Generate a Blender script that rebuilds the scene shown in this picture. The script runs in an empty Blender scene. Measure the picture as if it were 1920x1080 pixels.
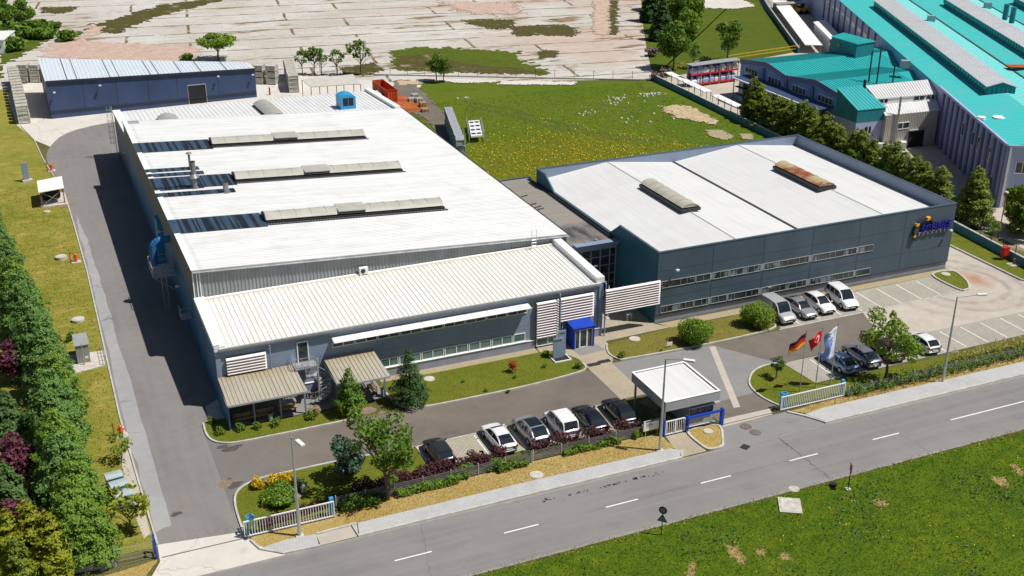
import bpy, math, random
import numpy as np
from mathutils import Vector, Matrix
R = math.radians
random.seed(7)
rng = np.random.default_rng(7)
C = bpy.context.scene.collection
sc = bpy.context.scene

# ------------------------------------------------------------------ camera
F, PITCH, ROLL, YAW, H = 2175.8, 0.4145104, -0.00476258, 0.40994778, 50.0
_f = np.array([math.sin(YAW)*math.cos(PITCH), math.cos(YAW)*math.cos(PITCH), -math.sin(PITCH)])
_r = np.array([math.cos(YAW), -math.sin(YAW), 0.0]); _d = np.cross(_f, _r)
_R = math.cos(ROLL)*_r + math.sin(ROLL)*_d
_D = -math.sin(ROLL)*_r + math.cos(ROLL)*_d
cam_d = bpy.data.cameras.new('camera'); cam = bpy.data.objects.new('camera', cam_d); C.objects.link(cam)
cam_d.sensor_width = 36.0; cam_d.lens = 36.0*F/1920.0; cam_d.clip_start = 0.5; cam_d.clip_end = 6000
mw = Matrix.Identity(4)
for i in range(3):
    mw[i][0], mw[i][1], mw[i][2] = _R[i], -_D[i], -_f[i]
mw[2][3] = H
cam.matrix_world = mw
sc.camera = cam

def at(px, py, z=0.0):
    """survey helper: the point at height z seen at a pixel of the 1920 px photograph"""
    d = _R*(px-960)/F + _D*(py-540)/F + _f
    t = (z-H)/d[2]
    return (float(d[0]*t), float(d[1]*t), z)
def at2(px, py, z=0.0):
    p = at(px, py, z); return (p[0], p[1])

# ------------------------------------------------------------------ materials
class NT:
    def __init__(s, name):
        s.m = bpy.data.materials.new(name); s.m.use_nodes = True
        s.t = s.m.node_tree; s.n = s.t.nodes; s.b = s.n['Principled BSDF']; s.l = s.t.links
        s.co = s.n.new('ShaderNodeTexCoord').outputs['Object']
        g = s.n.new('ShaderNodeNewGeometry'); s.pos = g.outputs['Position']; s.isl = g.outputs['Random Per Island']
        s.oi = s.n.new('ShaderNodeObjectInfo').outputs['Random']
    def lk(s, a, b):
        if isinstance(a, (int, float)): b.default_value = a
        elif isinstance(a, tuple): b.default_value = (a + (1,))[:4] if len(b.default_value) == 4 else a[:3]
        else: s.l.new(a, b)
    def noise(s, scale, detail=4, vec=None, rough=.55, dist=0, dims=None):
        n = s.n.new('ShaderNodeTexNoise'); n.inputs['Scale'].default_value = scale
        n.inputs['Detail'].default_value = detail; n.inputs['Roughness'].default_value = rough; n.inputs['Distortion'].default_value = dist
        s.l.new(vec or s.pos, n.inputs['Vector']); return n.outputs['Fac']
    def scalev(s, v, sx, sy, sz=1, rot=0):
        n = s.n.new('ShaderNodeMapping'); n.inputs['Scale'].default_value = (sx, sy, sz); n.inputs['Rotation'].default_value = (0, 0, rot)
        s.l.new(v, n.inputs['Vector']); return n.outputs['Vector']
    def ramp(s, fac, a, b):
        n = s.n.new('ShaderNodeMapRange'); n.inputs['From Min'].default_value = a; n.inputs['From Max'].default_value = b
        s.lk(fac, n.inputs['Value']); return n.outputs['Result']
    def mix(s, fac, a, b, mode='MIX'):
        n = s.n.new('ShaderNodeMix'); n.data_type = 'RGBA'; n.blend_type = mode
        s.lk(fac, n.inputs['Factor']); s.lk(a, n.inputs['A' if False else 6]); s.lk(b, n.inputs[7]); return n.outputs[2]
    def math(s, op, a, b=0.0):
        n = s.n.new('ShaderNodeMath'); n.operation = op; s.lk(a, n.inputs[0]); s.lk(b, n.inputs[1]); return n.outputs[0]
    def sep(s, v):
        n = s.n.new('ShaderNodeSeparateXYZ'); s.l.new(v, n.inputs[0]); return n.outputs
    def bump(s, h, strength=.3, dist=.05):
        n = s.n.new('ShaderNodeBump'); n.inputs['Strength'].default_value = strength; n.inputs['Distance'].default_value = dist
        s.l.new(h, n.inputs['Height']); s.l.new(n.outputs['Normal'], s.b.inputs['Normal'])
    def out(s, col, rough=.7, metal=0, spec=.5):
        s.lk(col, s.b.inputs['Base Color']); s.lk(rough, s.b.inputs['Roughness'])
        s.b.inputs['Metallic'].default_value = metal; s.b.inputs['Specular IOR Level'].default_value = spec
        return s.m
def dim(c, k): return tuple(min(1, x*k) for x in c)
def M(name, col, rough=.6, var=.12, scale=1.2, metal=0, spec=.4, stretch=(1, 1, .35), bump=0):
    t = NT(name); v = t.scalev(t.pos, *stretch)
    n1 = t.noise(scale, 5, v); n2 = t.noise(scale*9, 3, v)
    c = t.mix(t.ramp(n1, .3, .7), dim(col, 1-var), dim(col, 1+var))
    c = t.mix(t.math('MULTIPLY', t.ramp(n2, .55, .75), .25), c, dim(col, 1-2*var))
    if bump: t.bump(n2, bump, .03)
    return t.out(c, rough, metal, spec)
def leaf(name, c1, c2, c3=None, trans=.25):
    c1, c2 = dim(c1, 1.5), dim(c2, 1.5)
    t = NT(name)
    c = t.mix(t.isl, c1, c2)
    if c3: c = t.mix(t.ramp(t.noise(.9, 2), .48, .62), c, c3)
    c = t.mix(t.math('MULTIPLY', t.oi, .35), c, dim(c2, .7))
    t.out(c, .6, 0, .25)
    tr = t.n.new('ShaderNodeBsdfTranslucent'); t.l.new(c, tr.inputs['Color'])
    mx = t.n.new('ShaderNodeMixShader'); mx.inputs[0].default_value = trans
    t.l.new(t.b.outputs[0], mx.inputs[1]); t.l.new(tr.outputs[0], mx.inputs[2])
    t.l.new(mx.outputs[0], t.n['Material Output'].inputs['Surface'])
    return t.m
def grass(name, c1, c2, c3, s=.12, amt=(.45, .65), soil=None, soil_t=(.68, .74), flowers=None, streak=None):
    t = NT(name)
    big = t.noise(s, 6, rough=.6, dist=.4); mid = t.noise(s*6, 5, rough=.65); fine = t.noise(7, 4, rough=.7)
    c = t.mix(t.ramp(big, .35, .65), c1, c2)
    c = t.mix(t.ramp(mid, *amt), c, c3)
    c = t.mix(t.ramp(fine, .33, .66), dim(c1, .5), c)
    c = t.mix(t.math('MULTIPLY', t.ramp(t.noise(22, 2), .5, .75), .35), c, dim(c2, 1.5))
    if streak:
        c = t.mix(t.math('MULTIPLY', t.ramp(t.noise(1.0, 4, t.scalev(t.pos, .5, 2.2, 1, streak[1])), .5, .7), streak[2]), c, streak[0])
    if soil:
        c = t.mix(t.ramp(t.math('ADD', t.noise(.33, 5, rough=.6), t.math('MULTIPLY', t.noise(3, 3), .06)), *soil_t), c, soil)
    if flowers:
        col, box, dens = flowers
        x, y = t.sep(t.pos)[:2]
        d = t.math('ADD', t.math('POWER', t.math('DIVIDE', t.math('SUBTRACT', x, box[0]), box[2]), 2.0), t.math('POWER', t.math('DIVIDE', t.math('SUBTRACT', y, box[1]), box[3]), 2.0))
        reg = t.ramp(t.math('ADD', d, t.math('MULTIPLY', t.noise(.25, 4), 1.4)), 1.75, .9)
        sp = t.ramp(t.noise(3.2, 4, rough=.75), .56, .62)
        c = t.mix(t.math('MULTIPLY', t.math('MULTIPLY', reg, sp), dens), c, col)
        c = t.mix(t.math('MULTIPLY', reg, .38), c, (.19, .15, .008))
    t.bump(fine, .8, .12)
    return t.out(c, .85, 0, .15)
def asphalt(name, c, tint, crack=.5, patch=.25, lines=None, blend=None, ring=None, edge=False):
    t = NT(name)
    b = t.noise(.11, 6, rough=.6, dist=.6); m = t.noise(.9, 5, rough=.6); f = t.noise(26, 2)
    col = t.mix(t.ramp(b, .3, .7), c, tint)
    col = t.mix(t.math('MULTIPLY', t.ramp(m, .4, .75), patch), col, dim(c, 1.6))
    col = t.mix(t.math('MULTIPLY', t.ramp(t.noise(.35, 5, rough=.7), .58, .75), .4), col, dim(c, .55))
    col = t.mix(t.math('MULTIPLY', t.ramp(f, .35, .7), .25), dim(c, .7), col, 'MIX') if False else t.mix(t.math('MULTIPLY', t.ramp(f, .5, .8), .22), col, dim(c, 1.7))
    if crack:
        v = t.n.new('ShaderNodeTexVoronoi'); v.feature = 'DISTANCE_TO_EDGE'; v.inputs['Scale'].default_value = .07
        dv = t.n.new('ShaderNodeVectorMath'); dv.operation = 'ADD'; t.l.new(t.pos, dv.inputs[0])
        nz = t.n.new('ShaderNodeTexNoise'); nz.inputs['Scale'].default_value = .5; t.l.new(t.pos, nz.inputs['Vector']); 
        sv = t.n.new('ShaderNodeVectorMath'); sv.operation = 'SCALE'; sv.inputs['Scale'].default_value = 4; t.l.new(nz.outputs['Color'], sv.inputs[0]); t.l.new(sv.outputs[0], dv.inputs[1])
        t.l.new(dv.outputs[0], v.inputs['Vector'])
        col = t.mix(t.math('MULTIPLY', t.ramp(v.outputs['Distance'], .006, .002), crack), col, dim(c, .35))
    if blend:      # older brown surface gives way to the greyer side road
        x = t.sep(t.pos)[0]
        col = t.mix(t.ramp(t.math('ADD', x, t.math('MULTIPLY', t.noise(.25, 4), 9)), 22, 13.5), col, t.mix(t.ramp(b, .3, .7), *blend))
    if edge:       # dust along the two road edges, worn wheel paths between
        y = t.sep(t.pos)[1]; e = t.math('ADD', t.math('ABSOLUTE', t.math('SUBTRACT', y, 64.06)), t.math('MULTIPLY', t.noise(.8, 5, rough=.7), .9))
        col = t.mix(t.math('MULTIPLY', t.ramp(e, 3.75, 4.2), .55), col, (.42, .38, .31))
        for r in (1.0, 2.7):
            col = t.mix(t.math('MULTIPLY', t.math('MULTIPLY', t.ramp(t.math('ABSOLUTE', t.math('SUBTRACT', e, r+.45)), .55, .1), t.ramp(t.noise(.4, 4, t.scalev(t.pos, .12, 1, 1)), .3, .65)), .28), col, dim(c, 1.45))
    if ring:       # tyre arcs round the island and rust washed out beside it
        x, y = t.sep(t.pos)[:2]; dx, dy = t.math('SUBTRACT', x, ring[0]), t.math('SUBTRACT', y, ring[1])
        d = t.math('ADD', t.math('SQRT', t.math('ADD', t.math('MULTIPLY', dx, dx), t.math('MULTIPLY', dy, dy))), t.math('MULTIPLY', t.noise(.3, 3), 1.6))
        for r, wd, k in ((5.6, .5, .30), (7.4, .5, .30), (6.4, 1.6, .12), (9.6, .8, .14)):
            col = t.mix(t.math('MULTIPLY', t.math('MULTIPLY', t.ramp(t.math('ABSOLUTE', t.math('SUBTRACT', d, r)), wd, wd*.3), t.ramp(t.noise(.7, 4), .3, .6)), k), col, (.12, .10, .09))
        ex, ey = t.math('SUBTRACT', x, 92.9), t.math('SUBTRACT', y, 86.8)
        e = t.math('SQRT', t.math('ADD', t.math('MULTIPLY', ex, ex), t.math('MULTIPLY', t.math('MULTIPLY', ey, ey), .35)))
        col = t.mix(t.math('MULTIPLY', t.ramp(t.math('ADD', e, t.math('MULTIPLY', t.noise(1.2, 5, rough=.7), 2.2)), 2.9, 1.3), .75), col, (.36, .15, .06))
    if lines:      # long tyre-polished streaks along one axis
        v = t.scalev(t.pos, *lines)
        col = t.mix(t.math('MULTIPLY', t.ramp(t.noise(1, 4, v), .42, .68), .5), col, dim(c, 1.4))
    t.bump(f, .25, .01)
    return t.out(col, .85, 0, .25)
def paver(name, c, c2, bw=.4, bh=.2, rot=0, mort=.02):
    t = NT(name)
    b = t.n.new('ShaderNodeTexBrick'); b.inputs['Scale'].default_value = 1; b.inputs['Brick Width'].default_value = bw; b.inputs['Row Height'].default_value = bh
    b.inputs['Mortar Size'].default_value = mort; b.inputs['Color1'].default_value = (*c, 1); b.inputs['Color2'].default_value = (*c2, 1); b.inputs['Mortar'].default_value = (*dim(c, .62), 1)
    t.l.new(t.scalev(t.pos, 1, 1, 1, rot), b.inputs['Vector'])
    col = t.mix(t.math('MULTIPLY', t.ramp(t.noise(.5, 5), .45, .75), .4), b.outputs['Color'], dim(c, .6))
    col = t.mix(t.math('MULTIPLY', t.ramp(t.noise(2.5, 4), .55, .75), .3), col, dim(c, 1.4))
    return t.out(col, .85, 0, .2)
def roofmat(name, c, dirt, axis='y', amt=.25, edge=None, stain=(.3, .16, .05), rough=.45):
    """coated sheet metal with dirt streaks running down the slope; edge = (axis, where it is clean, where it is rusty)"""
    t = NT(name)
    v = t.scalev(t.pos, *((3, .12, 1) if axis == 'y' else (.12, 3, 1)))
    col = t.mix(t.math('MULTIPLY', t.ramp(t.noise(1, 5, v), .42, .7), amt), c, dirt)
    col = t.mix(t.math('MULTIPLY', t.ramp(t.noise(.35, 4), .5, .75), amt*.8), col, dirt)
    if edge:
        p = t.sep(t.pos)[0 if edge[0] == 'x' else 1]
        e = t.math('MULTIPLY', t.ramp(p, edge[1], edge[2]), t.ramp(t.noise(.8, 4, t.scalev(t.pos, 1, .3, 1)), .3, .65))
        col = t.mix(e, col, stain)
    return t.out(col, rough, 0, .4)

W8 = (.82, .82, .80)
m = {}
m['white_roof'] = roofmat('white_roof', (.67, .675, .675), (.50, .50, .475), 'x', .7)
m['white_membrane'] = roofmat('white_membrane', (.68, .68, .67), (.56, .55, .52), 'y', .5)
m['annex_roof'] = roofmat('annex_roof', (.76, .75, .72), (.58, .55, .48), 'y', .4, ('y', 99.0, 100.4), (.5, .33, .17))
m['canopy_roof'] = roofmat('canopy_roof', (.42, .39, .31), (.30, .26, .19), 'y', .5, ('y', 88.6, 90.8), (.33, .22, .1))
m['far_roof'] = roofmat('far_roof', (.62, .68, .74), (.46, .52, .58), 'y', .3)
m['back_roof'] = roofmat('back_roof', (.74, .74, .74), (.5, .5, .5), 'y', .35)
m['teal_roof'] = roofmat('teal_roof', (.03, .50, .49), (.12, .46, .45), 'x', .7)
m['teal_wing'] = roofmat('teal_wing', (.02, .38, .38), (.03, .27, .28), 'y', .4)
m['teal_wall'] = M('teal_wall', (.02, .20, .24), .5, .15)
m['link_roof'] = roofmat('link_roof', (.27, .25, .22), (.2, .18, .15), 'x', .6, ('y', 105.8, 104.2), (.05, .045, .05), .7)
m['white_trim'] = M('white_trim', (.82, .82, .80), .5, .05)
m['louvre'] = M('louvre', (.82, .74, .72), .5, .06)
m['hut_grey'] = M('hut_grey', (.34, .355, .375), .5, .08, .5)
m['metal_grey'] = M('metal_grey', (.42, .43, .44), .45, .12, metal=.3)
m['flue_grey'] = M('flue_grey', (.26, .26, .27), .45, .2, metal=.4)
m['galv'] = M('galv', (.5, .51, .52), .4, .18, metal=.5)
m['slate'] = M('slate_panel', (.066, .099, .135), .5, .13, .5)
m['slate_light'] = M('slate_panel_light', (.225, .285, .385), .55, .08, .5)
m['plinth'] = M('plinth', (.27, .29, .36), .7, .1, .8)
m['navy'] = M('navy_panel', (.045, .075, .16), .5, .15, .5)
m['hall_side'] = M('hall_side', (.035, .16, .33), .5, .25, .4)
m['parapet_dark'] = M('parapet_dark', (.17, .17, .18), .6, .1)
m['corr_grey'] = M('corrugated_grey', (.26, .28, .29), .5, .15, .8)
m['teal_side'] = M('teal_side', (.03, .14, .19), .5, .2, .5)
m['blue_paint'] = M('blue_paint', (.012, .06, .46), .4, .1)
m['sky_blue'] = M('sky_blue_paint', (.04, .30, .58), .45, .12)
m['lavender'] = M('lavender_render', (.37, .41, .62), .7, .08, .4)
m['lavender_dark'] = M('lavender_dark', (.17, .18, .33), .7, .1, .4)
m['cream_sheet'] = M('cream_sheet', (.52, .5, .44), .5, .1)
m['white_wall'] = M('white_wall', (.7, .7, .68), .6, .08)
m['concrete_wall'] = M('concrete_wall', (.42, .41, .40), .8, .15)
m['teal_low_wall'] = M('teal_low_wall', (.05, .2, .25), .7, .2)
m['black'] = M('black_rubber', (.012, .012, .013), .7, .1)
m['dark'] = M('dark_interior', (.02, .02, .024), .8, .2)
m['dark_metal'] = M('dark_metal', (.05, .05, .055), .5, .15, metal=.3)
m['strip'] = NT('dark_strip')
_t = m['strip']; _b = _t.ramp(_t.noise(1.0, 1, _t.scalev(_t.pos, 2.8, .03, .1), .5), .46, .53)
_c = _t.mix(_b, (.010, .011, .015), (.038, .072, .118)); _c = _t.mix(_t.math('MULTIPLY', _t.ramp(_t.noise(1, 4, _t.scalev(_t.pos, 8, .4, 1)), .6, .75), .5), _c, (.2, .22, .25)); m['strip'] = _t.out(_c, .35, 0, .5)
m['skylight'] = M('skylight_sheet', (.42, .41, .36), .3, .12, .7, stretch=(1, 1, 1))
m['skylight_beige'] = M('skylight_beige', (.46, .43, .35), .3, .12, .7, stretch=(1, 1, 1))
m['skylight_brown'] = NT('skylight_brown'); _t = m['skylight_brown']
m['skylight_brown'] = _t.out(_t.mix(_t.ramp(_t.noise(.55, 3), .45, .6), (.5, .38, .2), (.30, .09, .03)), .35)
m['glass'] = NT('glass'); m['glass'] = m['glass'].out(m['glass'].mix(m['glass'].ramp(m['glass'].noise(.6, 2), .4, .6), (.018, .03, .035), (.05, .075, .08)), .06, 0, .6)
m['glass_green'] = NT('glass_green'); m['glass_green'] = m['glass_green'].out(m['glass_green'].mix(m['glass_green'].ramp(m['glass_green'].noise(.45, 2), .4, .6), (.06, .12, .13), (.15, .22, .22)), .1, 0, .5)
m['car_glass'] = NT('car_glass'); m['car_glass'] = m['car_glass'].out((.012, .018, .024), .03, 0, .7)
m['lamp_white'] = M('lamp_white', (.75, .76, .76), .3, .05)
m['kerb'] = M('kerb_concrete', (.47, .46, .42), .8, .2, 1.5, stretch=(1, 1, 1))
m['orange'] = M('orange_paint', (.50, .07, .015), .6, .3, 1.2)
m['rust'] = M('rust', (.35, .09, .02), .8, .4, .5, stretch=(1, 1, 1))
m['red'] = M('red_paint', (.5, .02, .015), .5, .12)
m['hydrant'] = M('hydrant_paint', (.65, .1, .03), .5, .1)
m['pale_red'] = M('pale_red', (.6, .12, .14), .5, .08)
m['crate_grey'] = M('crate_grey', (.50, .48, .42), .6, .22, 2.2, stretch=(1, 1, 1))
m['crate_blue'] = M('crate_mesh_grey', (.40, .42, .46), .5, .25, 3, stretch=(1, 1, 1))
m['wood'] = M('pale_wood', (.46, .3, .14), .7, .25, 3)
m['yellow'] = M('yellow_paint', (.55, .36, .03), .6, .15)
m['amber'] = M('amber_paint', (.85, .42, .02), .4, .05)
m['sign_blue'] = M('sign_blue', (.008, .01, .20), .4, .05)
m['bin'] = M('bin_grey_blue', (.20, .27, .30), .5, .15, 2)
m['bin_lid'] = M('bin_lid', (.36, .43, .45), .45, .12, 2)
m['bark'] = M('bark', (.13, .10, .075), .9, .3, 4)
m['bark_dark'] = M('bark_dark', (.06, .045, .035), .9, .3, 4)
m['flag_black'] = M('flag_black', (.012, .012, .012), .8, .1)
m['flag_red'] = M('flag_red', (.62, .01, .012), .8, .05)
m['flag_gold'] = M('flag_gold', (.75, .36, .02), .8, .05)
m['flag_white'] = M('flag_white', (.74, .78, .9), .8, .04)
m['flag_blue'] = M('flag_blue', (.015, .03, .22), .8, .04)
m['flag_pale_blue'] = M('flag_pale_blue', (.24, .33, .68), .8, .1)
m['tail'] = M('tail_red', (.35, .008, .01), .25, .05)
m['paint_white'] = M('road_paint', (.74, .73, .70), .7, .14, 3, stretch=(1, 1, 1))
m['rust_soft'] = M('rust_soft', (.40,.235,.15), .9, .2, 1, stretch=(1,1,1))
m['tyre'] = M('tyre_track', (.30,.27,.235), .9, .15, 1, stretch=(1,1,1))
m['rut'] = M('rut', (.075,.10,.010), .9, .25, 2, stretch=(1,1,1))
m['oil'] = M('oil', (.085,.08,.076), .6, .2, 3, stretch=(1,1,1))
m['mud'] = M('mud', (.23,.165,.12), .9, .25, 2, stretch=(1,1,1))
m['stone'] = M('cover_concrete', (.5, .47, .42), .8, .2, 2, stretch=(1, 1, 1))
m['iron'] = M('cover_iron', (.16, .13, .115), .7, .25, 5, stretch=(1, 1, 1))
# ground
m['field_grass'] = grass('field_grass', (.085, .160, .006), (.165, .22, .010), (.050, .118, .006), .13, (.44, .64), (.21, .15, .06), (.82, .86))
m['meadow'] = grass('meadow', (.10, .170, .008), (.15, .19, .012), (.07, .135, .008), .045, (.52, .72), (.2, .17, .09), (.80, .86), flowers=((.40, .27, .008), (71, 135, 21, 25), .6), streak=((.15, .17, .03), .5, .5))
m['lawn'] = grass('lawn', (.21, .23, .022), (.40, .34, .075), (.15, .185, .016), .16, (.5, .75), (.46, .32, .11), (.60, .80), streak=((.45, .38, .10), .9, .45))
m['lawn_green'] = grass('lawn_green', (.135, .170, .014), (.20, .205, .022), (.105, .14, .012), .3, (.5, .75), (.3, .22, .05), (.74, .86))
m['lawn_dry'] = grass('lawn_dry', (.19, .18, .032), (.27, .225, .055), (.14, .155, .02), .3, (.5, .75), (.33, .23, .08), (.7, .85))
m['verge'] = grass('verge', (.47, .33, .095), (.56, .43, .19), (.36, .27, .05), .35, (.5, .72), (.62, .52, .36), (.66, .8))
m['base_ground'] = grass('base_ground', (.12, .13, .03), (.2, .17, .07), (.08, .1, .02), .02, (.5, .7), (.35, .27, .18), (.6, .75))
m['far_grass'] = grass('far_grass', (.085, .135, .008), (.12, .155, .012), (.065, .105, .008), .06, (.5, .7), streak=((.13, .16, .03), .4, .45))
m['road'] = asphalt('road', (.178, .172, .168), (.225, .216, .21), .10, .22, (.05, 1.6, 1), edge=True)
m['yard_asphalt'] = asphalt('yard_asphalt', (.118, .103, .092), (.20, .165, .132), .12, .45, blend=((.15, .143, .14), (.195, .183, .177)))
m['side_asphalt'] = asphalt('side_asphalt', (.172, .163, .157), (.225, .208, .198), .12, .3, (1.2, .06, 1))
m['patch_asphalt'] = asphalt('patch_asphalt', (.27, .27, .275), (.34, .33, .33), .5, .3)
m['grey_asphalt'] = asphalt('grey_asphalt', (.21, .205, .20), (.24, .235, .23), .1, .2)
m['beige_concrete'] = asphalt('beige_concrete', (.40, .355, .305), (.47, .42, .36), .12, .3)
m['turn_road'] = asphalt('turn_road', (.40, .355, .305), (.47, .42, .36), .12, .3, ring=(90.4, 86.2))
m['pale_concrete'] = asphalt('pale_concrete', (.52, .49, .44), (.60, .57, .52), .4, .2)
m['bay_paver'] = paver('bay_paver', (.40, .36, .28), (.45, .41, .33), .42, .21, 0, .03)
m['bay_paver_grey'] = paver('bay_paver_grey', (.36, .34, .285), (.395, .375, .32), .3, .2, 0, .012)
m['path_paver'] = paver('path_paver', (.42, .36, .26), (.46, .40, .30), .3, .15)
m['sidewalk'] = paver('sidewalk', (.44, .44, .435), (.47, .47, .465), .25, .25, .6, .008)
m['gravel'] = paver('gravel', (.5, .42, .27), (.42, .36, .24), .12, .1, .3, .03)
def slabs():
    t = NT('old_slabs')
    b = t.n.new('ShaderNodeTexBrick'); b.offset = .37; b.inputs['Scale'].default_value = 1; b.inputs['Brick Width'].default_value = 34; b.inputs['Row Height'].default_value = 9.5
    b.inputs['Mortar Size'].default_value = .42; b.inputs['Mortar Smooth'].default_value = .6
    nz = t.n.new('ShaderNodeTexNoise'); nz.inputs['Scale'].default_value = .35; nz.inputs['Detail'].default_value = 5; t.l.new(t.pos, nz.inputs['Vector'])
    sv = t.n.new('ShaderNodeVectorMath'); sv.operation = 'SCALE'; sv.inputs['Scale'].default_value = .7; t.l.new(nz.outputs['Color'], sv.inputs[0])
    av = t.n.new('ShaderNodeVectorMath'); av.operation = 'ADD'; t.l.new(t.scalev(t.pos, 1, 1, 1, R(8)), av.inputs[0]); t.l.new(sv.outputs[0], av.inputs[1])
    t.l.new(av.outputs[0], b.inputs['Vector'])
    long = t.scalev(t.pos, .09, .55, 1, R(8))
    c = t.mix(t.ramp(t.noise(.05, 5), .4, .62), (.56, .553, .525), (.50, .465, .42))
    c = t.mix(t.math('MULTIPLY', t.ramp(t.noise(1, 6, long, .7), .45, .68), .6), c, (.46, .42, .36))
    c = t.mix(t.math('MULTIPLY', t.ramp(t.noise(.8, 4, rough=.7), .56, .7), .5), c, (.34, .29, .22))
    x, y = t.sep(t.pos)[:2]
    right = t.ramp(x, 70, 105)
    pink = t.math('MULTIPLY', t.ramp(t.noise(.035, 4), .45, .56), t.math('ADD', .04, t.math('MULTIPLY', right, .45)))
    c = t.mix(pink, c, (.50, .33, .26))
    b2 = t.n.new('ShaderNodeTexBrick'); b2.offset = .41; b2.inputs['Scale'].default_value = 1; b2.inputs['Brick Width'].default_value = 12; b2.inputs['Row Height'].default_value = 3.17; b2.inputs['Mortar Size'].default_value = .10; b2.inputs['Mortar Smooth'].default_value = 1
    b2.inputs['Color1'].default_value = (1,1,1,1); b2.inputs['Color2'].default_value = (.80,.79,.77,1); b2.inputs['Mortar'].default_value = (.42,.37,.31,1); t.l.new(av.outputs[0], b2.inputs['Vector'])
    c = t.mix(.45, c, b2.outputs['Color'], 'MULTIPLY')
    speck = t.noise(1, 6, t.scalev(t.pos, .35, 1.4, 1), .75)
    c = t.mix(t.math('MULTIPLY', t.ramp(speck, .57, .66), .8), c, (.20, .155, .10))
    veg = t.math('MULTIPLY', b.outputs['Fac'], t.ramp(t.noise(.22, 4, rough=.6), .36, .5))
    c = t.mix(veg, c, t.mix(t.ramp(t.noise(.5, 3), .4, .6), (.10, .09, .03), (.20, .15, .08)))
    blot = t.ramp(t.math('ADD', t.noise(1, 6, t.scalev(t.pos, .05, .17, 1), .62), t.math('MULTIPLY', right, .022)), .585, .64)
    c = t.mix(blot, c, t.mix(t.ramp(t.noise(.4, 4), .36, .52), (.11, .11, .03), (.27, .19, .12)))
    return t.out(c, .9, 0, .15)
m['slabs'] = slabs()
m['rubble'] = NT('rubble'); _t = m['rubble']
_c = _t.mix(_t.ramp(_t.noise(.5, 5, rough=.75), .35, .65), (.43, .26, .20), (.50, .40, .335)); _c = _t.mix(_t.ramp(_t.noise(2.6, 4, rough=.8), .56, .66), _c, (.68, .62, .54)); _c = _t.mix(_t.ramp(_t.noise(1.1, 5, rough=.8), .58, .7), _c, (.24, .17, .10)); m['rubble'] = _t.out(_c, .9)
m['scrub'] = grass('scrub', (.10, .085, .022), (.15, .115, .045), (.055, .075, .012), .2, (.42, .62), (.34, .26, .17), (.62, .74))
m['white_debris'] = M('white_debris', (.62, .60, .55), .8, .2, 2, stretch=(1, 1, 1))
m['soil'] = M('bare_soil', (.30, .215, .085), .9, .3, 2, stretch=(1, 1, 1))
m['pale_soil'] = M('pale_soil', (.46, .36, .22), .9, .3, 1.2, stretch=(1, 1, 1))
# leaves
m['leaf_cedar'] = leaf('leaf_cedar', (.060, .135, .026), (.135, .225, .055))
m['leaf_cypress'] = leaf('leaf_cypress', (.080, .155, .016), (.16, .25, .034))
m['leaf_thuja'] = leaf('leaf_thuja', (.080, .125, .014), (.175, .215, .024), trans=.3)
m['leaf_gold'] = leaf('leaf_gold', (.13, .155, .010), (.24, .25, .015), trans=.3)
m['leaf_yellow'] = leaf('leaf_yellow', (.42, .28, .008), (.5, .36, .015), trans=.3)
m['leaf_green'] = leaf('leaf_green', (.055, .115, .012), (.12, .20, .022), trans=.3)
m['leaf_bright'] = leaf('leaf_bright', (.09, .16, .012), (.19, .27, .03), trans=.35)
m['leaf_dark'] = leaf('leaf_dark', (.022, .055, .016), (.05, .105, .025))
m['leaf_blue'] = leaf('leaf_blue', (.035, .075, .045), (.09, .15, .10))
m['leaf_pine'] = leaf('leaf_pine', (.045, .095, .022), (.085, .14, .040))
m['leaf_purple'] = leaf('leaf_purple', (.075, .018, .032), (.12, .035, .055))
m['leaf_hedge_red'] = leaf('leaf_hedge_red', (.042, .012, .020), (.085, .028, .034))
m['leaf_hedge_green'] = leaf('leaf_hedge_green', (.06, .12, .012), (.13, .21, .02))
m['leaf_red'] = leaf('leaf_red', (.32, .05, .035), (.40, .11, .07))
m['leaf_tan'] = leaf('leaf_tan', (.28, .2, .09), (.36, .27, .13))
m['leaf_white'] = leaf('leaf_white', (.42, .42, .36), (.5, .5, .46))
m['blade'] = leaf('grass_blade', (.075, .135, .004), (.125, .185, .007))
m['blade_lawn'] = leaf('lawn_blade', (.15, .155, .012), (.26, .21, .03))
m['blade_dry'] = leaf('dry_blade', (.34, .26, .08), (.45, .36, .16))
m['blade_yellow'] = leaf('flower_yellow', (.45, .32, .01), (.55, .42, .03))
m['twig'] = M('twig', (.17, .13, .12), .9, .2)

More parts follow.
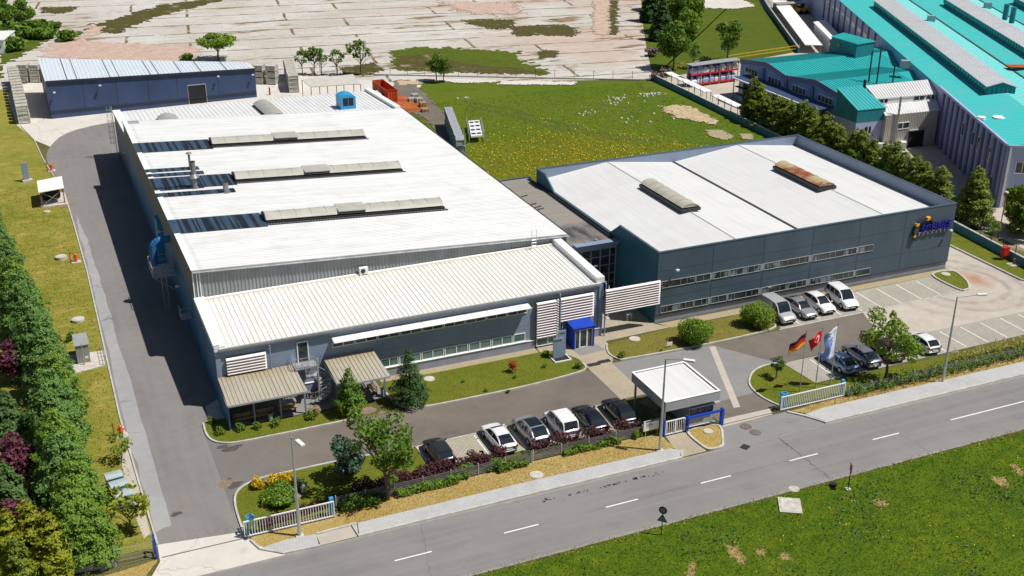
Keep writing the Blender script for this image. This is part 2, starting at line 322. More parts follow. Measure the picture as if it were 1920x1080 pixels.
# ------------------------------------------------------------------ mesh builder and object helpers
ORG = {}
SPLIT = {'corner_trim','column','pilaster','front_pilaster','window_pier','parapet_cap','rear_parapet','valley_gutter','ridge_flashing','gutter','bracket','support','rafter','shelf','rib','trim','beam','chimney_base','post','plinth','plinth_ledge','coping','fascia','brace','vent_pipe','footing_rail','rear_wall'}
def org(o):
    while o.parent: o = o.parent
    return ORG.get(o.name, (0, 0, 0))
class MB:
    def __init__(s): s.v = []; s.f = []; s.i = []
    def add(s, vs, fs, k=0):
        n = len(s.v); s.v += [tuple(map(float, v)) for v in vs]
        s.f += [tuple(n+j for j in f) for f in fs]; s.i += [k]*len(fs); return s
    def box(s, x0, x1, y0, y1, z0, z1, k=0):
        return s.add([(x0,y0,z0),(x1,y0,z0),(x1,y1,z0),(x0,y1,z0),(x0,y0,z1),(x1,y0,z1),(x1,y1,z1),(x0,y1,z1)],
                     [(0,3,2,1),(4,5,6,7),(0,1,5,4),(1,2,6,5),(2,3,7,6),(3,0,4,7)], k)
    def obox(s, c, u, lx, ly, z0, z1, k=0):
        """box with horizontal axis u (angle) centred on c"""
        cu, su = math.cos(u), math.sin(u); p = []
        for z in (z0, z1):
            for a, b in ((-1,-1),(1,-1),(1,1),(-1,1)):
                X, Y = a*lx/2, b*ly/2; p.append((c[0]+X*cu-Y*su, c[1]+X*su+Y*cu, z))
        return s.add(p, [(0,3,2,1),(4,5,6,7),(0,1,5,4),(1,2,6,5),(2,3,7,6),(3,0,4,7)], k)
    def bar(s, p, q, w=.05, h=None, k=0, up=(0,0,1)):
        p, q = Vector(p), Vector(q); d = (q-p).normalized(); u = Vector(up)
        if abs(d.dot(u)) > .98: u = Vector((1,0,0))
        a = d.cross(u).normalized()*w/2; b = a.cross(d).normalized()*(h or w)/2; vs = []
        for e in (p, q):
            vs += [e-a-b, e+a-b, e+a+b, e-a+b]
        return s.add(vs, [(3,2,1,0),(4,5,6,7),(0,1,5,4),(1,2,6,5),(2,3,7,6),(3,0,4,7)], k)
    def tube(s, p, q, r, n=8, r2=None, k=0, cap=True):
        p, q = Vector(p), Vector(q); d = (q-p).normalized(); u = Vector((0,0,1)) if abs(d.z) < .95 else Vector((1,0,0))
        a = d.cross(u).normalized(); b = d.cross(a); r2 = r if r2 is None else r2; vs = []
        for e, rr in ((p, r), (q, r2)):
            for j in range(n):
                t = 2*math.pi*j/n; vs.append(e+a*math.cos(t)*rr+b*math.sin(t)*rr)
        fs = [(j, (j+1)%n, n+(j+1)%n, n+j) for j in range(n)]
        if cap: fs += [tuple(range(n))[::-1], tuple(range(n, 2*n))]
        return s.add(vs, fs, k)
    def prism(s, pts, z0, z1, k=0):
        n = len(pts); za = z0 if callable(z0) else (lambda x, y: z0); zb = z1 if callable(z1) else (lambda x, y: z1)
        vs = [(x, y, za(x, y)) for x, y in pts]+[(x, y, zb(x, y)) for x, y in pts]
        return s.add(vs, [tuple(range(n))[::-1], tuple(range(n, 2*n))]+[(j, (j+1)%n, n+(j+1)%n, n+j) for j in range(n)], k)
    def ext(s, prof, a, b, axis='x', k=0):
        """profile of (u, z) extruded along x (u is y) or along y (u is x)"""
        n = len(prof); g = (lambda t, u, z: (t, u, z)) if axis == 'x' else (lambda t, u, z: (u, t, z))
        vs = [g(a, u, z) for u, z in prof]+[g(b, u, z) for u, z in prof]
        return s.add(vs, [tuple(range(n))[::-1], tuple(range(n, 2*n))]+[(j, (j+1)%n, n+(j+1)%n, n+j) for j in range(n)], k)
    def quad(s, *p, k=0): return s.add(p, [tuple(range(len(p)))], k)
    def comps(s):
        p = list(range(len(s.v)))
        def fd(a):
            while p[a] != a: p[a] = p[p[a]]; a = p[a]
            return a
        for f in s.f:
            for j in f[1:]: p[fd(j)] = fd(f[0])
        g = {}
        for f, k in zip(s.f, s.i): g.setdefault(fd(f[0]), []).append((f, k))
        out = []
        for fs in g.values():
            ids = sorted({j for f, _ in fs for j in f}); mp = {j: i for i, j in enumerate(ids)}; b = MB(); b.v = [s.v[j] for j in ids]; b.f = [tuple(mp[j] for j in f) for f, _ in fs]; b.i = [k for _, k in fs]; out.append(b)
        return out
    def build(s, name, mats, parent=None, smooth=False):
        if name in SPLIT and parent:
            cs = s.comps()
            if len(cs) > 1: return [c._build(name, mats, parent, smooth) for c in cs][0]
        return s._build(name, mats, parent, smooth)
    def _build(s, name, mats, parent=None, smooth=False):
        o0 = org(parent) if parent else (0, 0, 0)
        me = bpy.data.meshes.new(name); me.from_pydata([(x-o0[0], y-o0[1], z-o0[2]) for x, y, z in s.v], [], s.f)
        for mm in (mats if isinstance(mats, (list, tuple)) else [mats]): me.materials.append(m[mm] if isinstance(mm, str) else mm)
        me.polygons.foreach_set('material_index', s.i)
        if smooth: me.polygons.foreach_set('use_smooth', [True]*len(s.f))
        me.update()
        o = bpy.data.objects.new(name, me); C.objects.link(o)
        if parent: o.parent = parent
        return o
def tag(o, label, cat, group=None):
    o['label'] = label; o['category'] = cat
    if group: o['group'] = group
    return o
def thing(name, loc, label, cat, group=None, rz=0):
    o = bpy.data.objects.new(name, None); C.objects.link(o); o.location = loc; o.rotation_euler = (0, 0, rz)
    o.empty_display_size = .3; ORG[o.name] = tuple(loc)
    return tag(o, label, cat, group)
def single(o, loc=None):
    """move a one-mesh thing's origin to its base"""
    me = o.data; n = len(me.vertices); a = np.empty(n*3); me.vertices.foreach_get('co', a); a = a.reshape(-1, 3)
    b = np.array([(a[:,0].min()+a[:,0].max())/2, (a[:,1].min()+a[:,1].max())/2, a[:,2].min()])
    me.vertices.foreach_set('co', (a-b).ravel()); me.update(); o.location = b; return o
def struct(o): o['kind'] = 'structure'; return o
def stuff(o): o['kind'] = 'stuff'; return o
def kids(o): return [c for c in bpy.data.objects if c.parent == o]
def copy_tree(o, parent=None):
    c = o.copy(); C.objects.link(c)
    if parent: c.parent = parent
    for ch in kids(o): copy_tree(ch, c)
    return c
def sheet(name, pts, z, mt, px=True):
    p = [at2(*q) for q in pts] if px else pts
    return struct(MB().quad(*[(x, y, z) for x, y in p]).build(name, mt))
def rect(x0, x1, y0, y1): return [(x0,y0),(x1,y0),(x1,y1),(x0,y1)]
def smooth_poly(pts, n=3, closed=True):
    out = []; N = len(pts)
    for i in range(N if closed else N-1):
        p0, p1, p2, p3 = (np.array(pts[(i+j) % N] if closed else pts[min(max(i+j, 0), N-1)]) for j in (-1, 0, 1, 2))
        for k in range(n):
            t = k/n; out.append(tuple(.5*((2*p1)+(p2-p0)*t+(2*p0-5*p1+4*p2-p3)*t*t+(3*p1-p0-3*p2+p3)*t**3)))
    if not closed: out.append(tuple(pts[-1]))
    return out
def ragged(pts, amp=.5, n=8):
    out = []; N = len(pts)
    for i in range(N):
        a, b = np.array(pts[i]), np.array(pts[(i+1) % N])
        for k in range(n): out.append(tuple(a+(b-a)*k/n+rng.normal(0, amp, 2)))
    return out
def kerb(name, pts, w=.16, h=.13, closed=False, z=0):
    """a run of kerb stones: real step with mitred corners"""
    N = len(pts); L = []; Rr = []
    for i in range(N):
        a = np.array(pts[i-1] if (i > 0 or closed) else pts[i]); b = np.array(pts[(i+1) % N] if (i < N-1 or closed) else pts[i])
        d = (b-a)/max(1e-6, np.linalg.norm(b-a)); nrm = np.array([-d[1], d[0]])*w/2; p = np.array(pts[i]); L.append(p+nrm); Rr.append(p-nrm)
    mb = MB(); vs = []
    for i in range(N): vs += [(*L[i], z-.05), (*L[i], z+h), (*Rr[i], z+h), (*Rr[i], z-.05)]
    fs = []
    for i in range(N if closed else N-1):
        j = (i+1) % N
        for q in range(3): fs.append((4*i+q, 4*j+q, 4*j+q+1, 4*i+q+1))
    if not closed: fs += [(0, 1, 2, 3), tuple(4*(N-1)+q for q in (3, 2, 1, 0))]
    return struct(mb.add(vs, fs).build(name, 'kerb'))
def ribs(mb, x0, x1, y0, y1, zf, step, axis='y', h=.05, w=.09, k=0):
    """raised seams of a metal roof: axis is the direction a seam runs"""
    if axis == 'y':
        x = x0+step/2
        while x < x1:
            vs = []
            for y in (y0, y1):
                z = zf(x, y); vs += [(x-w/2, y, z), (x, y, z+h), (x+w/2, y, z)]
            mb.add(vs, [(0, 3, 4, 1), (1, 4, 5, 2), (0, 1, 2), (5, 4, 3)], k); x += step
    else:
        y = y0+step/2
        while y < y1:
            vs = []
            for x in (x0, x1):
                z = zf(x, y); vs += [(x, y-w/2, z), (x, y, z+h), (x, y+w/2, z)]
            mb.add(vs, [(0, 1, 4, 3), (1, 2, 5, 4), (0, 2, 1), (3, 4, 5)], k); y += step
    return mb
def window(par, x0, x1, z0, z1, y, panes, gl='glass', fr='white_trim', fw=.06, axis='x', sgn=-1, rail=None):
    """one window: glass with a frame child; front towards sgn along the other axis"""
    g = MB(); f = MB(); e = .03*sgn
    def bx(mb, a0, a1, c0, c1, d0, d1):
        d0, d1 = sorted((d0, d1))
        if axis == 'x': mb.box(a0, a1, d0, d1, c0, c1)
        else: mb.box(d0, d1, a0, a1, c0, c1)
    bx(g, x0+fw, x1-fw, z0+fw, z1-fw, y, y+e*.6)
    bx(f, x0, x1, z0, z0+fw, y, y+e*2.4); bx(f, x0, x1, z1-fw, z1, y, y+e*2)
    xs = [x0]
    cuts = panes if isinstance(panes, list) else [x0+(x1-x0)*i/panes for i in range(1, panes)]
    for c in [x0+fw/2]+cuts+[x1-fw/2]: bx(f, c-fw/2, c+fw/2, z0+fw, z1-fw, y, y+e*2)
    o = g.build('window', gl, par); f.build('frame', fr, o); return o

# ================================================================== light
world = bpy.data.worlds.new('World'); sc.world = world; world.use_nodes = True
wt = world.node_tree; sky = wt.nodes.new('ShaderNodeTexSky'); sky.sky_type = 'NISHITA'; sky.sun_disc = False
TO_SUN = Vector((.48, -.32, 1.0)).normalized()
sky.sun_elevation = math.asin(TO_SUN.z); sky.sun_rotation = math.atan2(TO_SUN.x, TO_SUN.y)
wt.links.new(sky.outputs[0], wt.nodes['Background'].inputs[0]); wt.nodes['Background'].inputs[1].default_value = .05
sl = bpy.data.lights.new('sun', 'SUN'); so = bpy.data.objects.new('sun', sl); C.objects.link(so)
sl.energy = 4.9; sl.angle = R(.5); sl.color = (1.0, .965, .90)
so.rotation_euler = (-TO_SUN).to_track_quat('-Z', 'Y').to_euler(); so.location = (40, 40, 120)
sc.view_settings.view_transform = 'Standard'; sc.view_settings.look = 'None'; sc.view_settings.exposure = 0; sc.view_settings.gamma = 1

# ================================================================== setting (sheets about 4 mm apart)
struct(MB().quad((-2500,-2500,-.02),(2500,-2500,-.02),(2500,3000,-.02),(-2500,3000,-.02)).build('ground', 'base_ground'))
EDGE = [at2(1226,148), at2(1214,100), at2(1206,50), at2(1202,0), at2(1195,-60), at2(1190,-130)]
sheet('demolition_slabs', [(-60,196),(60,196)]+EDGE+[(-200,520)], -.012, 'slabs', False)
struct(MB().quad(*[(x, y, 0) for x, y in ragged([(49,120),(104.4,120),(104.6,150),(106,179),(66,195.5),(58,196),(50,170)], .12, 6)]).build('meadow', 'meadow'))
sheet('grass_field', EDGE+[(330,420),(175,250),(145,190),(106.2,181)], -.004, 'far_grass', False)
sheet('works_yard', [(104.8,88),(104.8,150),(106.6,180),(145,190.5),(175,250),(330,420),(330,40),(104.8,40)], -.008, 'beige_concrete', False)
sheet('grass_verge_field', [(-400,60.3),(-400,-200),(500,-200),(500,60.3)], -.006, 'field_grass', False)
sheet('lawn_strip', [(-30,72.2),(4.3,72.2),(3.9,80),(3.7,92),(3.9,112),(4.0,126),(3.85,141),(3.65,154),(3.1,160.6),(1.9,171.4),(1.2,182.5),(-.5,191.5),(-1.2,216),(-30,240)], 0, 'lawn', False)
sheet('storage_yard', [(-.9,192.2),(1.4,182),(4,176),(14,184),(40,186),(47,184),(60,182),(66,192.5),(50,207),(4,224),(-1.8,214)], .001, 'pale_concrete', False)
# roads
sheet('access_road', smooth_poly([(4.1,70.2),(4.0,79),(3.74,94),(3.9,112),(4.0,126),(3.85,141),(3.65,154),(3.2,161),(2.3,171),(3.2,178),(6,184.5),(12,188),(22,189),(30,187)], 3, False)+[(30,168),(12.05,168),(12.05,90.3),(10.1,88),(10.0,70.2)], .004, 'side_asphalt', False)
sheet('patched_lane', ragged([(4.2,74),(5.4,74.5),(5.3,97),(5.15,112),(5.0,126),(4.8,138),(4.3,146),(4.12,141),(4.2,126),(4.1,112),(3.95,94)], .06, 8), .008, 'patch_asphalt', False)
sheet('yard_road', smooth_poly([(9.8,74.0),(10.2,76.5),(11.5,77.9),(20,78.04),(25.2,77.8),(44.4,78),(61.6,78.4),(64,78.5),(73.5,78.4)], 1, False)+[(75.8,84.5),(60,84.3),(48,84.6),(38,83.5),(22,83.9),(12.8,83.9),(10.2,84.9),(9.8,88)], .008, 'yard_asphalt', False)
sheet('forecourt', [(46.9,78.3),(47.0,84.6),(57.6,84.2),(61.3,78.6),(56.1,74.6),(56.6,71.7),(50.3,71.7),(50.2,78.3)], .012, 'grey_asphalt', False)
sheet('forecourt_dark', [(50.3,71.75),(50.3,74.4),(55.9,74.6),(56.5,71.75)], .016, 'yard_asphalt', False)
sheet('concrete_strip', [(57.14,83.9),(57.79,83.88),(53.38,72.95),(52.75,73.01)], .020, 'beige_concrete', False)
struct(MB().quad(*[(x, y, .010) for x, y in [(73.4,78.4),(75.9,84.55),(90,84.7),(92.2,90.6),(93.5,121),(99,121),(97.4,96.5),(97.2,84.8),(110,62),(110,55),(96,71),(91,78.2)]]).build('beige_road', 'turn_road'))
sheet('main_road', [(-400,60.4),(500,60.4),(500,67.75),(-400,67.75)], .004, 'road', False)
sheet('main_road_mouth', [(47.9,67.6),(58.5,67.6),(56.9,70.7),(50.1,70.7)], .006, 'grey_asphalt', False)
sheet('gate_apron', [(2.6,67.7),(12.2,67.7),(10.4,69.9),(10,71.6),(4.1,72.4),(4.0,70.3)], .012, 'pale_concrete', False)
sheet('gate_threshold', [(50.1,70.6),(55.2,70.75),(55.6,71.7),(50.4,71.75)], .020, 'beige_concrete', False)
sheet('gate_walk', [(44.9,71.2),(46.9,71.2),(46.8,67.9),(44.4,67.9)], .012, 'path_paver', False)
# verge and pavement
sheet('dry_verge', ragged([(10.6,69.2),(10.2,70.9),(17.3,71.3),(26,72.0),(44.6,72.1),(44.8,69.3),(31,69.3),(21,69.2)], .08, 8), .008, 'verge', False)
sheet('dry_verge', ragged([(57.0,70.7),(63,71.0),(76,70.8),(120,71.2),(120,69.4),(82,69.3),(58,69.9)], .08, 10), .008, 'verge', False)
sheet('dry_verge', ragged([(-10,69.6),(.2,70.2),(3.9,70.7),(2.6,68.6),(-10,67.8)], .06, 6), .009, 'verge', False)
def pavement(pts):
    struct(MB().prism(pts, 0, .12).build('pavement', 'sidewalk'))
pavement([(10.7,69.0),(12.1,67.95),(14.6,67.8),(14.75,69.15),(12.6,69.3)])
pavement([(17.6,67.9),(44.3,67.9),(44.9,68.7),(44.2,69.25),(31,69.35),(17.9,69.25)])
pavement([(58.6,67.9),(120,67.9),(120,69.35),(60,69.9),(57.7,69.6)])
sheet('driveway_ramp', [(14.75,67.8),(17.6,67.8),(17.9,69.2),(14.75,69.2)], .014, 'beige_concrete', False)
kerb('kerb', [(10.3,70.3),(10.7,69.0),(12.1,67.88),(14.7,67.72)]); kerb('kerb', [(14.78,69.2),(17.8,69.3)], .18); kerb('kerb', [(17.5,69.25),(17.5,67.8),(44.4,67.8),(45,68.7)], .2)
kerb('kerb', [(56.6,70.6),(57.6,69.4),(58.5,67.85),(120,67.85)], .2)
# lawns inside kerbs
lawn_a = smooth_poly([(10.02,88.2),(9.95,86.3),(10.3,85.0),(11.2,84.25),(12.75,83.98),(17.3,83.95),(22.1,84.0)], 3, False)
sheet('lawn', lawn_a+[(22.4,86.4),(18.6,86.3),(11.9,86.3),(11.8,88.4)], .05, 'lawn_green', False); kerb('kerb', lawn_a)
lawn_b = smooth_poly([(25.7,88.5),(25.9,86),(26.3,84.6),(27.6,83.65),(33.2,83.5),(38.5,83.62),(43.2,84.1),(44.3,84.7),(44.4,85.6)], 3, False)
sheet('lawn', lawn_b+[(43.6,88.1),(42.2,89.2),(40.9,89.2),(30,89.2),(26,89.3)], .05, 'lawn_green', False); kerb('kerb', lawn_b)
sheet('gravel_strip', [(26,89.25),(41.6,89.2),(41.6,90.2),(26,90.2)], .03, 'gravel', False)
lawn_c = smooth_poly([(48.3,88.2),(47.6,86.5),(47.9,85.0),(49,84.75),(55.7,84.5),(61.9,84.6),(65.0,84.9),(65.9,85.6),(66,87.2)], 3, False)
sheet('lawn', lawn_c+[(64,88.9),(56,89.1)], .05, 'lawn_dry', False); kerb('kerb', lawn_c)
sheet('gravel_strip', [(56,89.1),(92.2,89.3),(92.2,90.35),(55.2,90.35)], .03, 'gravel', False)
lawn_d = smooth_poly([(56.6,71.75),(56.1,73.5),(56.2,75.4),(56.85,76.7),(58.2,78.0),(59.8,78.55),(61.55,78.45)], 3, False)
sheet('lawn', lawn_d+[(62.0,74.0),(64.5,73.5),(76,73.6),(92,74.0),(92,71.0),(63,71.0)], .05, 'lawn_green', False); kerb('kerb', lawn_d)
lawn_e = smooth_poly([(10.03,71.3),(10.05,73.7),(10.17,75.3),(10.42,76.4),(11.0,77.25),(12,77.8),(13.1,78.0),(15.6,78.02),(18.4,78.02),(25.1,77.75)], 3, False)
sheet('lawn', lawn_e+[(25.2,74.2),(25.6,72.3),(17,71.5)], .05, 'lawn_green', False); kerb('kerb', lawn_e)
isl = smooth_poly([(89.3,89.4),(89.15,85.3),(89.9,84.85),(90.6,85.2),(91.7,86.9),(92.1,89.4)], 4)
sheet('lawn', isl, .1, 'lawn_green', False); kerb('kerb', isl, .2, .16, True)
isl2 = smooth_poly([(46.95,71.1),(46.9,68.5),(47.3,67.95),(48.3,68.0),(48.8,68.6),(49.9,70.8),(48.6,71.3)], 4)
sheet('lawn', isl2, .08, 'verge', False); kerb('kerb', isl2, .2, .14, True)
isl3 = smooth_poly([(92.6,78.2),(92.2,75.6),(93,74.6),(99,74.4),(102,78),(97,80.4),(94,79.8)], 3)
sheet('lawn', isl3, .1, 'lawn_green', False); kerb('kerb', isl3, .2, .16, True)
rl = [(97.3,84.6),(97.4,96.5),(98.6,121)]
sheet('lawn', rl+[(104.3,121),(101.8,97),(99.9,84),(104,76),(101.6,76)], .06, 'lawn_green', False); kerb('kerb', [(101.6,76)]+rl, .2, .18)
kerb('kerb', [(4.12,72.4),(3.95,79),(3.68,92),(3.85,112),(3.95,126),(3.8,141),(3.6,154),(3.05,160.6),(1.9,171.2),(1.2,182.4),(-.4,191.6)], .14, .1)
# bays and paths
sheet('parking_bays', [(25.25,77.75),(25.4,73.9),(44.3,73.6),(44.5,77.95)], .016, 'bay_paver', False); kerb('kerb', [(25.25,77.75),(44.5,78)], .12, .03)
sheet('parking_bays', [(66.0,84.6),(89.2,84.8),(89.3,89.3),(66.2,89.0)], .016, 'bay_paver_grey', False); kerb('kerb', [(65.6,84.5),(76,84.55),(89.2,84.8)], .14, .05)
sheet('parking_bays', [(61.7,78.4),(62.1,74.0),(91.6,74.2),(92.2,78.3)], .016, 'bay_paver_grey', False)
sheet('entrance_path', [(44.45,84.7),(44.45,78.2),(46.85,78.2),(47.0,84.6),(48.3,86.7),(48.6,88.9),(56.0,89.2),(54.9,90.4),(54.9,97.8),(48.9,97.8),(48.8,90.2),(41.8,90.2),(41.7,89.2),(43.4,88.9),(44.45,86.5)], .024, 'path_paver', False)
sheet('porch_step', [(44.7,89.2),(47.3,89.2),(47.7,87.3),(44.9,87.1)], .030, 'grey_asphalt', False)
sheet('side_walk', [(10.5,88.4),(11.9,88.4),(11.9,92),(10.7,91)], .06, 'stone', False)
sheet('terrace', [(11.85,86.5),(25.6,86.5),(25.6,90.2),(11.85,90.2)], .055, 'grey_asphalt', False)
def strip(p, q, w):
    p, q = np.array(p), np.array(q); d = (q-p)/np.linalg.norm(q-p); n = np.array([-d[1], d[0]])*w/2
    return [tuple(p+n), tuple(p-n), tuple(q-n), tuple(q+n)]
mk = MB()
def mark(p, q, w=.11, z=.022): mk.quad(*[(x, y, z) for x, y in strip(p, q, w)])
for i in range(-14, 15):
    x0 = 52.14+i*8.28
    if x0 < 66: mark((x0, 64.06), (x0+2.75, 64.06), .13, .009)
mark((68.7,64.06), (77.0,64.06), .13, .009); mark((82,64.06), (84.8,64.06), .13, .009); mark((90.3,64.06), (93,64.06), .13, .009)
for x in (25.4, 27.6, 30.35, 33.5, 36.4, 39.1, 41.8): mark((x, 77.6), (x-.05, 74.1))
for x in (68.4, 71.0, 73.6, 76.2, 78.6, 81.25, 83.9, 86.55): mark((x, 88.9), (x-.1, 84.9))
for x in (64.5, 67.2, 69.9, 72.5, 75.1, 77.5, 80.05, 82.7, 85.25, 87.9, 90.3): mark((x, 78.0), (x, 74.3))
struct(mk.build('road_marking', 'paint_white'))
# patches of scrub, rubble and soil in the demolition field
PZ = [.03]
def patch(name, px, z, mt, amp=.6, n=5):
    PZ[0] += .004
    z = PZ[0] if z != 0 else .003+PZ[0]*.02
    P_ = np.array([at2(*q) for q in px]); lo, hi = P_.min(0)-amp, P_.max(0)+amp; s = float(np.clip(math.sqrt((hi-lo).prod())/34, .10, .9))
    nx, ny = int((hi-lo)[0]/s)+2, int((hi-lo)[1]/s)+2; gx, gy = np.meshgrid(np.arange(nx), np.arange(ny), indexing='ij'); cx, cy = lo[0]+gx*s, lo[1]+gy*s
    ins = np.zeros(cx.shape, bool); dist = np.full(cx.shape, 1e9)
    for a, b in zip(P_, np.roll(P_, -1, 0)):
        hit = ((a[1] > cy) != (b[1] > cy)) & (cx < (b[0]-a[0])*(cy-a[1])/(b[1]-a[1]+1e-9)+a[0]); ins ^= hit
        ab = b-a; tt_ = np.clip(((cx-a[0])*ab[0]+(cy-a[1])*ab[1])/max(1e-9, ab@ab), 0, 1); dist = np.minimum(dist, np.hypot(cx-a[0]-ab[0]*tt_, cy-a[1]-ab[1]*tt_))
    sd = np.where(ins, dist, -dist)+amp*.8*np.sin(cx*1.9/amp*.35+np.sin(cy*.7/amp*.4)*2)*np.cos(cy*1.6/amp*.35)+rng.normal(0, amp*.55, cx.shape)
    keep = sd > 0; mb = MB(); ids = {}
    def vid(i, j):
        if (i, j) not in ids: ids[(i, j)] = len(mb.v); mb.v.append((lo[0]+(i-.5+rng.uniform(-.3, .3))*s, lo[1]+(j-.5+rng.uniform(-.3, .3))*s, z))
        return ids[(i, j)]
    for i, j in zip(*np.nonzero(keep)): mb.f.append((vid(i, j), vid(i+1, j), vid(i+1, j+1), vid(i, j+1))); mb.i.append(0)
    return struct(mb.build(name, mt))
patch('scrub_band', [(372,0),(420,0),(330,22),(255,45),(225,62),(160,60),(130,82),(108,80),(180,45),(250,25),(300,10)], -.004, 'scrub', .7, 6)
patch('scrub_patch', [(80,14),(150,12),(120,26),(82,24)], -.004, 'scrub', .7)
patch('rubble_patch', [(75,108),(95,80),(140,78),(175,48),(205,50),(180,66),(160,78),(245,82),(370,88),(372,112),(300,118),(160,112)], -.004, 'rubble', .8, 7)
patch('scrub_patch', [(735,95),(780,88),(880,93),(975,97),(972,108),(1000,122),(1028,132),(1025,140),(900,137),(740,132)], -.003, 'far_grass', .7, 7)
patch('scrub_patch', [(742,108),(800,100),(870,120),(1000,130),(1020,138),(900,136),(742,130)], -.002, 'scrub', .8, 6)
patch('scrub_patch', [(1012,98),(1022,94),(1046,96),(1042,108),(1014,109)], -.002, 'scrub', .4)
patch('scrub_patch', [(868,38),(880,36),(965,38),(960,52),(920,55),(880,45)], -.003, 'scrub', .6)
patch('scrub_patch', [(960,50),(1060,46),(1085,60),(1070,68),(1010,66),(965,68)], -.003, 'scrub', .8)
patch('scrub_patch', [(1143,0),(1158,0),(1157,66),(1143,66)], -.003, 'scrub', .4)
patch('scrub_patch', [(820,2),(960,6),(985,24),(900,28),(850,18)], -.003, 'rubble', 1.2)
patch('rubble_patch', [(1112,0),(1143,0),(1141,66),(1112,66)], -.003, 'rubble', .3)
patch('scrub_patch', [(640,128),(700,118),(720,130),(690,142),(640,140)], -.003, 'scrub', .5)
patch('grass_bank', [(0,150),(0,90),(60,72),(108,50),(110,58),(85,78),(30,110),(5,120)], .002, 'far_grass', .4)
patch('soil_patch', [(740,150),(770,150),(835,215),(870,285),(850,290),(800,225),(735,195)], .008, 'yard_asphalt', .2)
patch('rust_stain', [(733,200),(742,176),(775,186),(788,200),(800,206),(770,212),(745,205)], .012, 'rust', .25)
patch('soil_patch', [(745,152),(790,152),(795,158),(750,160)], .004, 'pale_soil', .3)
for q in ([(800,149),(930,150),(935,155),(860,156)], [(940,152),(1080,154),(1080,160),(935,159)]): patch('concrete_remnant', q, .006, 'pale_concrete', .25)
patch('soil_patch', [(1235,200),(1290,198),(1345,226),(1340,234),(1270,222)], .006, 'pale_soil', .5)
patch('gravel_patch', [(1325,245),(1350,244),(1378,258),(1355,264),(1330,256)], .006, 'gravel', .3)
patch('gravel_patch', [(1388,252),(1410,252),(1412,262),(1392,262)], .006, 'gravel', .2)
patch('bare_patch', [(1310,0),(1390,0),(1418,12),(1380,17),(1320,16)], .002, 'pale_concrete', .4)
for q in ([(1360,1022),(1385,1022),(1398,1052),(1385,1058),(1370,1040)], [(1415,1030),(1435,1028),(1432,1040),(1418,1038)], [(1642,938),(1660,936),(1666,946),(1648,952)], [(1465,1035),(1478,1036),(1482,1050),(1466,1050)],
          [(1860,895),(1885,893),(1890,912),(1870,912)], [(1288,1055),(1302,1052),(1306,1080),(1290,1085)], [(1895,870),(1908,872),(1920,890),(1910,892)]):
    patch('soil_patch', q, 0, 'soil', .16, 4)

for q in ([(868,188),(960,204),(1060,232),(1180,258),(1290,266),(1290,269),(1178,262),(1056,236),(958,208),(866,191)], [(880,198),(970,216),(1050,240),(1180,264),(1180,267),(1048,244),(966,220),(878,201)]): patch('rut', q, 0, 'rut', .18)
# stains on the road and yard
oil = MB()
for i in range(46):
    u = rng.uniform(0, 1); x, y = at2(1015+(1250-1015)*u, 940-(940-884)*u); a = rng.uniform(.04, .10)*(2.0 if i % 12 == 0 else 1); x += rng.normal(0, .25); y += rng.normal(0, .08)
    oil.quad(*[(x+a*1.4*math.cos(t), y+a*math.sin(t), .0125) for t in np.linspace(0, 6.28, 9)[:-1]])
for (px, py, r) in ((417,838,.55),(432,842,.7),(447,836,.4),(425,845,.35),(438,912,.55),(443,906,.5),(430,898,.2),(333,963,.4),(326,967,.25)):
    x, y = at2(px, py); oil.quad(*[(x+r*rng.uniform(.7,1.2)*math.cos(t), y+r*.55*rng.uniform(.7,1.2)*math.sin(t), .0145+len(oil.f)*.00002) for t in np.linspace(0, 6.28, 11)[:-1]])
struct(oil.build('oil_stain', 'oil'))
ck = MB()
def crack(p, q, n, w, wob):
    p, q = np.array(p), np.array(q); pts = [p+(q-p)*i/n+rng.normal(0, wob, 2)*(0 < i < n) for i in range(n+1)]
    for a, b in zip(pts[:-1], pts[1:]):
        d = (b-a)/np.linalg.norm(b-a); nn = np.array([-d[1], d[0]])*w*rng.uniform(.5, 1.2); a = a-d*.01; ck.quad(*[(x, y, .0072+len(ck.f)*.000004) for x, y in (a+nn, a-nn, b-nn, b+nn)])
crack(at2(1460,822), at2(1500,852), 14, .05, .05); crack(at2(1500,852), at2(1558,898), 22, .03, .06)
crack((34,64.02), (54,64.12), 60, .012, .03); crack((54,64.12), (80,64.0), 70, .010, .03); crack((20.5,60.6), (22.2,67.6), 26, .010, .07); crack((63.5,60.5), (62.6,67.6), 26, .012, .07); crack((6,61),(9,67.2),24,.010,.07)
struct(ck.build('road_crack', 'oil'))
mud = MB()
for (px, py, r) in ((425,906,.9),(690,770,1.0),(660,775,.7),(785,762,.6),(122,366,.9),(128,385,1.0),(330,962,.5)):
    x, y = at2(px, py); mud.quad(*[(x+r*rng.uniform(.6,1.2)*math.cos(t), y+r*.7*rng.uniform(.6,1.2)*math.sin(t), .013+len(mud.f)*.00003) for t in np.linspace(0, 6.28, 14)[:-1]])
struct(mud.build('mud_stain', 'mud'))
sheet('bin_pad', [at2(224,842),at2(240,845),at2(262,920),at2(282,1000),at2(270,1010),at2(240,935)], .012, 'beige_concrete', False)

m['duct_blue'] = M('duct_blue', (.03, .16, .42), .45, .15)
